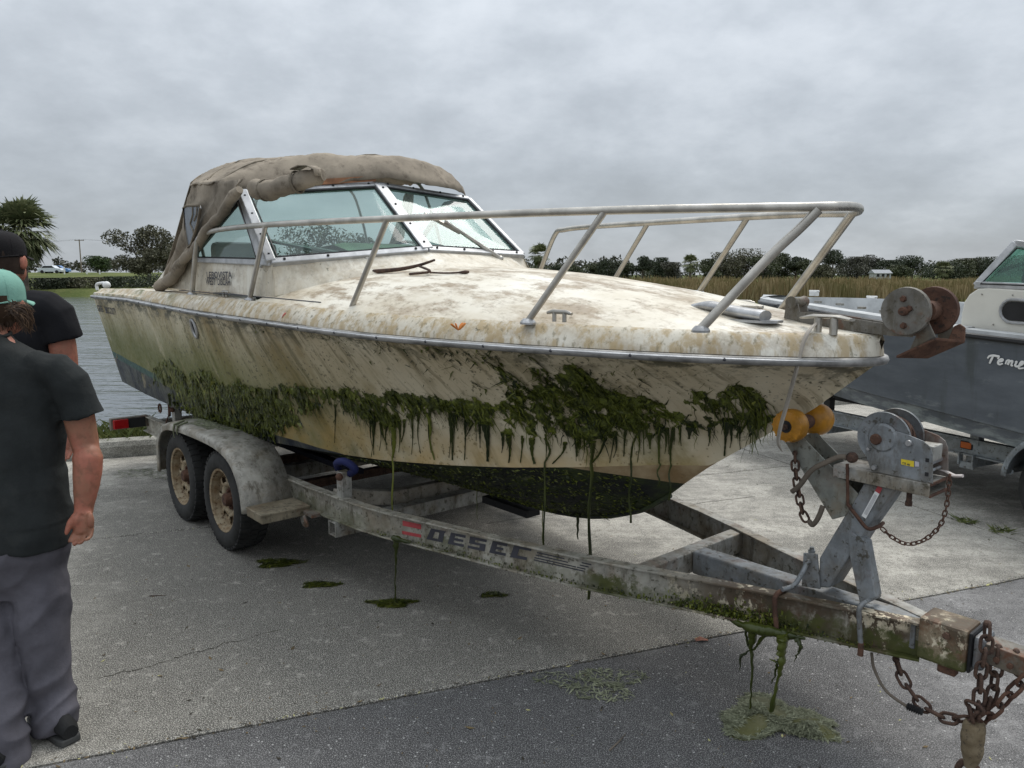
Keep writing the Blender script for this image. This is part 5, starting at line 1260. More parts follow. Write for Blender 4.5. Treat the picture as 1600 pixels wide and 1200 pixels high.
# wheels
TYR, TYW = .322, .205
def wheel(u, side):
    root = empty('wheel', (u, side * 1.03, TYR)); root.parent = TR
    s = side
    m = MB(); pr = [(-.085, .20), (-.10, .225), (-.1025, .26), (-.095, .295), (-.078, .315), (-.03, .322), (.03, .322), (.078, .315), (.095, .295), (.1025, .26), (.10, .225), (.085, .20), (.05, .19), (-.05, .19)]
    m.lathe([(h * s, r_) for h, r_ in pr], (0, 0, 0), (0, 1, 0), 44, close=True)
    ty = m.build('tyre', M_tyre, root, smooth=45)
    tr_ = MB()
    for k in range(44):
        a = 2 * PI * k / 44
        for h0, h1, off in ((-.09, -.03, 0), (-.025, .025, .5), (.03, .09, 0)):
            b = a + off * 2 * PI / 44; r0, r1 = (.312, .3275); q = []
            for rr_ in (r0, r1):
                for hh, aa in ((h0, b - .045), (h1, b - .045), (h1, b + .045), (h0, b + .045)):
                    rq = rr_ - (.008 if abs(hh) > .07 else 0); q.append((math.cos(aa) * rq, hh, math.sin(aa) * rq))
            tr_.hexa(q)
    o = tr_.build('tread', M_tyre, ty); o['kind'] = 'stuff'
    r_ = MB()                                 # rim barrel, dished face with eight slots
    r_.lathe([(.084 * s, .196), (.088 * s, .204), (.08 * s, .208), (.07 * s, .19), (.03 * s, .178), (-.08 * s, .176), (-.08 * s, .188), (.02 * s, .19)], (0, 0, 0), (0, 1, 0), 40, close=True)
    n = 8; S_ = 5
    def pt(h, rad, a): return (math.cos(a) * rad, h * s, math.sin(a) * rad)
    for k in range(n):
        a0 = 2 * PI * k / n; sp_ = .20; gap = 2 * PI / n - sp_
        A = np.linspace(a0 - sp_ / 2, a0 + sp_ / 2, 3)
        r_.grid([[pt(h, q, a) for a in A] for h, q in ((.03, .178), (.045, .16), (.052, .13), (.04, .095), (.03, .072))], flip=(s > 0))
        B_ = np.linspace(a0 + sp_ / 2, a0 + 2 * PI / n - sp_ / 2, 5)
        r_.grid([[pt(h, q, a) for a in B_] for h, q in ((.03, .178), (.036, .165), (.03, .152))], flip=(s > 0))
        r_.grid([[pt(h, q, a) for a in B_] for h, q in ((.046, .112), (.04, .095), (.03, .072))], flip=(s > 0))
    ri_ = r_.build('rim', M_rim, root, smooth=40); md = ri_.modifiers.new('t', 'SOLIDIFY'); md.thickness = .004
    b = MB(); b.lathe([(-.02 * s, .172), (-.019 * s, .0)], (0, 0, 0), (0, 1, 0), 24); b.build('brake_drum', M_rust_dark, root)
    h = MB(); h.lathe([(.0, .075), (.032 * s, .072), (.036 * s, .05), (.06 * s, .042), (.075 * s, .036), (.08 * s, .0)], (0, 0, 0), (0, 1, 0), 20); h.build('hub', M_rust, root, smooth=40)
    for k in range(5):
        a = 2 * PI * k / 5 + .3; l = MB(); l.lathe([(.03 * s, .011), (.05 * s, .011), (.055 * s, .006), (.055 * s, 0)], (math.cos(a) * .056, 0, math.sin(a) * .056), (0, 1, 0), 6); l.build('lug_nut', M_rust, root)
    return root
for side in (-1, 1):
    for u in (-3.93, -4.72): wheel(u, side)
for u in (-3.93, -4.72):
    m = MB(); m.bar((u, -.95, TYR), (u, .95, TYR), .06, .06); m.build('axle', M_rust_dark, TR)
# tandem fenders
FP = [(-5.10, .30), (-5.10, .46), (-5.07, .56), (-4.98, .65), (-4.84, .70), (-4.6, .725), (-4.3, .735), (-4.0, .735), (-3.8, .72), (-3.63, .675), (-3.52, .59), (-3.455, .48), (-3.43, .36)]
for side in (-1, 1):
    m = MB(); P = arc([(a, 0, b) for a, b in FP], 4); G = []
    N = len(P)
    for i, p in enumerate(P):
        d = P[min(i + 1, N - 1)] - P[max(i - 1, 0)]; d /= np.linalg.norm(d); inw = np.array([d[2], 0, -d[0]])
        row = []
        for v, dn in ((.875, 0), (1.05, -.004), (1.13, 0), (1.158, .008), (1.168, .022), (1.166, .05), (1.155, .055)):
            q = p + inw * dn; row.append((q[0], side * v, q[2]))
        G.append(row)
    m.grid(G, flip=(side < 0)); FE = m.build('fender', M_fender, TR, smooth=50, solid=.004)
    m = MB(); m.box((-3.30, side * 1.02, .405), (.22, .30, .012)); m.bar((-3.40, side * 1.165, .385), (-3.2, side * 1.165, .385), .006, .05); m.bar((-3.2, side * 1.165, .38), (-3.2, side * .87, .38), .006, .05); m.build('fender_step', mat_galv('muddy_step', (.27, .235, .17), .4, .85), FE, bevel=.003)
    m = MB(); m.bar((-3.08, side * .885, .53), (-3.08, side * .885, .40), .05, .012); m.bar((-3.17, side * .9, .385), (-3.06, side * .9, .385), .05, .02); m.tube(arc([(-3.15, side * .93, .37), (-3.12, side * .93, .32), (-3.2, side * .91, .31), (-3.23, side * .91, .36)], 3), .012, 6); m.build('fender_bracket', M_rust_grey, FE)
# mud and weed on the near fender top
r = np.random.default_rng(31)
n = 900; u = r.uniform(-5.0, -4.0, n); v = -r.uniform(.88, 1.1, n); k = (np.abs(v) < 1.08 - .1 * np.sin(u * 9)); u, v = u[k], v[k]; n = len(u)
fz = np.interp(u, [a for a, b in FP], [b for a, b in FP]) + .006
w_ = r.uniform(.004, .012, n); a = r.uniform(0, 6.28, n); h = r.uniform(0, .006, n)
V = np.stack([np.stack([u + np.cos(a) * w_ * 1.8, v + np.sin(a) * w_ * 1.8, fz + h], 1), np.stack([u - np.sin(a) * w_, v + np.cos(a) * w_, fz + .003], 1), np.stack([u - np.cos(a) * w_ * 1.8, v - np.sin(a) * w_ * 1.8, fz + h], 1), np.stack([u + np.sin(a) * w_, v - np.cos(a) * w_, fz + .002], 1)], 1).reshape(-1, 3)
link('weed', np_mesh('weed', V, np.arange(4 * n).reshape(-1, 4)), M_algae_dry, TR, kind='stuff')
for i, (u, v) in enumerate(((-4.55, -1.172), (-4.62, -1.172))):
    m = MB(); m.tube([(u, -1.10, .742), (u + .005, -1.172, .722), (u, -1.178, .68), (u + .006, -1.176, .66 - .03 * i)], [.008, .009, .006, .003], 6); m.build('weed_strand', M_algae_dry, TR, smooth=60)

# lettering on the near rail
def railpt(px, py):
    """point of the near rail's web under a sight line"""
    d = ray(px, py); best = None
    for i in range(len(near_rail) - 1):
        a = np.array(near_rail[i]); b = np.array(near_rail[i + 1]); A_ = F1.loc(_C0); D_ = np.array([d @ F1.B, d @ F1.P, d[2]])
        M_ = np.array([[b[0] - a[0], -D_[0]], [b[1] - a[1], -D_[1]]]); t, k_ = np.linalg.solve(M_, A_[:2] - a)
        if -.001 <= t <= 1.001 and k_ > 0: best = np.array([a[0] + (b[0] - a[0]) * t, a[1] + (b[1] - a[1]) * t, A_[2] + k_ * D_[2]]); best[1] -= .006; best[0] -= .001
    return best
def web(u, z, off=.0062):
    v = np.interp(u, [q[0] for q in near_rail], [q[1] for q in near_rail]); return Vector((u - .001, v - off, z))
def poly_on_rail(pts, name, mat):
    m = MB(); u = [p[0] for p in pts]
    m.add([web(a, b) for a, b in pts], [tuple(range(len(pts)))]); return m.build(name, mat, NR)
uz = lambda x, y: (railpt(x, y)[0], railpt(x, y)[2])
for (x0, y0, x1, y1) in ((631, 813, 660, 827), (630, 829, 660, 840)):
    a = uz(x0, y0); c_ = uz(x1, y1); b = uz(x1, y0 + 6); d_ = uz(x0, y1 - 6)
    poly_on_rail([a, b, c_, d_][::-1], 'red_stripe', M_red_decal)
E0 = uz(668, 842); E1 = uz(829, 876)
LT = {'D': [[(0, 0), (.85, 0), (1, .2), (1, .8), (.85, 1), (.12, 1)]], 'Dh': [(.38, .25), (.62, .25), (.66, .75), (.44, .75)]}
def block(polys, x0, wd):
    for pl_ in polys:
        pts = []
        for x, y in pl_:
            t = (x0 + x * wd); u = E0[0] + (E1[0] - E0[0]) * t; zb = E0[1] + (E1[1] - E0[1]) * t; u += y * .012
            pts.append((u, zb + y * .062))
        m = MB(); m.add([web(a, b) for a, b in pts], [tuple(range(len(pts)))]); yield m
letters = [
    (0.00, .19, [[(0, 0), (.3, 0), (.42, .78), (.18, 1)], [(.3, 0), (.62, 0), (.62, .22), (.34, .22)], [(.62, 0), (.9, 0), (.92, .8), (.66, .8)], [(.18, 1), (.42, .78), (.92, .8), (1.02, 1)]]),
    (.225, .165, [[(0, 0), (.32, 0), (.40, 1), (.1, 1)], [(.32, 0), (.98, 0), (.98, .22), (.34, .22)], [(.35, .4), (.9, .4), (.9, .6), (.37, .6)], [(.39, .78), (1.0, .78), (1.0, 1), (.40, 1)]]),
    (.425, .17, [[(0, 0), (.98, 0), (.98, .22), (0, .22)], [(.66, .22), (.98, .22), (.98, .4), (.66, .4)], [(.04, .4), (.98, .4), (.98, .6), (.04, .6)], [(.04, .6), (.36, .6), (.36, .78), (.04, .78)], [(.04, .78), (1.0, .78), (1.0, 1), (.04, 1)]]),
    (.635, .155, [[(0, 0), (.34, 0), (.42, 1), (.1, 1)], [(.34, 0), (1, 0), (1, .22), (.36, .22)], [(.36, .4), (.8, .4), (.8, .6), (.38, .6)], [(.40, .78), (1.0, .78), (1.0, 1), (.42, 1)]]),
    (.83, .17, [[(0, 0), (.34, 0), (.42, 1), (.1, 1)], [(.34, 0), (.86, 0), (.86, .24), (.36, .24)], [(.40, .78), (1.0, .78), (1.0, 1), (.42, 1)]])]
for x0, wd, polys in letters:
    m = MB()
    for q in block(polys, x0, wd): m.add(q.v, q.f)
    m.build('letter', M_ink, NR)
for k, (y0, x0, x1) in enumerate(((862, 841, 926), (866, 839, 922), (870, 837, 917), (873.5, 836, 914))):
    a = uz(x0, y0); b = uz(x1, y0 + (x1 - x0) * .225)
    poly_on_rail([a, (a[0], a[1] - .0055), (b[0], b[1] - .0055), b], 'stripe', M_ink)

# winch post and its brace, plates cut to shape
def plate(pxs, v, th, name, mat, parent=None, bevel=.003):
    m = MB(); m.prism([tuple(L(x, y, v)) for x, y in pxs], (0, th, 0)); return m.build(name, mat, parent or TR, bevel=bevel)
WP = plate([(1280, 872), (1350, 755), (1398, 764), (1356, 824), (1296, 919), (1279, 918)], -.06, .12, 'winch_post', M_galv_clean, bevel=.006)
m = MB()
pl_ = [L(x, y, -.063) for x, y in ((1346, 821), (1369, 761), (1384, 768), (1362, 826))]
p0, p1, p2, p3 = L(1346, 829, -.0625), L(1375, 765, -.0625), L(1388, 768, -.0625), L(1361, 832, -.0625)
sa, sb = L(1346, 806, -.0635), L(1372, 758.5, -.0635); d = sb - sa; pr_ = np.array([d[2], 0, -d[0]]); pr_ = pr_ / np.linalg.norm(pr_) * .018
m.add([tuple(sa), tuple(sa + pr_), tuple(sb + pr_), tuple(sb)], [(0, 1, 2, 3)]); LBL = m.build('label', M_white, WP)
m = MB(); e0 = sa + d * .82; o = np.array([0, -.001, 0]); m.add([tuple(e0 + o), tuple(e0 + pr_ + o), tuple(sb + pr_ + o), tuple(sb + o)], [(0, 1, 2, 3)]); m.build('label_end', M_red_decal, LBL)
m = MB()
for k in range(5):
    q = sa + pr_ * (.22 + .14 * k) + o; m.add([tuple(q + d * .1), tuple(q + d * .1 + pr_ * .05), tuple(q + d * .74 + pr_ * .05), tuple(q + d * .74)], [(0, 1, 2, 3)])
ob = m.build('small_print', flat('pale_grey_print', (.3, .3, .32), .6), LBL); ob['kind'] = 'stuff'
plate([(1324, 832), (1330, 830), (1352, 848), (1368, 934), (1343, 942), (1327, 866)], -.068, .055, 'brace', M_galv_clean)
plate([(1255, 864), (1276, 866), (1281, 921), (1252, 916)], -.075, .012, 'base_plate', M_galv_clean)
for x, y in ((1264, 876), (1268, 913)):
    c_ = L(x, y, -.08); b = MB(); b.lathe([(-.014, 0), (-.014, .010), (0, .010)], c_, (0, 1, 0), 6); b.build('bolt', M_galv_clean, WP)
m = MB(); a = L(1268, 868, -.05); m.tube([a, a + np.array([0, 0, .035])], .009, 8); m.lathe([(0, .014), (.012, .014)], a + np.array([0, 0, .012]), (0, 0, 1), 6); m.build('stud', M_galv_clean, WP)
m = MB(); m.tube(arc([L(1222, 921, -.2), L(1240, 915, -.15), L(1252, 898, -.11), L(1262, 878, -.085)], 4), .010, 7); m.build('tie_rod', M_galv_clean, WP, smooth=60)
# roller arm: U channel
ARMP = [(1226, 690), (1251, 680), (1341, 772), (1322, 806), (1300, 812)]
RA = plate(ARMP, -.062, .007, 'roller_arm', M_galv_moss)
m = MB(); q = [L(x, y, -.062) for x, y in ARMP]; m.prism([(p[0], .05, p[2]) for p in q], (0, .007, 0)); m.build('far_side', M_galv_moss, RA)
a, b = q[0] * .8 + q[4] * .2, q[4]; m = MB(); m.hexa([(a[0], -.056, a[2]), (b[0], -.056, b[2]), (b[0], .05, b[2]), (a[0], .05, a[2])] + [(a[0] + .005, -.056, a[2] + .004), (b[0] + .005, -.056, b[2] + .004), (b[0] + .005, .05, b[2] + .004), (a[0] + .005, .05, a[2] + .004)]); m.build('channel_back', M_galv_moss, RA)
c0_ = L(1239, 664, -.10)
m = MB(); m.tube([(c0_[0], -.17, c0_[2]), (c0_[0], .13, c0_[2])], .012, 8); m.build('roller_pin', M_rust_dark, RA)
for v0 in (-.105, .075):
    m = MB(); sgn = -1 if v0 < 0 else 1
    m.lathe([(-.048, .022), (-.048, .04), (-.044, .058), (-.02, .066), (.012, .063), (.03, .05), (.042, .038), (.046, .022)] if sgn < 0 else [(-.046, .022), (-.042, .038), (-.03, .05), (-.012, .063), (.02, .066), (.044, .058), (.048, .04), (.048, .022)], (c0_[0], v0, c0_[2]), (0, 1, 0), 28, close=True)
    RO = m.build('bow_roller', M_roller, RA, smooth=40)
    if sgn < 0:
        g = MB()
        for k in range(16):
            a = 2 * PI * k / 16; x_, z_ = math.cos(a), math.sin(a); g.bar((c0_[0] + x_ * .042, v0 - .046, c0_[2] + z_ * .042), (c0_[0] + x_ * .0605, v0 - .042, c0_[2] + z_ * .0605), .006, .006, (0, 1, 0))
        ob = g.build('ribs', M_roller, RO); ob['kind'] = 'stuff'
        h = MB(); h.lathe([(-.05, .0), (-.05, .024), (-.03, .024)], (c0_[0], v0, c0_[2]), (0, 1, 0), 16); h.build('bushing', M_black, RO)
m = MB(); m.lathe([(-.05, .02), (-.03, .028), (.03, .028), (.05, .02)], (c0_[0], -.012, c0_[2]), (0, 1, 0), 16); m.build('spacer', M_rust, RA, smooth=50)
# winch platform: open channel
pa, pb = L(1302, 726, -.085), L(1453, 757, -.085)
m = MB(); w1 = .155
def chn(z0, z1, v0, v1): m.hexa([(pa[0], v0, pa[2] + z0), (pb[0], v0, pb[2] + z0), (pb[0], v1, pb[2] + z0), (pa[0], v1, pa[2] + z0), (pa[0], v0, pa[2] + z1), (pb[0], v0, pb[2] + z1), (pb[0], v1, pb[2] + z1), (pa[0], v1, pa[2] + z1)])
chn(-.046, 0, -.085, -.079); chn(-.046, 0, .064, .07); chn(-.006, 0, -.079, .064); chn(-.046, -.040, -.079, .064)
PLT = m.build('winch_platform', M_galv, TR, bevel=.002)
m = MB(); m.bar((pb[0] + .001, -.082, pb[2] - .003), (pb[0] + .001, .067, pb[2] - .003), .006, .009); m.bar((pb[0] + .001, -.082, pb[2] - .044), (pb[0] + .001, .067, pb[2] - .044), .006, .009); m.build('rusty_edge', M_rust, PLT)
m = MB(); c_ = L(1420, 785, -.04); m.tube([c_ + np.array([0, 0, .05]), c_ + np.array([0, 0, -.005])], .010, 8); m.lathe([(-.012, .013), (.004, .013)], c_, (0, 0, 1), 6); m.build('hanging_bolt', M_rust_dark, PLT)
# winch
side_px = [(1351, 679), (1358, 672), (1374, 669), (1397, 673), (1420, 680), (1442, 689), (1453, 698), (1457, 710), (1457.5, 756), (1361, 736), (1354, 716)]
WI = plate(side_px, -.078, .005, 'winch', M_galv_clean, bevel=.0015)
m = MB(); q = [L(x, y, -.078) for x, y in side_px]; m.prism([(p[0], .058, p[2]) for p in q], (0, .005, 0)); m.build('far_plate', mat_galv('rusty_plate', (.25, .22, .2), .6, .3), WI, bevel=.0015)
dc = L(1378, 684, -.07); dc = np.array([dc[0] + .005, 0, dc[2]])
for v0 in (-.066, .046):
    m = MB(); m.lathe([(-.003, .02), (-.003, .088), (-.006, .093), (.002, .095), (.004, .088), (.003, .02)], (dc[0], v0, dc[2]), (0, 1, 0), 36); m.build('drum_flange', M_galv_clean, WI, smooth=35)
m = MB(); m.lathe([(-.072, .045), (-.066, .052), (-.060, .052)], (dc[0], -.012, dc[2] + .002), (0, 1, 0), 28); m.build('gear_boss', M_galv_clean, WI, smooth=35)
m = MB(); N = 7 * 20
m.tube([(dc[0] + math.cos(k / 20 * 2 * PI) * (.066 + .004 * math.sin(k * .7)), -.054 + .092 * k / N + .004 * math.sin(k * 1.7), dc[2] + math.sin(k / 20 * 2 * PI) * (.066 + .004 * math.sin(k * .7))) for k in range(N)], .0068, 5)
m.lathe([(-.058, .061), (.044, .061)], (dc[0], 0, dc[2]), (0, 1, 0), 20); m.build('winch_cable', M_rust_dark, WI, smooth=60)
def bolt(x, y, r_, mat, v=-.079, h=.012, parent=None, n=6):
    c_ = L(x, y, v); b = MB(); b.lathe([(-h, 0), (-h, r_ * .8), (-h * .6, r_), (0, r_)], c_, (0, 1, 0), n); return b.build('bolt', mat, parent or WI, smooth=30)
bolt(1370, 686, .020, M_rust, h=.02, n=12); bolt(1421, 692, .012, M_chrome, n=12); bolt(1358, 701, .007, M_chrome); bolt(1367, 730, .010, M_chrome, n=10)
for x, y in ((1449, 719), (1448, 741)):
    c_ = L(x, y, -.0785); m = MB(); m.box((c_[0], -.0795, c_[2]), (.011, .002, .013)); m.build('slot', M_black, WI)
a, b, c_, d_ = [L(x, y, -.0792) for x, y in ((1408, 717), (1428, 720.5), (1428, 730), (1408, 725.5))]
m = MB(); m.add([tuple(p) for p in (d_, c_, b, a)], [(0, 1, 2, 3)]); YL = m.build('sticker', M_yellow, WI)
me = text_mesh('CE 48', .012, 0, .0004); letter_on(me, lambda x, y: Vector((d_[0] + .004 + x * .85, -.0797, d_[2] + .003 + y * .8 - x * .1)), 'lettering', M_ink, YL)
a, b, c_, d_ = [L(x, y, -.0792) for x, y in ((1429.5, 720.5), (1436, 722), (1436, 729), (1429.5, 729))]
m = MB(); m.add([tuple(p) for p in (d_, c_, b, a)], [(0, 1, 2, 3)]); m.build('faded_sticker', flat('lilac_grey', (.42, .40, .45), .6), WI)
pq = L(1440, 705, -.04); m = MB(); m.box((pq[0] + .01, -.0, pq[2] - .005), (.06, .08, .055)); m.build('gear_case', M_galv, WI, bevel=.004)
pq = L(1466, 722, -.05); m = MB(); m.tube([(pq[0] - .035, -.07, pq[2] - .01), (pq[0] - .035, .06, pq[2] - .01)], .012, 10); m.tube([(pq[0] - .03, -.07, pq[2] - .04), (pq[0] - .03, .06, pq[2] - .04)], .006, 8); m.build('shaft', M_galv_clean, WI, smooth=50)
m = MB(); pq = L(1492, 744, .03); m.tube([(pq[0] - .1, .07, pq[2] + .006), (pq[0] - .04, .06, pq[2] + .004), (pq[0], .03, pq[2]), (pq[0] + .025, .03, pq[2] + .006)], [.008, .008, .010, .010], 8, flat=.6); m.build('crank', flat('pale_crank', (.5, .45, .42), .5), WI, smooth=50)
# U bolts and hooks round the near rail
def ubolt(x, y0, y1, mat, back=.09):
    a = railpt(x, y0); b = railpt(x + 2, y1); m = MB()
    m.tube(arc([(a[0], a[1] + back, a[2] + .006), (a[0], a[1] + .01, a[2] + .012), (a[0], a[1] - .033, a[2] + .004), (a[0], a[1] - .038, a[2] - .03), (b[0], b[1] - .040, b[2] + .02), (b[0], b[1] - .036, b[2] - .008)], 4), .0095, 8); return m.build('u_bolt', mat, TR, smooth=60)
ubolt(1221, 928, 985, M_rust); U2 = ubolt(1352, 945, 1015, M_galv_clean, .12)
a = railpt(1354, 1010); m = MB(); m.tube([(a[0], a[1] - .04, a[2] + .03), (a[0], a[1] - .04, a[2] - .02)], .011, 8); m.build('nut', M_rust, U2)
# coupler: flaking box, gasket and rusty arm
m = MB(); m.box((-.035, -.0, .478), (.16, .135, .155)); CO = m.build('coupler', M_coupler, TR, bevel=.012)
m = MB(); m.box((.052, .0, .48), (.012, .13, .145)); m.build('gasket', M_black, CO, bevel=.008)
m = MB(); m.box((.075, 0, .482), (.035, .11, .12)); m.build('damper', M_galv_clean, CO, bevel=.012)
m = MB(); m.hexa([(.09, -.045, .455), (.42, -.045, .435), (.42, .045, .435), (.09, .045, .455), (.09, -.045, .525), (.42, -.045, .51), (.42, .045, .51), (.09, .045, .525)]); m.ball((.40, 0, .53), (.06, .055, .04), 12, 8); m.build('tow_arm', M_rust_grey, CO, bevel=.004)
for u, z in ((.13, .485), (.17, .478)):
    b = MB(); b.lathe([(-.012, 0), (-.012, .010), (0, .010)], (u, -.046, z), (0, 1, 0), 6); b.build('bolt', M_rust, CO)
bb_ = MB(); bb_.lathe([(-.012, 0), (-.012, .012), (0, .012)], (-.02, -.068, .52), (0, 1, 0), 6); bb_.build('bolt', M_rust_dark, CO)
m = MB(); m.box((-.02, -.03, .386), (.06, .04, .035)); m.build('rusty_block', M_rust, CO, bevel=.006)
m = MB(); m.box((-.09, -.035, .46), (.04, .03, .13)); m.build('end_cap', M_galv, CO, bevel=.004)
# chains
def link_mesh(ln, wd, r_, name='chain_link'):
    m = MB(); P = []; h = ln / 2 - wd / 2
    for k in range(8): a = -PI / 2 + PI * k / 7; P.append((h + math.cos(a) * wd / 2, math.sin(a) * wd / 2, 0))
    for k in range(8): a = PI / 2 + PI * k / 7; P.append((-h + math.cos(a) * wd / 2, math.sin(a) * wd / 2, 0))
    m.tube(P, r_, 6, closed=True, up0=(0, 0, 1)); me = m.mesh(name); me.polygons.foreach_set('use_smooth', [True] * len(me.polygons)); return me
def chain(path, ln, wd, r_, mat, name, parent, seed=1, first=None):
    P = [Vector(p) for p in arc(path, 10)]; me = link_mesh(ln, wd, r_); me.materials.append(mat); pitch = ln - 2.3 * r_
    rnd_ = random.Random(seed)
    s = MB(); s.ball(P[0], r_ * 2.2, 8, 6); root = s.build(name, mat, parent)
    d = 0; acc = [0]
    for a, b in zip(P, P[1:]): acc.append(acc[-1] + (b - a).length)
    k = 0; t = pitch / 2
    def at_(t):
        i = min(len(P) - 2, max(0, int(np.searchsorted(acc, t) - 1))); f = (t - acc[i]) / max(1e-6, acc[i + 1] - acc[i]); return P[i].lerp(P[i + 1], f)
    while t < acc[-1]:
        c_ = at_(t); dr = (at_(t + .01) - at_(t - .01)).normalized()
        up = Vector((0, 1, 0)); y = (up - dr * up.dot(dr)).normalized(); z = dr.cross(y)
        rot = Matrix((dr, y, z)).transposed(); rot = rot @ Matrix.Rotation((PI / 4 if k % 2 else -PI / 4) + rnd_.uniform(-.3, .3) + .25, 3, 'X')
        o = bpy.data.objects.new('chain_link', me); C.objects.link(o); o.parent = root; o.location = c_; o.rotation_euler = rot.to_euler(); t += pitch; k += 1
    return root
Pv = lambda x, y, v=-.07: L(x, y, v)
CL = dict(ln=.062, wd=.034, r_=.0062, mat=M_rust_dark)
chain([Pv(1543, 975), Pv(1541, 1010), Pv(1533, 1050), Pv(1530, 1090), Pv(1528, 1128)], name='safety_chain', parent=TR, seed=1, **CL)
chain([Pv(1560, 1012, -.03), Pv(1556, 1050, -.03), Pv(1548, 1090, -.03), Pv(1530, 1128, -.04)], name='safety_chain', parent=TR, seed=2, **CL)
chain([Pv(1400, 1030, -.03), Pv(1412, 1062, -.04), Pv(1440, 1100, -.05), Pv(1480, 1122, -.06), Pv(1524, 1122, -.06)], name='safety_chain', parent=TR, seed=3, **CL)
chain([Pv(1530, 1128, -.05), Pv(1560, 1105, -.05), Pv(1582, 1080, -.04), Pv(1615, 1050, -.03), Pv(1640, 1020, -.02)], name='safety_chain', parent=TR, seed=4, ln=.066, wd=.036, r_=.0064, mat=M_rust)
chain([Pv(1526, 1120, -.06), Pv(1530, 1110, -.09), Pv(1516, 1105, -.08), Pv(1522, 1140, -.07)], name='safety_chain', parent=TR, seed=6, **CL)
chain([Pv(1588, 1018, -.02), Pv(1592, 1046, -.02)], name='safety_chain', parent=TR, seed=5, ln=.05, wd=.028, r_=.005, mat=M_rust_dark)
# the chain bundle hangs down through a muddy sleeve to a heavy shackle
m = MB(); P = [Pv(1524, 1128), Pv(1520, 1150), Pv(1519, 1175), Pv(1516, 1198)]; m.tube(arc(P, 4), [.030, .034, .037, .036, .038, .037, .034, .036, .034, .030, .026, .022, .02], 12)
m.build('chain_sleeve', mat_rust('muddy_sleeve', (.16, .12, .07), (.24, .19, .12), (.07, .055, .04), 20), TR, smooth=60)
m = MB(); c_ = Pv(1514, 1205); m.tube([(c_[0] + .036 * math.cos(a), c_[1], c_[2] - .02 + .055 * math.sin(a)) for a in np.linspace(-.3, PI + .3, 14)] , .011, 8); m.build('shackle', M_rust_dark, TR, smooth=60)
m = MB(); m.tube(arc([Pv(1362, 1020, -.09), Pv(1366, 1045, -.09), Pv(1385, 1080, -.09), Pv(1420, 1106, -.085)], 6), .0055, 7); CB = m.build('cable', M_hose, TR, smooth=60)
m = MB(); a, b = Vector(Pv(1417, 1103, -.085)), Vector(Pv(1442, 1113, -.08)); m.tube([a.lerp(b, t) for t in np.linspace(0, 1, 15)], [.010 + .005 * (i % 2) for i in range(15)], 10); m.build('rubber_boot', M_rubber, CB)
# winch chain, roller hook chain, hose and clamp
chain([L(1484, 742, -.03), L(1482, 765, -.03), L(1478, 795, -.03), L(1468, 822, -.03), L(1445, 843, -.03), L(1418, 850, -.04), L(1395, 840, -.05), L(1376, 824, -.06)], .024, .013, .0024, M_rust, 'winch_chain', TR, 8)
chain([L(1242, 708, -.075), L(1243, 735, -.075), L(1248, 770, -.075), L(1254, 800, -.075), L(1262, 816, -.075)], .045, .026, .005, M_rust_dark, 'hook_chain', TR, 9)
m = MB(); m.tube(arc([L(1238, 768, -.09), L(1250, 758, -.10), L(1268, 735, -.10), L(1292, 722, -.095), L(1312, 714, -.09), L(1330, 716, -.085)], 5), .0105, 8); m.build('hose', M_hose, TR, smooth=60)
m = MB(); m.tube(arc([L(1264, 814, -.075), L(1270, 820, -.08), L(1279, 808, -.085), L(1286, 790, -.07)], 5), .010, 8); m.build('hose', M_hose, TR, smooth=60)
m = MB(); c_ = L(1331, 715, -.09); m.lathe([(-.016, 0), (-.016, .012), (-.006, .02), (.01, .02), (.014, .012)], c_, (0, 1, 0), 14); m.build('clamp_knob', M_rust_dark, TR, smooth=40)
m = MB(); m.tube([L(1324, 725, -.09), L(1325, 790, -.075)], .006, 7); m.tube(arc([L(1325, 788, -.075), L(1340, 808, -.072), L(1356, 826, -.075), L(1372, 823, -.03), L(1380, 817, .05)], 4), .007, 7); m.build('tie_down', M_rust, TR, smooth=60)
# weed hanging from the trailer
def strand(pts, w_, name='weed_strand', mat=M_algae, par=TR, flat_=.6, seed=0):
    P = arc(pts, 6); N = len(P); r_ = random.Random(seed); m = MB()
    W = np.interp(np.linspace(0, 1, N), np.linspace(0, 1, len(w_)), w_)
    m.tube([(p[0] + r_.uniform(-.003, .003), p[1] + r_.uniform(-.003, .003), p[2]) for p in P], [q * r_.uniform(.75, 1.3) for q in W], 7, flat=flat_); return m.build(name, mat, par, smooth=60)
vw = -.24
strand([L(1140, 968, vw - .02), L(1165, 978, vw - .03), L(1200, 985, vw - .01), L(1230, 992, vw + .03), L(1258, 998, vw + .05)], [.004, .016, .02, .016, .004], flat_=1., seed=3)
strand([L(1150, 972, vw - .03), L(1176, 982, vw - .03), L(1210, 988, vw), L(1245, 995, vw + .04)], [.006, .018, .02, .005], flat_=1., seed=9)
strand([L(1178, 985, vw), L(1174, 1012, vw), L(1175, 1050, vw), L(1172, 1100, vw), L(1171, 1116, vw)], [.03, .011, .006, .005, .008], seed=4)
strand([L(1222, 992, vw), L(1222, 1012, vw), L(1221, 1040, vw), L(1213, 1070, vw), L(1206, 1112, vw)], [.032, .024, .014, .008, .013], seed=5)
strand([L(1165, 985, vw), L(1168, 1005, vw), L(1172, 1016, vw)], [.008, .007, .004], seed=6); strand([L(1196, 990, vw), L(1186, 1005, vw), L(1176, 1016, vw)], [.014, .010, .006], seed=7)
strand([L(1172, 1016, vw), L(1160, 1024, vw), L(1157, 1030, vw), L(1156, 1048, vw)], [.004, .010, .006, .002], seed=8)
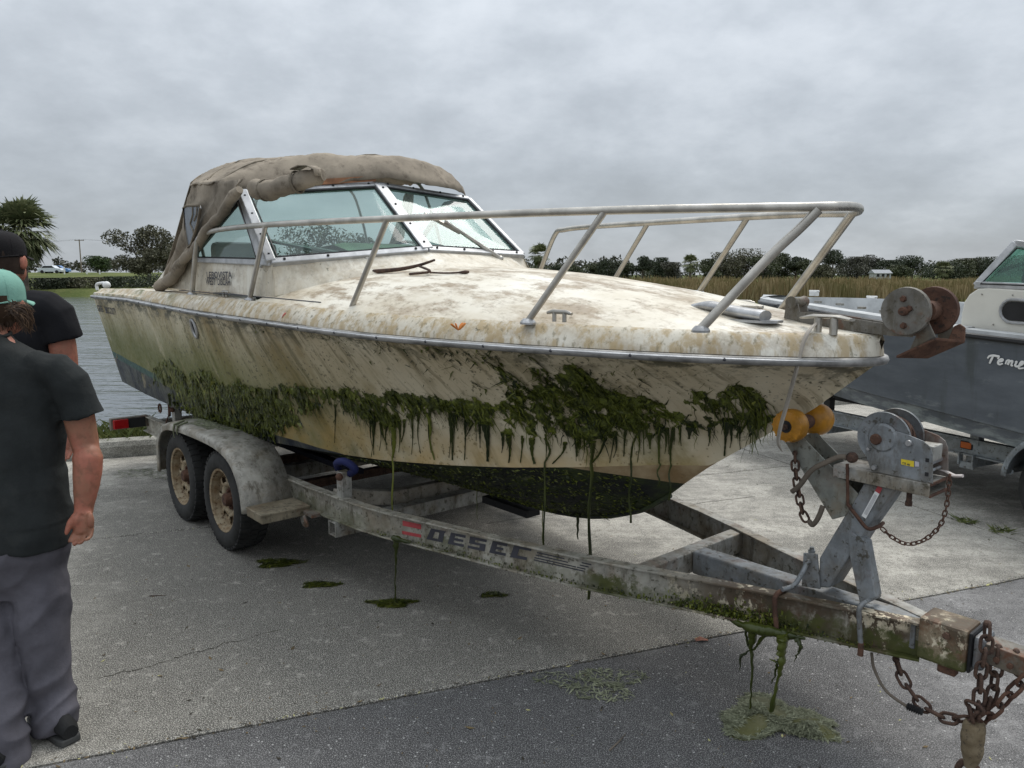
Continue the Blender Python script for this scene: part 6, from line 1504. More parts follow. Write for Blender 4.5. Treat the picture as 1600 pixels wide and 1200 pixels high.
strand([L(1245, 998, vw), L(1251, 1010, vw), L(1247, 1020, vw), L(1241, 1034, vw)], [.012, .010, .006, .002], seed=10); strand([L(1218, 1036, vw), L(1212, 1034, vw), L(1203, 1030, vw)], [.008, .008, .003], seed=12); strand([L(1216, 1030, vw), L(1212, 1050, vw), L(1206, 1068, vw)], [.008, .006, .002], seed=11)
v2 = -.80
strand([L(612, 838, v2 - .05), L(620, 842, v2 - .04), L(640, 848, v2)], [.004, .02, .004], seed=13, flat_=1); strand([L(619, 845, v2), L(619, 868, v2), L(618, 905, v2), L(617, 943, v2)], [.020, .007, .004, .005], seed=14)
# matted weed along the lower flange
r = np.random.default_rng(41); n = 1700; u = np.concatenate([r.uniform(-2.6, -.25, 900), r.normal(-.75, .12, 800)]); v = np.interp(u, [q[0] for q in near_rail], [q[1] for q in near_rail]) - r.uniform(.006, .03, n); z = .388 + np.abs(r.normal(0, .014, n)) * (1 + (np.abs(u + .75) < .3))
w_ = r.uniform(.002, .007, n); h = r.uniform(-.018, .012, n)
V = np.stack([np.stack([u - w_, v, z], 1), np.stack([u + w_, v - .002, z], 1), np.stack([u + w_ * .6, v - r.uniform(.0, .01, n), z + h], 1), np.stack([u - w_ * .6, v - .004, z + h], 1)], 1).reshape(-1, 3)
link('weed', np_mesh('weed', V, np.arange(4 * n).reshape(-1, 4)), M_algae, TR, kind='stuff')

# ================================================================== weed piles and litter on the ground
def pile(px, py, rx, ry, hgt, n, seed, label, name='weed_pile', mat=M_algae_dry, flatp=0):
    g = ground(px, py); root = empty(name, tuple(g)); tag(root, label, 'algae pile'); r = np.random.default_rng(seed)
    a = r.uniform(0, 2 * PI, n); q = np.sqrt(r.random(n)) * (1 + .25 * np.sin(a * 3 + seed) + .15 * np.sin(a * 5)); x = q * rx * np.cos(a); y = q * ry * np.sin(a)
    z = hgt * np.maximum(0, 1 - q ** 1.5) * (.6 + .4 * np.sin(x * 23 + seed) * np.sin(y * 31)) + r.uniform(.001, .006, n)
    d = r.uniform(0, 2 * PI, n); l = r.uniform(.008, .034, n); w_ = r.uniform(.0015, .005, n)
    dx, dy = np.cos(d), np.sin(d); dz = r.uniform(-.15, .35, n)
    V = np.stack([np.stack([x - dx * l, y - dy * l, np.maximum(.001, z - dz * l)], 1), np.stack([x - dy * w_, y + dx * w_, z + .002], 1), np.stack([x + dx * l, y + dy * l, np.maximum(.001, z + dz * l)], 1), np.stack([x + dy * w_, y - dx * w_, z + .001], 1)], 1).reshape(-1, 3)
    link('strands', np_mesh('strands', V, np.arange(4 * n).reshape(-1, 4)), mat, root, kind='stuff')
    m = MB(); G = []; K = 40
    for i, t in enumerate(np.linspace(0, 1, 9)):
        row = []
        for k in range(K):
            an = 2 * PI * k / K; e_ = (1 + .25 * math.sin(an * 3 + seed) + .15 * math.sin(an * 5) + .12 * mnoise.noise((math.cos(an) * 3, math.sin(an) * 3, seed)))
            xx, yy = t * e_ * rx * math.cos(an), t * e_ * ry * math.sin(an)
            row.append((xx, yy, max(.0015, hgt * max(0, 1 - t ** 1.5) * (.8 + .5 * mnoise.noise((xx * 14, yy * 14, seed)))) if t < 1 else .0008))
        G.append(row)
    m.grid(G, wrap=True, flip=True)
    if not flatp: m.build('slime', M_slime, root, smooth=70)
    return root
M_slime = mat_algae('olive_slime', (.05, .05, .014), (.12, .12, .042), (.2, .21, .12), .5)
pile(1205, 1124, .20, .135, .035, 4200, 3, 'large pile of grey green weed under the trailer tongue')
pile(1264, 1138, .11, .07, .045, 1700, 5, 'clump of tangled weed at the right of the large weed pile', name='weed_clump')
pile(612, 943, .115, .05, .014, 420, 6, 'round dark weed patch below the strand at the middle of the rail', name='weed_patch', mat=M_algae)
pile(435, 880, .13, .07, .008, 420, 7, 'mossy weed patch nearest the front tyre', name='weed_patch', mat=M_algae)
pile(500, 914, .10, .04, .006, 260, 8, 'thin elongated weed patch between the tyre and the round patch', name='weed_patch', mat=M_algae)
pile(772, 930, .07, .03, .010, 160, 9, 'small dark weed patch under the middle of the trailer', name='weed_patch', mat=M_algae)
pile(240, 738, .30, .22, .004, 380, 10, 'scattered dry weed beside the rear tyre at the kerb', name='weed_patch', flatp=1)
pile(930, 1068, .20, .13, .002, 420, 12, 'smeared olive weed patch on the dark slab left of the joint end', name='weed_patch', mat=M_algae_dry, flatp=1)
# litter: leaf bits, twigs, crumbs of weed
r = np.random.default_rng(55); n = 1700
y = 2.1 + 6.2 * r.random(n) ** 1.3; az = r.uniform(-.72, .7, n); x = az * y
k = (np.stack([x, y], 1) @ ND[:2]) < 8.1; x, y = x[k], y[k]; n = len(x)
jx = r.uniform(-2, 5.5, 520); jn = 2.985 + r.normal(0, .012, 520); x = np.concatenate([x, AD[0] * jx + ND[0] * jn]); y = np.concatenate([y, AD[1] * jx + ND[1] * jn]); n = len(x)
near = 14 * np.exp(-((x - 1.05) ** 2 + (y - 2.86) ** 2) / .3); l = r.uniform(.0025, .009, n) * (1 + 1.6 * r.random(n) ** 6); w_ = l * r.uniform(.2, .5, n); d = r.uniform(0, 6.28, n); dx, dy = np.cos(d), np.sin(d)
V = np.stack([np.stack([x - dx * l, y - dy * l, np.full(n, .002)], 1), np.stack([x - dy * w_, y + dx * w_, np.full(n, .004)], 1), np.stack([x + dx * l, y + dy * l, np.full(n, .003) + l * .3], 1), np.stack([x + dy * w_, y - dx * w_, np.full(n, .003)], 1)], 1).reshape(-1, 3)
m = NT('leaf_litter'); q = m.rnd(); c_ = m.mix(m.step(q, .2, .7), (.03, .024, .014), (.16, .11, .05)); c_ = m.mix(m.step(q, .86, .9), c_, (.42, .40, .18))
link('leaf_litter', np_mesh('leaf_litter', V, np.arange(4 * n).reshape(-1, 4)), m.done(c_, .8), kind='stuff')
g = ground(968, 1160); m = MB(); m.tube([(-.045, -.055, .004), (0, 0, .006), (.03, .05, .004)], [.0035, .003, .0015], 6); o = m.build('twig', M_hose, None, tuple(g)); tag(o, 'thin brown twig lying on the dark slab near the camera', 'twig')
g = ground(245, 932); m = MB(); m.tube([(-.04, 0, .003), (.045, .008, .004)], [.003, .0015], 6); o = m.build('twig', M_rust_dark, None, tuple(g)); tag(o, 'short dark twig on the pale slab beside the jeans', 'twig')
g = ground(1095, 1001)
m = MB(); m.grid([[(-.03, -.012, .003), (-.02, .0, .004), (-.03, .012, .003)], [(.0, -.02, .012), (.0, 0, .006), (0, .02, .012)], [(.035, -.006, .004), (.035, 0, .003), (.035, .006, .004)]]); o = m.build('dead_leaf', flat('leaf_russet', (.25, .10, .06), .7, 0, .3, 40), None, tuple(g), solid=.001); tag(o, 'russet dead leaf lying on the slab joint left of the weed pile', 'leaf')

# ================================================================== the grey boat on its trailer at the right
ANG2 = 26
_a0 = ground(1290, 640, .52)
F2 = Frame(ANG2, _a0 + .85 * np.array([math.cos(math.radians(ANG2)), math.sin(math.radians(ANG2)), 0]))
L2 = F2.at
GB = empty('grey_boat', tuple(F2.glob(np.array([[1.5, 0, .5]]))[0]), F2.rz); tag(GB, 'grey hulled boat with white cuddy cabin on the trailer at the right', 'boat')
GL = (-1.5, 0, -.5)
UB0, UB1 = -1.74, 4.6
def b2(u):
    t = np.clip((.9 - np.asarray(u, float)) / (.9 - UB0), 0, 1); return 1.17 * (1 - t ** 2.1) ** .85
z2 = lerp_tab([(-2.1, 1.47), (-1, 1.465), (-.1, 1.45), (.6, 1.40), (1.5, 1.335), (2.5, 1.29), (4.7, 1.26)])
k2 = lerp_tab([(-2.1, 1.25), (-1.6, 1.0), (-.9, .88), (.29, .815), (1.2, .74), (2.0, .67), (4.7, .62)])
def mat_grey_hull():
    m = NT('grey_hull_paint'); X, Y, Z = m.xyz()
    a = m.noise(3, 6, .7, st=(.5, 1, 1.5)); b = m.noise(9, 6, .72, st=(.35, 1, 1.2))
    col = m.mix(m.step(a, .3, .7), (.078, .090, .104), (.125, .140, .158))
    lo = m.step(m.math('SUBTRACT', Z, m.math('SUBTRACT', .83, m.mul(X, .075))), .03, -.03)
    col = m.mix(m.mul(lo, m.step(b, .44, .62)), col, (.24, .27, .27))
    col = m.mix(m.mul(m.step(b, .60, .68), .4), col, (.22, .24, .24))
    col = m.mix(m.mul(m.step(m.noise(2, 5, .6, st=(3, 1, .4), off=(4, 4, 1)), .55, .7), .5), col, (.045, .052, .045))
    return m.done(col, .5, bump=b, bstr=.1, bdist=.01)
M_ghull = mat_grey_hull(); M_liner = flat('grey_white_liner', (.42, .43, .43), .55, 0, .22, 5); M_cream2 = flat('ivory_gelcoat', (.66, .64, .57), .4, 0, .06, 3)
UG = np.concatenate([UB0 + 1.2 * (1 - np.cos(np.linspace(0, PI / 2, 16))), np.linspace(-.75, UB1, 30)])
m = MB()
for side in (-1, 1):
    G = []
    for u in UG:
        b = float(b2(u)); zt = float(z2(u)); zk = float(k2(u)); c1 = b * (.97 if u > 0 else .97 - .12 * min(1, -u)); c2_ = b * (.93 if u > 0 else .93 - .25 * min(1, -u))
        G.append([(u, side * b, zt), (u, side * (b * .995), zt - .05), (u, side * (b * .4 + c1 * .6), zk + (zt - zk) * .5), (u, side * c1, zk + .004), (u, side * (c1 - .016 * (b > .2)), zk - .004), (u, side * c2_, zk - .115), (u, side * c2_ * .5, max(.5, zk - .21)), (u, 0, max(.46, zk - .30) if u > -1.2 else zk - .15)])
    m.grid(G, flip=(side == -1))
G0 = []
m.build('hull', M_ghull, GB, GL, smooth=30)
m = MB()
for side in (-1, 1):      # gunwale, rub strip and inner liner
    m.grid([[(u, side * b2(u), z2(u) + .004), (u, side * (b2(u) - .01), z2(u) + .035), (u, side * max(0, b2(u) - .13), z2(u) + .04), (u, side * max(0, b2(u) - .14), z2(u) + .02), (u, side * max(0, b2(u) - .16), .95)] for u in UG if u < 1.5], flip=(side == -1))
m.add([(UB0 + .2, -.9, .98), (1.6, -1.0, .98), (1.6, 1.0, .98), (UB0 + .2, .9, .98)], [(0, 1, 2, 3)])
m.grid([[(u, v * b2(u), z2(u) + .03 + .03 * (1 - v * v)) for v in np.linspace(-1, 1, 9)] for u in UG if u < -1.45], flip=False)
LN = m.build('liner', M_liner, GB, GL, smooth=35)
m = MB()
for side in (-1, 1):
    G = []
    for u in UG:
        if u > 1.3: G.append([(u, side * b2(u), z2(u) + .002), (u, side * (b2(u) - .004), z2(u) + .03), (u, side * (b2(u) - .10), z2(u) + .035)])
    m.grid(G, flip=(side == -1))
m.build('side_deck', M_liner, GB, GL, smooth=35)
m = MB()
for side in (-1, 1): m.tube([(u, side * (b2(u) + .006), z2(u) - .012) for u in UG], .02, 7)
m.build('rub_strip', M_black, GB, GL, smooth=50)
for (x, y, v) in ((1272, 459, .35), (1362, 468, .80)):
    p = L2(x, y, v); mm = MB(); mm.box(p + np.array([0, 0, .0]), (.10, .05, .05)); mm.tube([p + np.array([-.07, 0, .03]), p + np.array([.07, 0, .03])], .012, 6); mm.build('cleat', M_white, GB, GL, bevel=.005)
p = L2(1290, 488, -.72); mm = MB()
for k in range(4): q = L2(1270 + k * 34, 487 + k * 5.5, -.75 - .06 * k); mm.box((q[0], q[1] + .06, float(z2(q[0])) + .045), (.07, .03, .02))
mm.build('rod_holders', M_galv, GB, GL); GB_k = None
# cuddy cabin (u grows towards the stern): rounded front, side with a port light
sp = [(1500, 514), (1502, 490), (1506, 472), (1514, 460), (1527, 451), (1545, 449), (1660, 457), (1660, 530)]
def sidepoly(v): return [L2(x, y, v) for x, y in sp]
m = MB(); A_ = sidepoly(-1.02)
m.prism([tuple(p) for p in A_], (0, .03, 0)); CB2 = m.build('cabin', M_cream2, GB, GL, bevel=.012)
m = MB(); m.grid([[(A_[i][0] + .004, v, A_[i][2] - .006) for v in np.linspace(-.99, 1.02, 9)] for i in range(0, 6)], flip=False)
m.grid([[(A_[i][0] + .004, v, A_[i][2] - .006) for v in (-.99, 1.02)] for i in (5, 6)]); m.build('cabin_front', M_cream2, CB2, smooth=50)
m = MB(); m.prism([(p[0], 1.0, p[2]) for p in A_], (0, .03, 0)); m.build('cabin_side', M_cream2, CB2)
def stadium(x0, x1, y0, y1, v, n=8):
    P = []
    ry = (y1 - y0) / 2
    for k in range(n + 1): a = PI / 2 + PI * k / n; P.append(L2(x0 + ry * 1.0 + ry * math.cos(a), (y0 + y1) / 2 - ry * math.sin(a), v))
    for k in range(n + 1): a = -PI / 2 + PI * k / n; P.append(L2(x1 + ry * math.cos(a), (y0 + y1) / 2 + 4 - ry * math.sin(a), v))
    return P
m = MB(); P = stadium(1566, 1640, 471, 501, -1.024); m.prism([tuple(p) for p in P], (0, -.004, 0)); PL_ = m.build('port_light', M_black, CB2)
m = MB(); m.tube([tuple(p + np.array([0, -.004, 0])) for p in stadium(1563, 1640, 468, 504, -1.024)], .010, 6, closed=True); m.build('port_frame', M_alu, PL_, smooth=50)
for x, y in ((1534, 460), (1582, 461), (1552, 507)):
    m = MB(); m.ball(L2(x, y, -1.024), .006, 6, 4); m.build('screw', M_galv, CB2)
W = [L2(1526, 447, -1.0), L2(1588, 380, -.92), L2(1665, 392, -.92), L2(1665, 453, -1.0)]
m = MB(); up2 = (0, 1, 0)
m.bar(W[0], W[1], .05, .04, up2); m.bar(W[1], W[2], .045, .04, up2); m.bar(W[0] + np.array([0, 0, .012]), W[3] + np.array([0, 0, .012]), .045, .04, up2)
Wf = [p * np.array([1, -1, 1]) + np.array([0, 0, .03]) for p in W]
m.bar(Wf[0], Wf[1], .04, .04, up2); m.bar(Wf[1], Wf[2], .04, .04, up2); m.bar(W[1], Wf[1], .04, .04); m.bar(W[0], Wf[0], .04, .04); m.bar((W[0] + Wf[0]) / 2, (W[1] + Wf[1]) / 2, .04, .04, (1, 0, 0))
FR2 = m.build('windscreen_frame', M_alu, GB, GL, bevel=.004)
M_glass2 = mat_glass('green_glass', (.62, .80, .74), haze=.08, hazecol=(.4, .5, .48))
pane(W, 'pane', M_glass2, FR2); pane([W[0], Wf[0], Wf[1], W[1]], 'pane', M_glass2, FR2); pane(Wf, 'pane', M_glass2, FR2)
m = MB(); c_ = sum(W) / 4; m.tube([tuple(p + (c_ - p) / np.linalg.norm(c_ - p) * .045 + np.array([0, -.024, 0])) for p in W], .007, 6, closed=True); m.build('gasket', M_black, FR2)
m = MB(); m.tube([tuple(L2(1618, 440, -.5) + np.array([.0, .15 * math.cos(a), .14 * math.sin(a)])) for a in np.linspace(0, 2 * PI, 19)[:-1]], .014, 6, closed=True); m.build('steering_wheel', M_black, GB, GL, smooth=60)
# script name on the hull, drawn with a brush like hand
def hull2_pt(x, y):
    d = ray(x, y); v = -1.14
    for _ in range(3):
        p = L2(x, y, v); bz = float(b2(p[0])); t = (p[2] - float(k2(p[0]))) / (float(z2(p[0])) - float(k2(p[0]))); v = -(bz * (.97 + .03 * max(0, min(1, t))) + .006)
    return L2(x, y, v)
strokes = [[(1543, 560), (1546, 556.5), (1552, 555.5), (1558, 556.5), (1561, 557), (1559, 561)], [(1552, 556), (1549, 562), (1546, 568)],
           [(1560, 565.5), (1565, 564.5), (1567, 562.3), (1564.5, 561.3), (1560.5, 564), (1559.5, 567.5), (1562, 569.5), (1567, 568)],
           [(1571, 569), (1573, 564), (1576, 563), (1577, 564.5), (1574.5, 570), (1577, 565.5), (1580.5, 564), (1582, 565), (1580, 571), (1583, 571)],
           [(1586, 566), (1589, 565), (1586, 571), (1590, 572.5), (1597, 569), (1599, 566), (1596, 565.5), (1593, 570), (1592, 575.5), (1600, 575)]]
for grp in ((0, 1), (2,), (3,), (4,)):
  m = MB()
  for s in [strokes[g_] for g_ in grp]:
    P = arc([hull2_pt(x, y) for x, y in s], 4); N = len(P)
    m.tube([tuple(p) for p in P], [.0075 * (.7 + .5 * math.sin(PI * (i + 1) / (N + 1))) for i in range(N)], 6, flat=.25, up0=(0, 1, 0))
  m.build('letter', M_white, GB, GL)
# its trailer
T2 = empty('boat_trailer', tuple(F2.glob(np.array([[0, 0, 0.]]))[0]), F2.rz); tag(T2, 'grey steel trailer with amber marker light under the grey boat', 'boat trailer')
m0 = mat_galv('blue_grey_galvanised', (.27, .30, .32), .1, .2)
for side in (-1, 1):
    m = MB(); m.bar((-.4, side * .85, .46), (4.6, side * .85, .43), .012, .12); m.bar((-.4, side * .85, .52), (4.6, side * .85, .49), .06, .012); m.bar((-.4, side * .85, .40), (4.6, side * .85, .37), .06, .012); R2 = m.build('frame_rail', m0, T2)
    m = MB(); m.box((1.36, side * .862, .458), (.085, .014, .05)); MK = m.build('marker_light', M_orangelens, R2, bevel=.006)
    m = MB(); m.box((1.36, side * .858, .458), (.10, .012, .062)); m.build('marker_base', M_black, R2, bevel=.006)
for u in (.0, 1.4, 3.3):
    m = MB(); m.bar((u, -.85, .34), (u, .85, .34), .08, .08); m.build('crossmember', m0, T2)
    for side in (-1, 1):
        m = MB(); m.box((u + .02, side * .83, .55), (.07, .07, .16)); PO = m.build('bunk_post', m0 if u > .5 else M_black, T2, bevel=.004); m = MB(); m.ball((u + .02, side * .85, .66), .05, 10, 7); m.build('roller', M_black, PO, smooth=60)
for side in (-1, 1):
    m = MB(); m.box((1.8, side * .55, .60), (4, .14, .05)); m.build('bunk', M_black, T2, bevel=.01)
m = MB()
for a, b in (((1.33, -.875, .40), (1.33, -.875, .31)), ((1.44, -.875, .40), (1.44, -.875, .31)), ((1.33, -.875, .31), (1.44, -.875, .31))): m.bar(a, b, .012, .05, (0, 1, 0) if a[2] != b[2] else (0, 0, 1))
m.build('bracket_loop', m0, T2)
for side in (-1, 1):
    G = []
    for a in np.linspace(PI, 0, 22):
        c_ = (2.20, .36); ru, rz_ = .40, .36
        G.append([(c_[0] + ru * math.cos(a), side * .88, c_[1] + rz_ * math.sin(a)), (c_[0] + ru * math.cos(a), side * 1.12, c_[1] + rz_ * math.sin(a)), (c_[0] + (ru - .005) * math.cos(a), side * 1.14, c_[1] + (rz_ - .01) * math.sin(a)), (c_[0] + (ru - .04) * math.cos(a), side * 1.14, c_[1] + (rz_ - .04) * math.sin(a))])
    m = MB(); m.grid(G, flip=side < 0); m.build('fender', m0, T2, smooth=50, solid=.005)
    m = MB(); m.lathe([(h * side, r_) for h, r_ in ((-.085, .19), (-.10, .22), (-.1, .27), (-.07, .31), (.07, .31), (.1, .27), (.10, .22), (.085, .19))], (2.2, side * 1.0, .31), (0, 1, 0), 36, close=True); WH = m.build('wheel', M_tyre, T2, smooth=45)
    m = MB(); m.lathe([(.06 * side, .19), (.03 * side, .15), (.05 * side, .06), (.06 * side, 0)], (2.2, side * 1.0, .31), (0, 1, 0), 24); m.build('rim', M_rim, WH, smooth=40)
    m = MB(); m.tube([(1.72, side * .9, .37), (1.80, side * 1.02, .37)], .02, 6); m.build('stay', m0, T2)

# ================================================================== the two people at the left, seen from behind
def skin_mat(name, col, red):
    m = NT(name); a = m.noise(7, 5, .6); b = m.noise(40, 4, .6)
    c_ = m.mix(m.step(a, .36, .62), col, red); c_ = m.mix(m.step(b, .48, .66, 0, .5), c_, tuple(x * .62 for x in col)); c_ = m.mix(m.step(m.noise(17, 5, .7, off=(4, 4, 4)), .5, .66, 0, .5), c_, tuple(x * .7 for x in red))
    return m.done(c_, .55, bump=b, bstr=.12, bdist=.002, Subsurface_Weight=.08, Subsurface_Radius=(.01, .004, .002))
M_skin = skin_mat('tanned_skin', (.29, .14, .085), (.40, .145, .095)); M_skin2 = skin_mat('ruddy_skin', (.31, .15, .10), (.41, .15, .10))
M_shirt = mat_fabric('charcoal_cotton', (.024, .027, .027), (.045, .046, .043), .3, 700, .35); M_shirt2 = mat_fabric('black_cotton', (.010, .010, .012), (.014, .014, .018), .2, 700, .3)
M_jean = mat_fabric('grey_denim', (.105, .10, .115), (.075, .07, .08), .5, 1100, .28); M_jean2 = mat_fabric('navy_denim', (.02, .025, .05), (.015, .015, .02), .3)
M_jean_seam = flat('jean_seam', (.05, .047, .055), .9); M_mint = mat_fabric('mint_cotton', (.21, .41, .335), (.13, .27, .22), .5, 900, .16); M_capb = mat_fabric('black_cap_cotton', (.012, .011, .012), (.02, .016, .016), .3)
M_hair = mat_fabric('brown_hair', (.065, .038, .022), (.03, .017, .01), .5, 300, .4, .6); M_hair_tip = mat_fabric('sun_bleached_hair', (.19, .115, .065), (.08, .045, .025), .5, 300, .4, .6); M_hair2 = mat_fabric('dark_hair', (.035, .022, .016), (.02, .012, .01), .4, 300, .3, .6)
M_shoe = mat_fabric('black_suede', (.018, .018, .018), (.04, .04, .04), .3, 700, .3); M_sole = flat('dark_grey_sole', (.06, .06, .058), .8)
def ell(mb, rings, n=28, axis=(1, 0), power=2.3):
    """closed stack of level ovals: (x, y, z, half width, half depth)"""
    ax = np.array([axis[0], axis[1], 0.]); ay = np.array([-axis[1], axis[0], 0.]); G = []
    for x, y, z, a, b in rings:
        row = []
        for k in range(n):
            t = 2 * PI * k / n; c_, s_ = math.cos(t), math.sin(t); q = (abs(c_) ** power + abs(s_) ** power) ** (-1 / power)
            row.append(tuple(np.array([x, y, z]) + ax * a * q * c_ + ay * b * q * s_))
        G.append(row)
    mb.grid(G, wrap=True)
    mb.add(G[0], [tuple(range(n))[::-1]]); mb.add(G[-1], [tuple(range(n))]); return mb
def fuse(mb, name, mat, parent, loc, vox, sm=4, fn=None):
    me = mb.mesh(name); o = link(name, me)
    bm_ = __import__('bmesh').new(); bm_.from_mesh(me); __import__('bmesh').ops.recalc_face_normals(bm_, faces=bm_.faces); bm_.to_mesh(me); bm_.free()
    r_ = o.modifiers.new('r', 'REMESH'); r_.mode = 'VOXEL'; r_.voxel_size = vox
    s_ = o.modifiers.new('s', 'SMOOTH'); s_.iterations = sm; s_.factor = .5
    m2 = evaluated(o, name); bpy.data.objects.remove(o)
    if fn:
        nn = [v.normal.copy() for v in m2.vertices]
        for v, q in zip(m2.vertices, nn): v.co = v.co + q * fn(v.co)
        m2.update()
    return link(name, m2, mat, parent, loc, smooth=True)
def V3(p): return np.asarray(p, float)
def person(J, label, mats, feet, ax, hair, vox=.006):
    base = V3([J['pelvis'][0], J['pelvis'][1], 0]); root = empty('person', tuple(base)); tag(root, label, 'person', 'people walking past the boat'); off = tuple(-base)
    return root, off
# ---- front person
DA = 2.76
A = lambda x, y, d=0: far(x, y, DA + d)
PA = empty('person', tuple(V3([A(18, 900)[0], DA, 0]))); tag(PA, 'person in mint cap with ponytail, charcoal shirt and grey jeans', 'person', 'people standing beside the boat')
offA = tuple(-np.array(PA.location)); axA = (math.cos(.12), math.sin(.12))
b = MB()
cx = A(18, 800)[0]
ell(b, [(cx, DA, .80, .14, .10), (cx, DA, .95, .145, .10), (cx, DA, 1.1, .15, .10), (cx - .005, DA, 1.28, .185, .115), (cx - .01, DA, 1.42, .175, .09), (cx - .02, DA, 1.50, .09, .065), (cx - .03, DA + .01, 1.545, .058, .06), (cx - .035, DA + .02, 1.62, .055, .06)], axis=axA)
hd = A(-4, 474, .06)
G = MB().ball(hd, (.076, .096, .118), 20, 14); b.add(G.v, G.f)
G = MB().ball(hd + np.array([0, .055, -.06]), (.055, .05, .06), 14, 10); b.add(G.v, G.f)
G = MB().ball(hd + np.array([-.01, .105, -.02]), (.014, .022, .022), 8, 6); b.add(G.v, G.f)
for s in (-1, 1): G = MB().ball(hd + np.array([s * .078, .01, -.015]), (.012, .024, .034), 8, 6); b.add(G.v, G.f)
sh, el, wr = A(102, 592, .01), A(133, 695, .02), A(131, 792, -.02)
b.tube(arc([A(70, 575), sh, A(122, 645, .015), el, A(137, 715, .0), A(135, 755, -.01), wr, A(130, 805, -.03)], 4), np.interp(np.linspace(0, 1, 29), [0, .14, .28, .42, .5, .57, .71, .86, 1], [.05, .058, .054, .0475, .0445, .0515, .046, .0325, .030]), 14)
lsh = sh + np.array([-2 * (sh[0] - cx) - .02, -.05, 0]); b.tube(arc([lsh + np.array([.06, 0, .0]), lsh, lsh + np.array([-.05, .03, -.28]), lsh + np.array([-.03, .10, -.50]), lsh + np.array([-.02, .13, -.6])], 4), np.interp(np.linspace(0, 1, 17), [0, .3, .6, 1], [.05, .056, .05, .03]), 12)
# right hand: palm towards the camera, fingers curled, thumb at the left
def hand(b, A, mirror=1):
    pm = MB(); P = [A(130, 796, -.03), A(129, 808, -.035), A(129, 820, -.035), A(131, 831, -.035)]
    pm.tube(P, [.030, .039, .041, .036], 14, flat=.5, up0=(0, 1, 0)); b.add(pm.v, pm.f)
    G = MB().ball(A(120, 812, -.05), (.018, .015, .024), 10, 8); b.add(G.v, G.f); G = MB().ball(A(141, 812, -.048), (.013, .014, .03), 10, 8); b.add(G.v, G.f)
    for pts, r_ in (([(119, 827, -.035), (114, 837, -.045), (110, 843, -.06), (107, 848, -.07)], .0088), ([(127, 829, -.035), (122, 841, -.045), (118, 848, -.065), (114, 852, -.078)], .0092), ([(135, 829, -.035), (132, 841, -.047), (127, 847, -.068), (121, 849, -.082)], .0088), ([(143, 826, -.035), (142, 836, -.046), (138, 842, -.062), (131, 844, -.075)], .0078)):
        b.tube(arc([A(x, y, d) for x, y, d in pts], 4), [r_ * (1.12, 1.08, 1.0, .98, 1.08, .98, .93, .92, 1.0, .92, .86, .8, .6)[i] for i in range(13)], 9)
    b.tube(arc([A(119, 806, -.045), A(110, 816, -.055), A(106, 826, -.06), A(103, 836, -.062)], 4), [.015, .0145, .014, .013, .0122, .0115, .011, .011, .0112, .0105, .0095, .008, .0055], 9)
hand(b, A)
rl_ = [A(52, 830), A(60, 925), A(67, 985), A(70, 1030), A(76, 1085), A(84, 1120, -.02), A(86, 1136, -.02)]
ll_ = [A(-14, 830), A(-16, 935, -.02), A(-12, 1000, -.06), A(-6, 1060, -.10), A(2, 1130, -.15), A(6, 1190, -.19), A(8, 1205, -.19)]
for q_ in (rl_, ll_): b.tube(arc(q_, 4), np.interp(np.linspace(0, 1, 25), [0, .3, 1], [.068, .058, .036]), 10)
bodyA = fuse(b, 'body', M_skin, PA, offA, .0048, 3, lambda c_: .0022 * mnoise.noise((c_[0] * 22, c_[1] * 22, c_[2] * 9)) + .0012 * mnoise.noise((c_[0] * 60, c_[1] * 60, c_[2] * 30)))
for s in (-1, 1):
    m = MB(); m.ball(hd + np.array([s * .03, .094, .0]), .011, 8, 6); m.build('eye', M_white, PA, offA)
def wrinkle(f, a, sc=(9, 9, 14)):
    return lambda c_: a * (mnoise.noise((c_[0] * sc[0], c_[1] * sc[1], c_[2] * sc[2] * .5)) + .5 * mnoise.noise((c_[0] * sc[0] * 2.3, c_[1] * sc[1] * 2.1, c_[2] * sc[2])))
s = MB(); xr = lambda y, d=0: A(104, y, d)[0] - cx
zhem = A(60, 852)[2]
ell(s, [(cx - .0, DA, zhem, .205, .15), (cx, DA, zhem + .05, .207, .152), (cx, DA, zhem + .15, .200, .145), (cx - .0, DA, 1.05, .196, .14), (cx, DA, 1.20, .205, .145), (cx - .003, DA, 1.33, .215, .142), (cx - .008, DA, 1.42, .205, .12), (cx - .015, DA, 1.475, .15, .10), (cx - .025, DA + .004, 1.515, .085, .078), (cx - .03, DA + .008, 1.545, .064, .066)], axis=axA, power=2.6)
s.tube([A(55, 575), A(88, 580), A(108, 600, .005), A(122, 628, .01), A(130, 652, .012)], [.076, .078, .077, .074, .079], 16)
s.tube([lsh + np.array([.10, 0, .01]), lsh + np.array([.02, 0, 0]), lsh + np.array([-.03, .01, -.1]), lsh + np.array([-.05, .02, -.22])], [.085, .086, .08, .078], 16)
def shirt_fn(c_):
    d = c_[2] - zhem
    rid = lambda *q: .5 - abs(mnoise.noise(q)) * 1.6
    return .007 * mnoise.noise((c_[0] * 7, c_[1] * 7, c_[2] * 3)) + .014 * rid(c_[0] * 6 + c_[2] * 3, c_[1] * 5, c_[2] * 2.2) * (1 if d > .1 else .5) + .010 * rid(c_[0] * 5 + c_[2] * 7, c_[1] * 5, c_[2] * 9) * (1 if d < .3 else .35) + .003 * mnoise.noise((c_[0] * 22, c_[1] * 22, c_[2] * 12)) - .006
SHA = fuse(s, 'shirt', M_shirt, PA, offA, .0075, 5, shirt_fn)
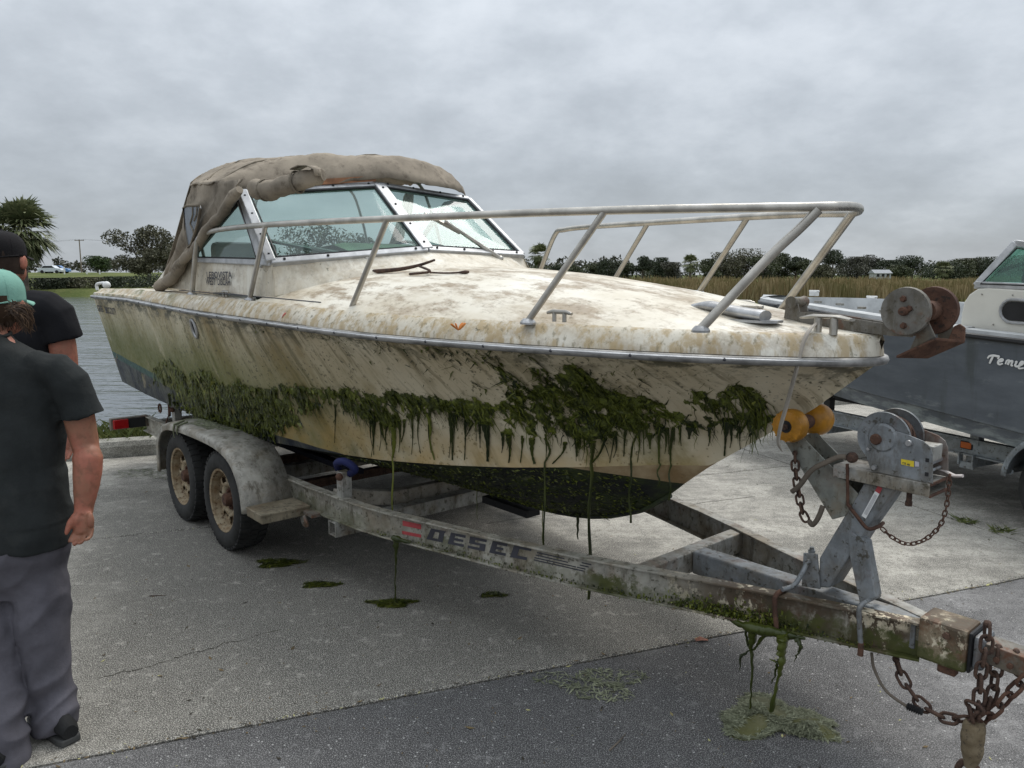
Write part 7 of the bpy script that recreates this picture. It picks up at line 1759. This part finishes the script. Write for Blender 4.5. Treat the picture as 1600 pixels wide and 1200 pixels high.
m = MB(); nk = V3([cx - .028, DA + .006, 1.535]); m.tube([tuple(nk + np.array([.068 * math.cos(a), .068 * math.sin(a) * 1.0, .012 * math.sin(a)])) for a in np.linspace(0, 2 * PI, 33)[:-1]], .007, 6, closed=True); m.build('collar', M_shirt, SHA, smooth=60)
# jeans
t = MB()
ell(t, [(cx, DA, .56, .12, .09), (cx, DA, .64, .165, .115), (cx, DA, .72, .185, .135), (cx, DA, .80, .19, .142), (cx, DA, .90, .185, .135), (cx, DA, .97, .17, .12)], axis=axA)
rl_ = [A(52, 830), A(60, 925), A(67, 985), A(70, 1030), A(76, 1085), A(84, 1120, -.02), A(86, 1136, -.02)]
t.tube(arc(rl_, 4), np.interp(np.linspace(0, 1, 25), [0, .3, .5, .7, .86, .95, 1], [.102, .093, .083, .080, .076, .075, .074]), 18)
ll_ = [A(-14, 830), A(-16, 935, -.02), A(-12, 1000, -.06), A(-6, 1060, -.10), A(2, 1130, -.15), A(6, 1190, -.19), A(8, 1205, -.19)]
t.tube(arc(ll_, 4), np.interp(np.linspace(0, 1, 25), [0, .3, .5, .7, .9, 1], [.105, .095, .086, .082, .076, .074]), 18)
zan = .30
def jean_fn(c_):
    low = max(0, 1 - abs(c_[2] - .16) / .2); kn = max(0, 1 - abs(c_[2] - .50) / .16)
    return .006 * mnoise.noise((c_[0] * 8, c_[1] * 8, c_[2] * 6)) + (.006 + .012 * low + .008 * kn) * (.8 - 2.2 * abs(mnoise.noise((c_[0] * 6 + 2 + c_[2] * 4, c_[1] * 5, c_[2] * 9 - 8 * c_[0])))) + .003 * mnoise.noise((c_[0] * 26, c_[1] * 26, c_[2] * 20)) + .002
JE = fuse(t, 'jeans', M_jean, PA, offA, .0075, 4, jean_fn)
for q_, off_ in ((rl_, .96), (ll_, .96)):
    P = arc(q_, 6); m = MB(); W_ = np.interp(np.linspace(0, 1, len(P)), [0, .3, .5, .7, .86, 1], [.102, .093, .083, .080, .076, .074])
    vs_ = np.array([v.co for v in JE.data.vertices]) - np.array(offA); out_ = []
    for k_, c_ in enumerate(P):
        if k_ < 6: continue
        d_ = c_ + np.array([.55, -.83, 0]) * W_[k_]; j_ = np.argmin(((vs_ - d_) ** 2).sum(1)); out_.append(vs_[j_] + np.array([.001, -.002, 0]))
    m.tube([tuple(a_) for a_ in out_], .0022, 4); m.build('side_seam', M_jean_seam, JE)
def shoe(heel, dirv, ln, mat_u, mat_s, par, off, wd=.05):
    d = V3(dirv); d /= np.linalg.norm(d); sd_ = np.array([-d[1], d[0], 0]); h = V3(heel); G = []
    prof_ = [(0, .030, .02, .075), (.03, .038, .0, .105), (.09, .040, .0, .115), (.14, .043, .0, .095), (.19, .049, .0, .07), (.235, .048, .004, .055), (.27, .036, .012, .045), (.285, .015, .02, .035)]
    for l, w_, z0, z1 in prof_:
        l *= ln / .285; row = []
        for k in range(14):
            a = 2 * PI * k / 14; row.append(tuple(h + d * l + sd_ * w_ * math.cos(a) * (1 if math.sin(a) < .2 else .8) + np.array([0, 0, .022 + (z1 - .022) * (.5 + .5 * math.sin(a))])))
        G.append(row)
    m = MB(); m.grid(G, wrap=True); m.add(G[0], [tuple(range(14))]); m.add(G[-1], [tuple(range(14))[::-1]]); SHO = m.build('shoe', mat_u, par, off, smooth=60)
    m = MB(); n = len(prof_)
    out_ = [h + d * (l * ln / .285 - .004) + sd_ * (w_ + .004) for l, w_, _, _ in prof_] + [h + d * (l * ln / .285) - sd_ * (w_ + .004) for l, w_, _, _ in prof_[::-1]]
    m.prism([tuple(p + np.array([0, 0, .001])) for p in out_], (0, 0, .026)); m.build('sole', mat_s, SHO, bevel=.005)
    m = MB()
    for k in range(5):
        q = h + d * (.11 + .018 * k) + np.array([0, 0, .108 - .008 * k]); m.tube([tuple(q - sd_ * .022), tuple(q + np.array([0, 0, .006])), tuple(q + sd_ * .022)], .003, 5)
    ob = m.build('laces', M_rubber, SHO); ob['kind'] = 'stuff'
    return SHO
hr = ground(112, 1163); shoe(hr, (-.80, .58, 0), .30, M_shoe, M_sole, PA, offA)
hl = V3([A(14, 1200, -.19)[0], DA - .26, 0]); shoe(hl, (-.35, .9, 0), .30, M_shoe, M_sole, PA, offA)
# cap, hair, ponytail
def cap(c_, rx, ry, rz_, mat, par, off, brim=(0, 1), low=-.30, strap=True):
    m = MB(); G = []; c_ = V3(c_)
    for i in range(12):
        t_ = low + (1 - low) * i / 11; rad = math.sqrt(max(0, 1 - (max(t_, 0)) ** 2.4)); row = []
        for k in range(32):
            a = 2 * PI * k / 32; bk = max(0, -math.sin(a)) ** 2
            row.append(tuple(c_ + np.array([rx * rad * math.cos(a), ry * rad * math.sin(a), rz_ * t_ + (.006 * math.cos(a * 6)) * 0 - .012 * bk * (i < 2)])))
        G.append(row)
    m.grid(G, wrap=True); CP = m.build('cap', mat, par, off, smooth=70, solid=.003)
    m = MB(); G = []
    for r_ in np.linspace(0, 1, 5):
        row = []
        for a in np.linspace(-1.0, 1.0, 13):
            q = c_ + np.array([math.sin(a) * rx * 1.0, math.cos(a) * ry * .97 + r_ * .075 * math.cos(a), low * rz_ + .012 - .014 * r_ - .02 * math.sin(a) ** 2 * 1.0]); row.append(tuple(q))
        G.append(row)
    m.grid(G); m.build('brim', mat, CP, smooth=70, solid=.004)
    m = MB(); m.ball(c_ + np.array([0, 0, rz_]), .007, 8, 5); m.build('button', mat, CP)
    m = MB()
    for k in range(6):
        a = PI / 6 + k * PI / 3; m.tube([tuple(c_ + np.array([rx * 1.008 * math.sqrt(max(0, 1 - max(0, t_) ** 2.4)) * math.cos(a), ry * 1.008 * math.sqrt(max(0, 1 - max(0, t_) ** 2.4)) * math.sin(a), rz_ * t_])) for t_ in np.linspace(low, .97, 10)], .002, 4)
    ob = m.build('seams', mat, CP); ob['kind'] = 'stuff'
    if strap:
        m = MB(); m.tube([tuple(c_ + np.array([rx * 1.01 * math.cos(a), ry * 1.02 * math.sin(a), low * rz_ + .006 - .012 * max(0, -math.sin(a)) ** 2])) for a in np.linspace(PI + .25, 2 * PI - .25, 20)], .009, 6, flat=.35); m.build('strap', mat, CP)
    return CP
cap(hd + np.array([0, .0, .035]), .084, .104, .092, M_mint, PA, offA, low=-.34)
m = MB(); ell(m, [(hd[0], hd[1] - .012, hd[2] - .085, .050, .06), (hd[0], hd[1] - .012, hd[2] - .06, .070, .086), (hd[0], hd[1] - .010, hd[2] - .02, .079, .098), (hd[0], hd[1] - .008, hd[2] + .03, .080, .1)], axis=(1, 0)); HA = m.build('hair', M_hair, PA, offA, smooth=60)
r = random.Random(3); m1, m2_ = MB(), MB(); st0 = A(20, 483, -.04)
for k in range(520):
    e_ = A(40 + r.gauss(0, 4), 494 + r.gauss(0, 6.5), -.07 + r.gauss(0, .015)); mid = (st0 + e_) / 2 + np.array([r.gauss(.008, .004), r.gauss(-.02, .006), r.gauss(.012, .005)])
    e2 = e_ + np.array([r.gauss(.007, .006), r.gauss(0, .008), r.gauss(-.024, .008)])
    (m1 if k % 3 else m2_).tube(arc([st0 + np.array([r.gauss(0, .010), 0, r.gauss(0, .012)]), mid, e_, e2], 3), [.0020] * 4 + [.0018, .0017, .0015, .0012, .0009, .0005], 3)
PT_ = m1.build('ponytail', M_hair, PA, offA, kind='stuff'); m2_.build('ponytail_tips', M_hair_tip, PT_, kind='stuff')
m = MB()
for k in range(160):
    a = r.uniform(PI, 2 * PI); q = hd + np.array([.076 * math.cos(a), .085 * math.sin(a), -.06]); m.tube([tuple(q), tuple(q + np.array([r.gauss(0, .003), r.gauss(-.001, .003), -.016])), tuple(q + np.array([r.gauss(0, .012), r.gauss(-.002, .008), -.03 - r.random() * .015]))], [.0013, .001, .0005], 3)
m.build('nape_strands', M_hair, HA, kind='stuff')

# ---- the man behind
DB = 3.62
B_ = lambda x, y, d=0: far(x, y, DB + d)
PB = empty('person', tuple(V3([B_(4, 500)[0], DB, 0]))); tag(PB, 'tall man in black cap and black shirt behind the ponytailed person', 'person', 'people standing beside the boat')
offB = tuple(-np.array(PB.location)); bx = B_(4, 500)[0]
b = MB(); axB = (math.cos(-.1), math.sin(-.1))
zs_ = B_(25, 440)[2]
ell(b, [(bx, DB, .88, .16, .115), (bx, DB, 1.05, .17, .12), (bx, DB, 1.25, .165, .11), (bx, DB, 1.45, .20, .125), (bx, DB, 1.58, .19, .10), (bx, DB, 1.66, .10, .075), (bx + .003, DB + .01, 1.70, .066, .068), (bx + .005, DB + .02, 1.80, .064, .067)], axis=axB)
hb_ = B_(6, 403, .05)
for c_, r_ in ((hb_, (.080, .1, .122)), (hb_ + np.array([0, .06, -.065]), (.058, .05, .06)), (hb_ + np.array([0, .11, -.02]), (.015, .024, .024)), (hb_ + np.array([.083, .012, -.02]), (.012, .026, .036)), (hb_ + np.array([-.083, .012, -.02]), (.012, .026, .036))):
    G = MB().ball(c_, r_, 18, 12); b.add(G.v, G.f)
shB, elB, wrB = B_(84, 497), B_(104, 590, .02), B_(103, 655, -.04)
b.tube(arc([B_(55, 485), shB, B_(98, 545, .01), elB, B_(106, 620, -.01), wrB, B_(102, 668, -.05)], 4), np.interp(np.linspace(0, 1, 25), [0, .16, .33, .5, .62, .85, 1], [.055, .066, .060, .052, .054, .036, .034]), 14)
lB = shB + np.array([-2 * (shB[0] - bx), 0, 0]); b.tube(arc([lB + np.array([.06, 0, 0]), lB, lB + np.array([-.05, .02, -.3]), lB + np.array([-.03, .08, -.52]), lB + np.array([-.02, .1, -.62])], 4), np.interp(np.linspace(0, 1, 17), [0, .3, .6, 1], [.055, .062, .054, .033]), 12)
wq = V3(B_(102, 668, -.05))
pm = MB(); pm.tube([wq, wq + np.array([0, -.005, -.05]), wq + np.array([0, -.01, -.095])], [.032, .042, .036], 12, flat=.5, up0=(0, 1, 0)); b.add(pm.v, pm.f)
for k, (dx, ln_) in enumerate(((-.03, .07), (-.01, .082), (.01, .076), (.03, .058))):
    q = wq + np.array([dx, -.01, -.09]); b.tube(arc([q, q + np.array([-.002, -.012, -ln_ * .5]), q + np.array([-.006, -.035, -ln_ * .95])], 4), [.0105, .0105, .010, .0098, .010, .0092, .0085, .008, .006], 8)
b.tube(arc([wq + np.array([-.03, -.005, -.03]), wq + np.array([-.055, -.015, -.06]), wq + np.array([-.06, -.025, -.10])], 4), [.016, .015, .014, .013, .012, .0118, .011, .0095, .006], 8)
fR = ground(14, 992)
b.tube(arc([(bx + .1, DB, .86), (bx + .105, DB + .01, .5), (fR[0], fR[1] + .05, .09)], 6), np.interp(np.linspace(0, 1, 13), [0, .5, 1], [.075, .055, .04]), 10)
b.tube(arc([(bx - .1, DB, .86), (bx - .11, DB + .06, .5), (bx - .12, DB + .06, .09)], 6), np.interp(np.linspace(0, 1, 13), [0, .5, 1], [.075, .055, .04]), 10)
fuse(b, 'body', M_skin2, PB, offB, .0055, 3)
for s_ in (-1, 1):
    m = MB(); m.ball(hb_ + np.array([s_ * .031, .097, .0]), .011, 8, 6); m.build('eye', M_white, PB, offB)
s = MB(); zh = .86
ell(s, [(bx, DB, zh, .215, .16), (bx, DB, zh + .06, .216, .16), (bx, DB, 1.1, .205, .15), (bx, DB, 1.3, .215, .15), (bx, DB, 1.46, .228, .15), (bx, DB, 1.56, .22, .13), (bx, DB, 1.625, .16, .105), (bx, DB + .003, 1.672, .095, .085), (bx + .002, DB + .006, 1.70, .072, .073)], axis=axB, power=2.6)
s.tube([B_(45, 482), B_(72, 488), B_(88, 497, .005), B_(95, 515, .006), B_(101, 532, .01)], [.09, .095, .09, .087, .088], 16)
s.tube([lB + np.array([.1, 0, 0]), lB + np.array([.02, 0, 0]), lB + np.array([-.03, .01, -.1]), lB + np.array([-.05, .02, -.2])], [.09, .094, .088, .086], 16)
SHB = fuse(s, 'shirt', M_shirt2, PB, offB, .0085, 5, lambda c_: .009 * mnoise.noise((c_[0] * 7, c_[1] * 7, c_[2] * 5)) + .005 * mnoise.noise((c_[0] * 16, c_[1] * 16, c_[2] * 11)))
m = MB(); nk = V3([bx + .002, DB + .006, 1.692]); m.tube([tuple(nk + np.array([.075 * math.cos(a), .075 * math.sin(a), .01 * math.sin(a)])) for a in np.linspace(0, 2 * PI, 33)[:-1]], .008, 6, closed=True); m.build('collar', M_shirt2, SHB, smooth=60)
t = MB(); ell(t, [(bx, DB, .78, .18, .14), (bx, DB, .9, .195, .15), (bx, DB, 1.02, .18, .13)], axis=axB)
fR = ground(14, 992)
t.tube(arc([(bx + .1, DB, .86), (bx + .105, DB + .01, .5), (fR[0], fR[1] + .05, .09)], 6), np.interp(np.linspace(0, 1, 13), [0, .5, 1], [.11, .085, .075]), 16)
t.tube(arc([(bx - .1, DB, .86), (bx - .11, DB + .06, .5), (bx - .12, DB + .06, .09)], 6), np.interp(np.linspace(0, 1, 13), [0, .5, 1], [.11, .085, .075]), 16)
fuse(t, 'trousers', M_jean2, PB, offB, .009, 4, lambda c_: .008 * mnoise.noise((c_[0] * 7, c_[1] * 7, c_[2] * 14)))
M_blueshoe = mat_fabric('blue_canvas', (.02, .035, .10), (.02, .02, .04), .3)
shoe((fR[0] + .03, fR[1] - .04, 0), (-.3, .95, 0), .31, M_blueshoe, M_sole, PB, offB); shoe((bx - .12, DB - .02, 0), (-.1, 1, 0), .31, M_blueshoe, M_sole, PB, offB)
cap(hb_ + np.array([0, 0, .03]), .088, .108, .098, M_capb, PB, offB, low=-.25)
m = MB(); ell(m, [(hb_[0], hb_[1] - .008, hb_[2] - .075, .072, .086), (hb_[0], hb_[1] - .008, hb_[2] - .03, .0825, .1), (hb_[0], hb_[1] - .004, hb_[2] + .03, .083, .102)], axis=(1, 0)); m.build('hair', M_hair2, PB, offB, smooth=60)
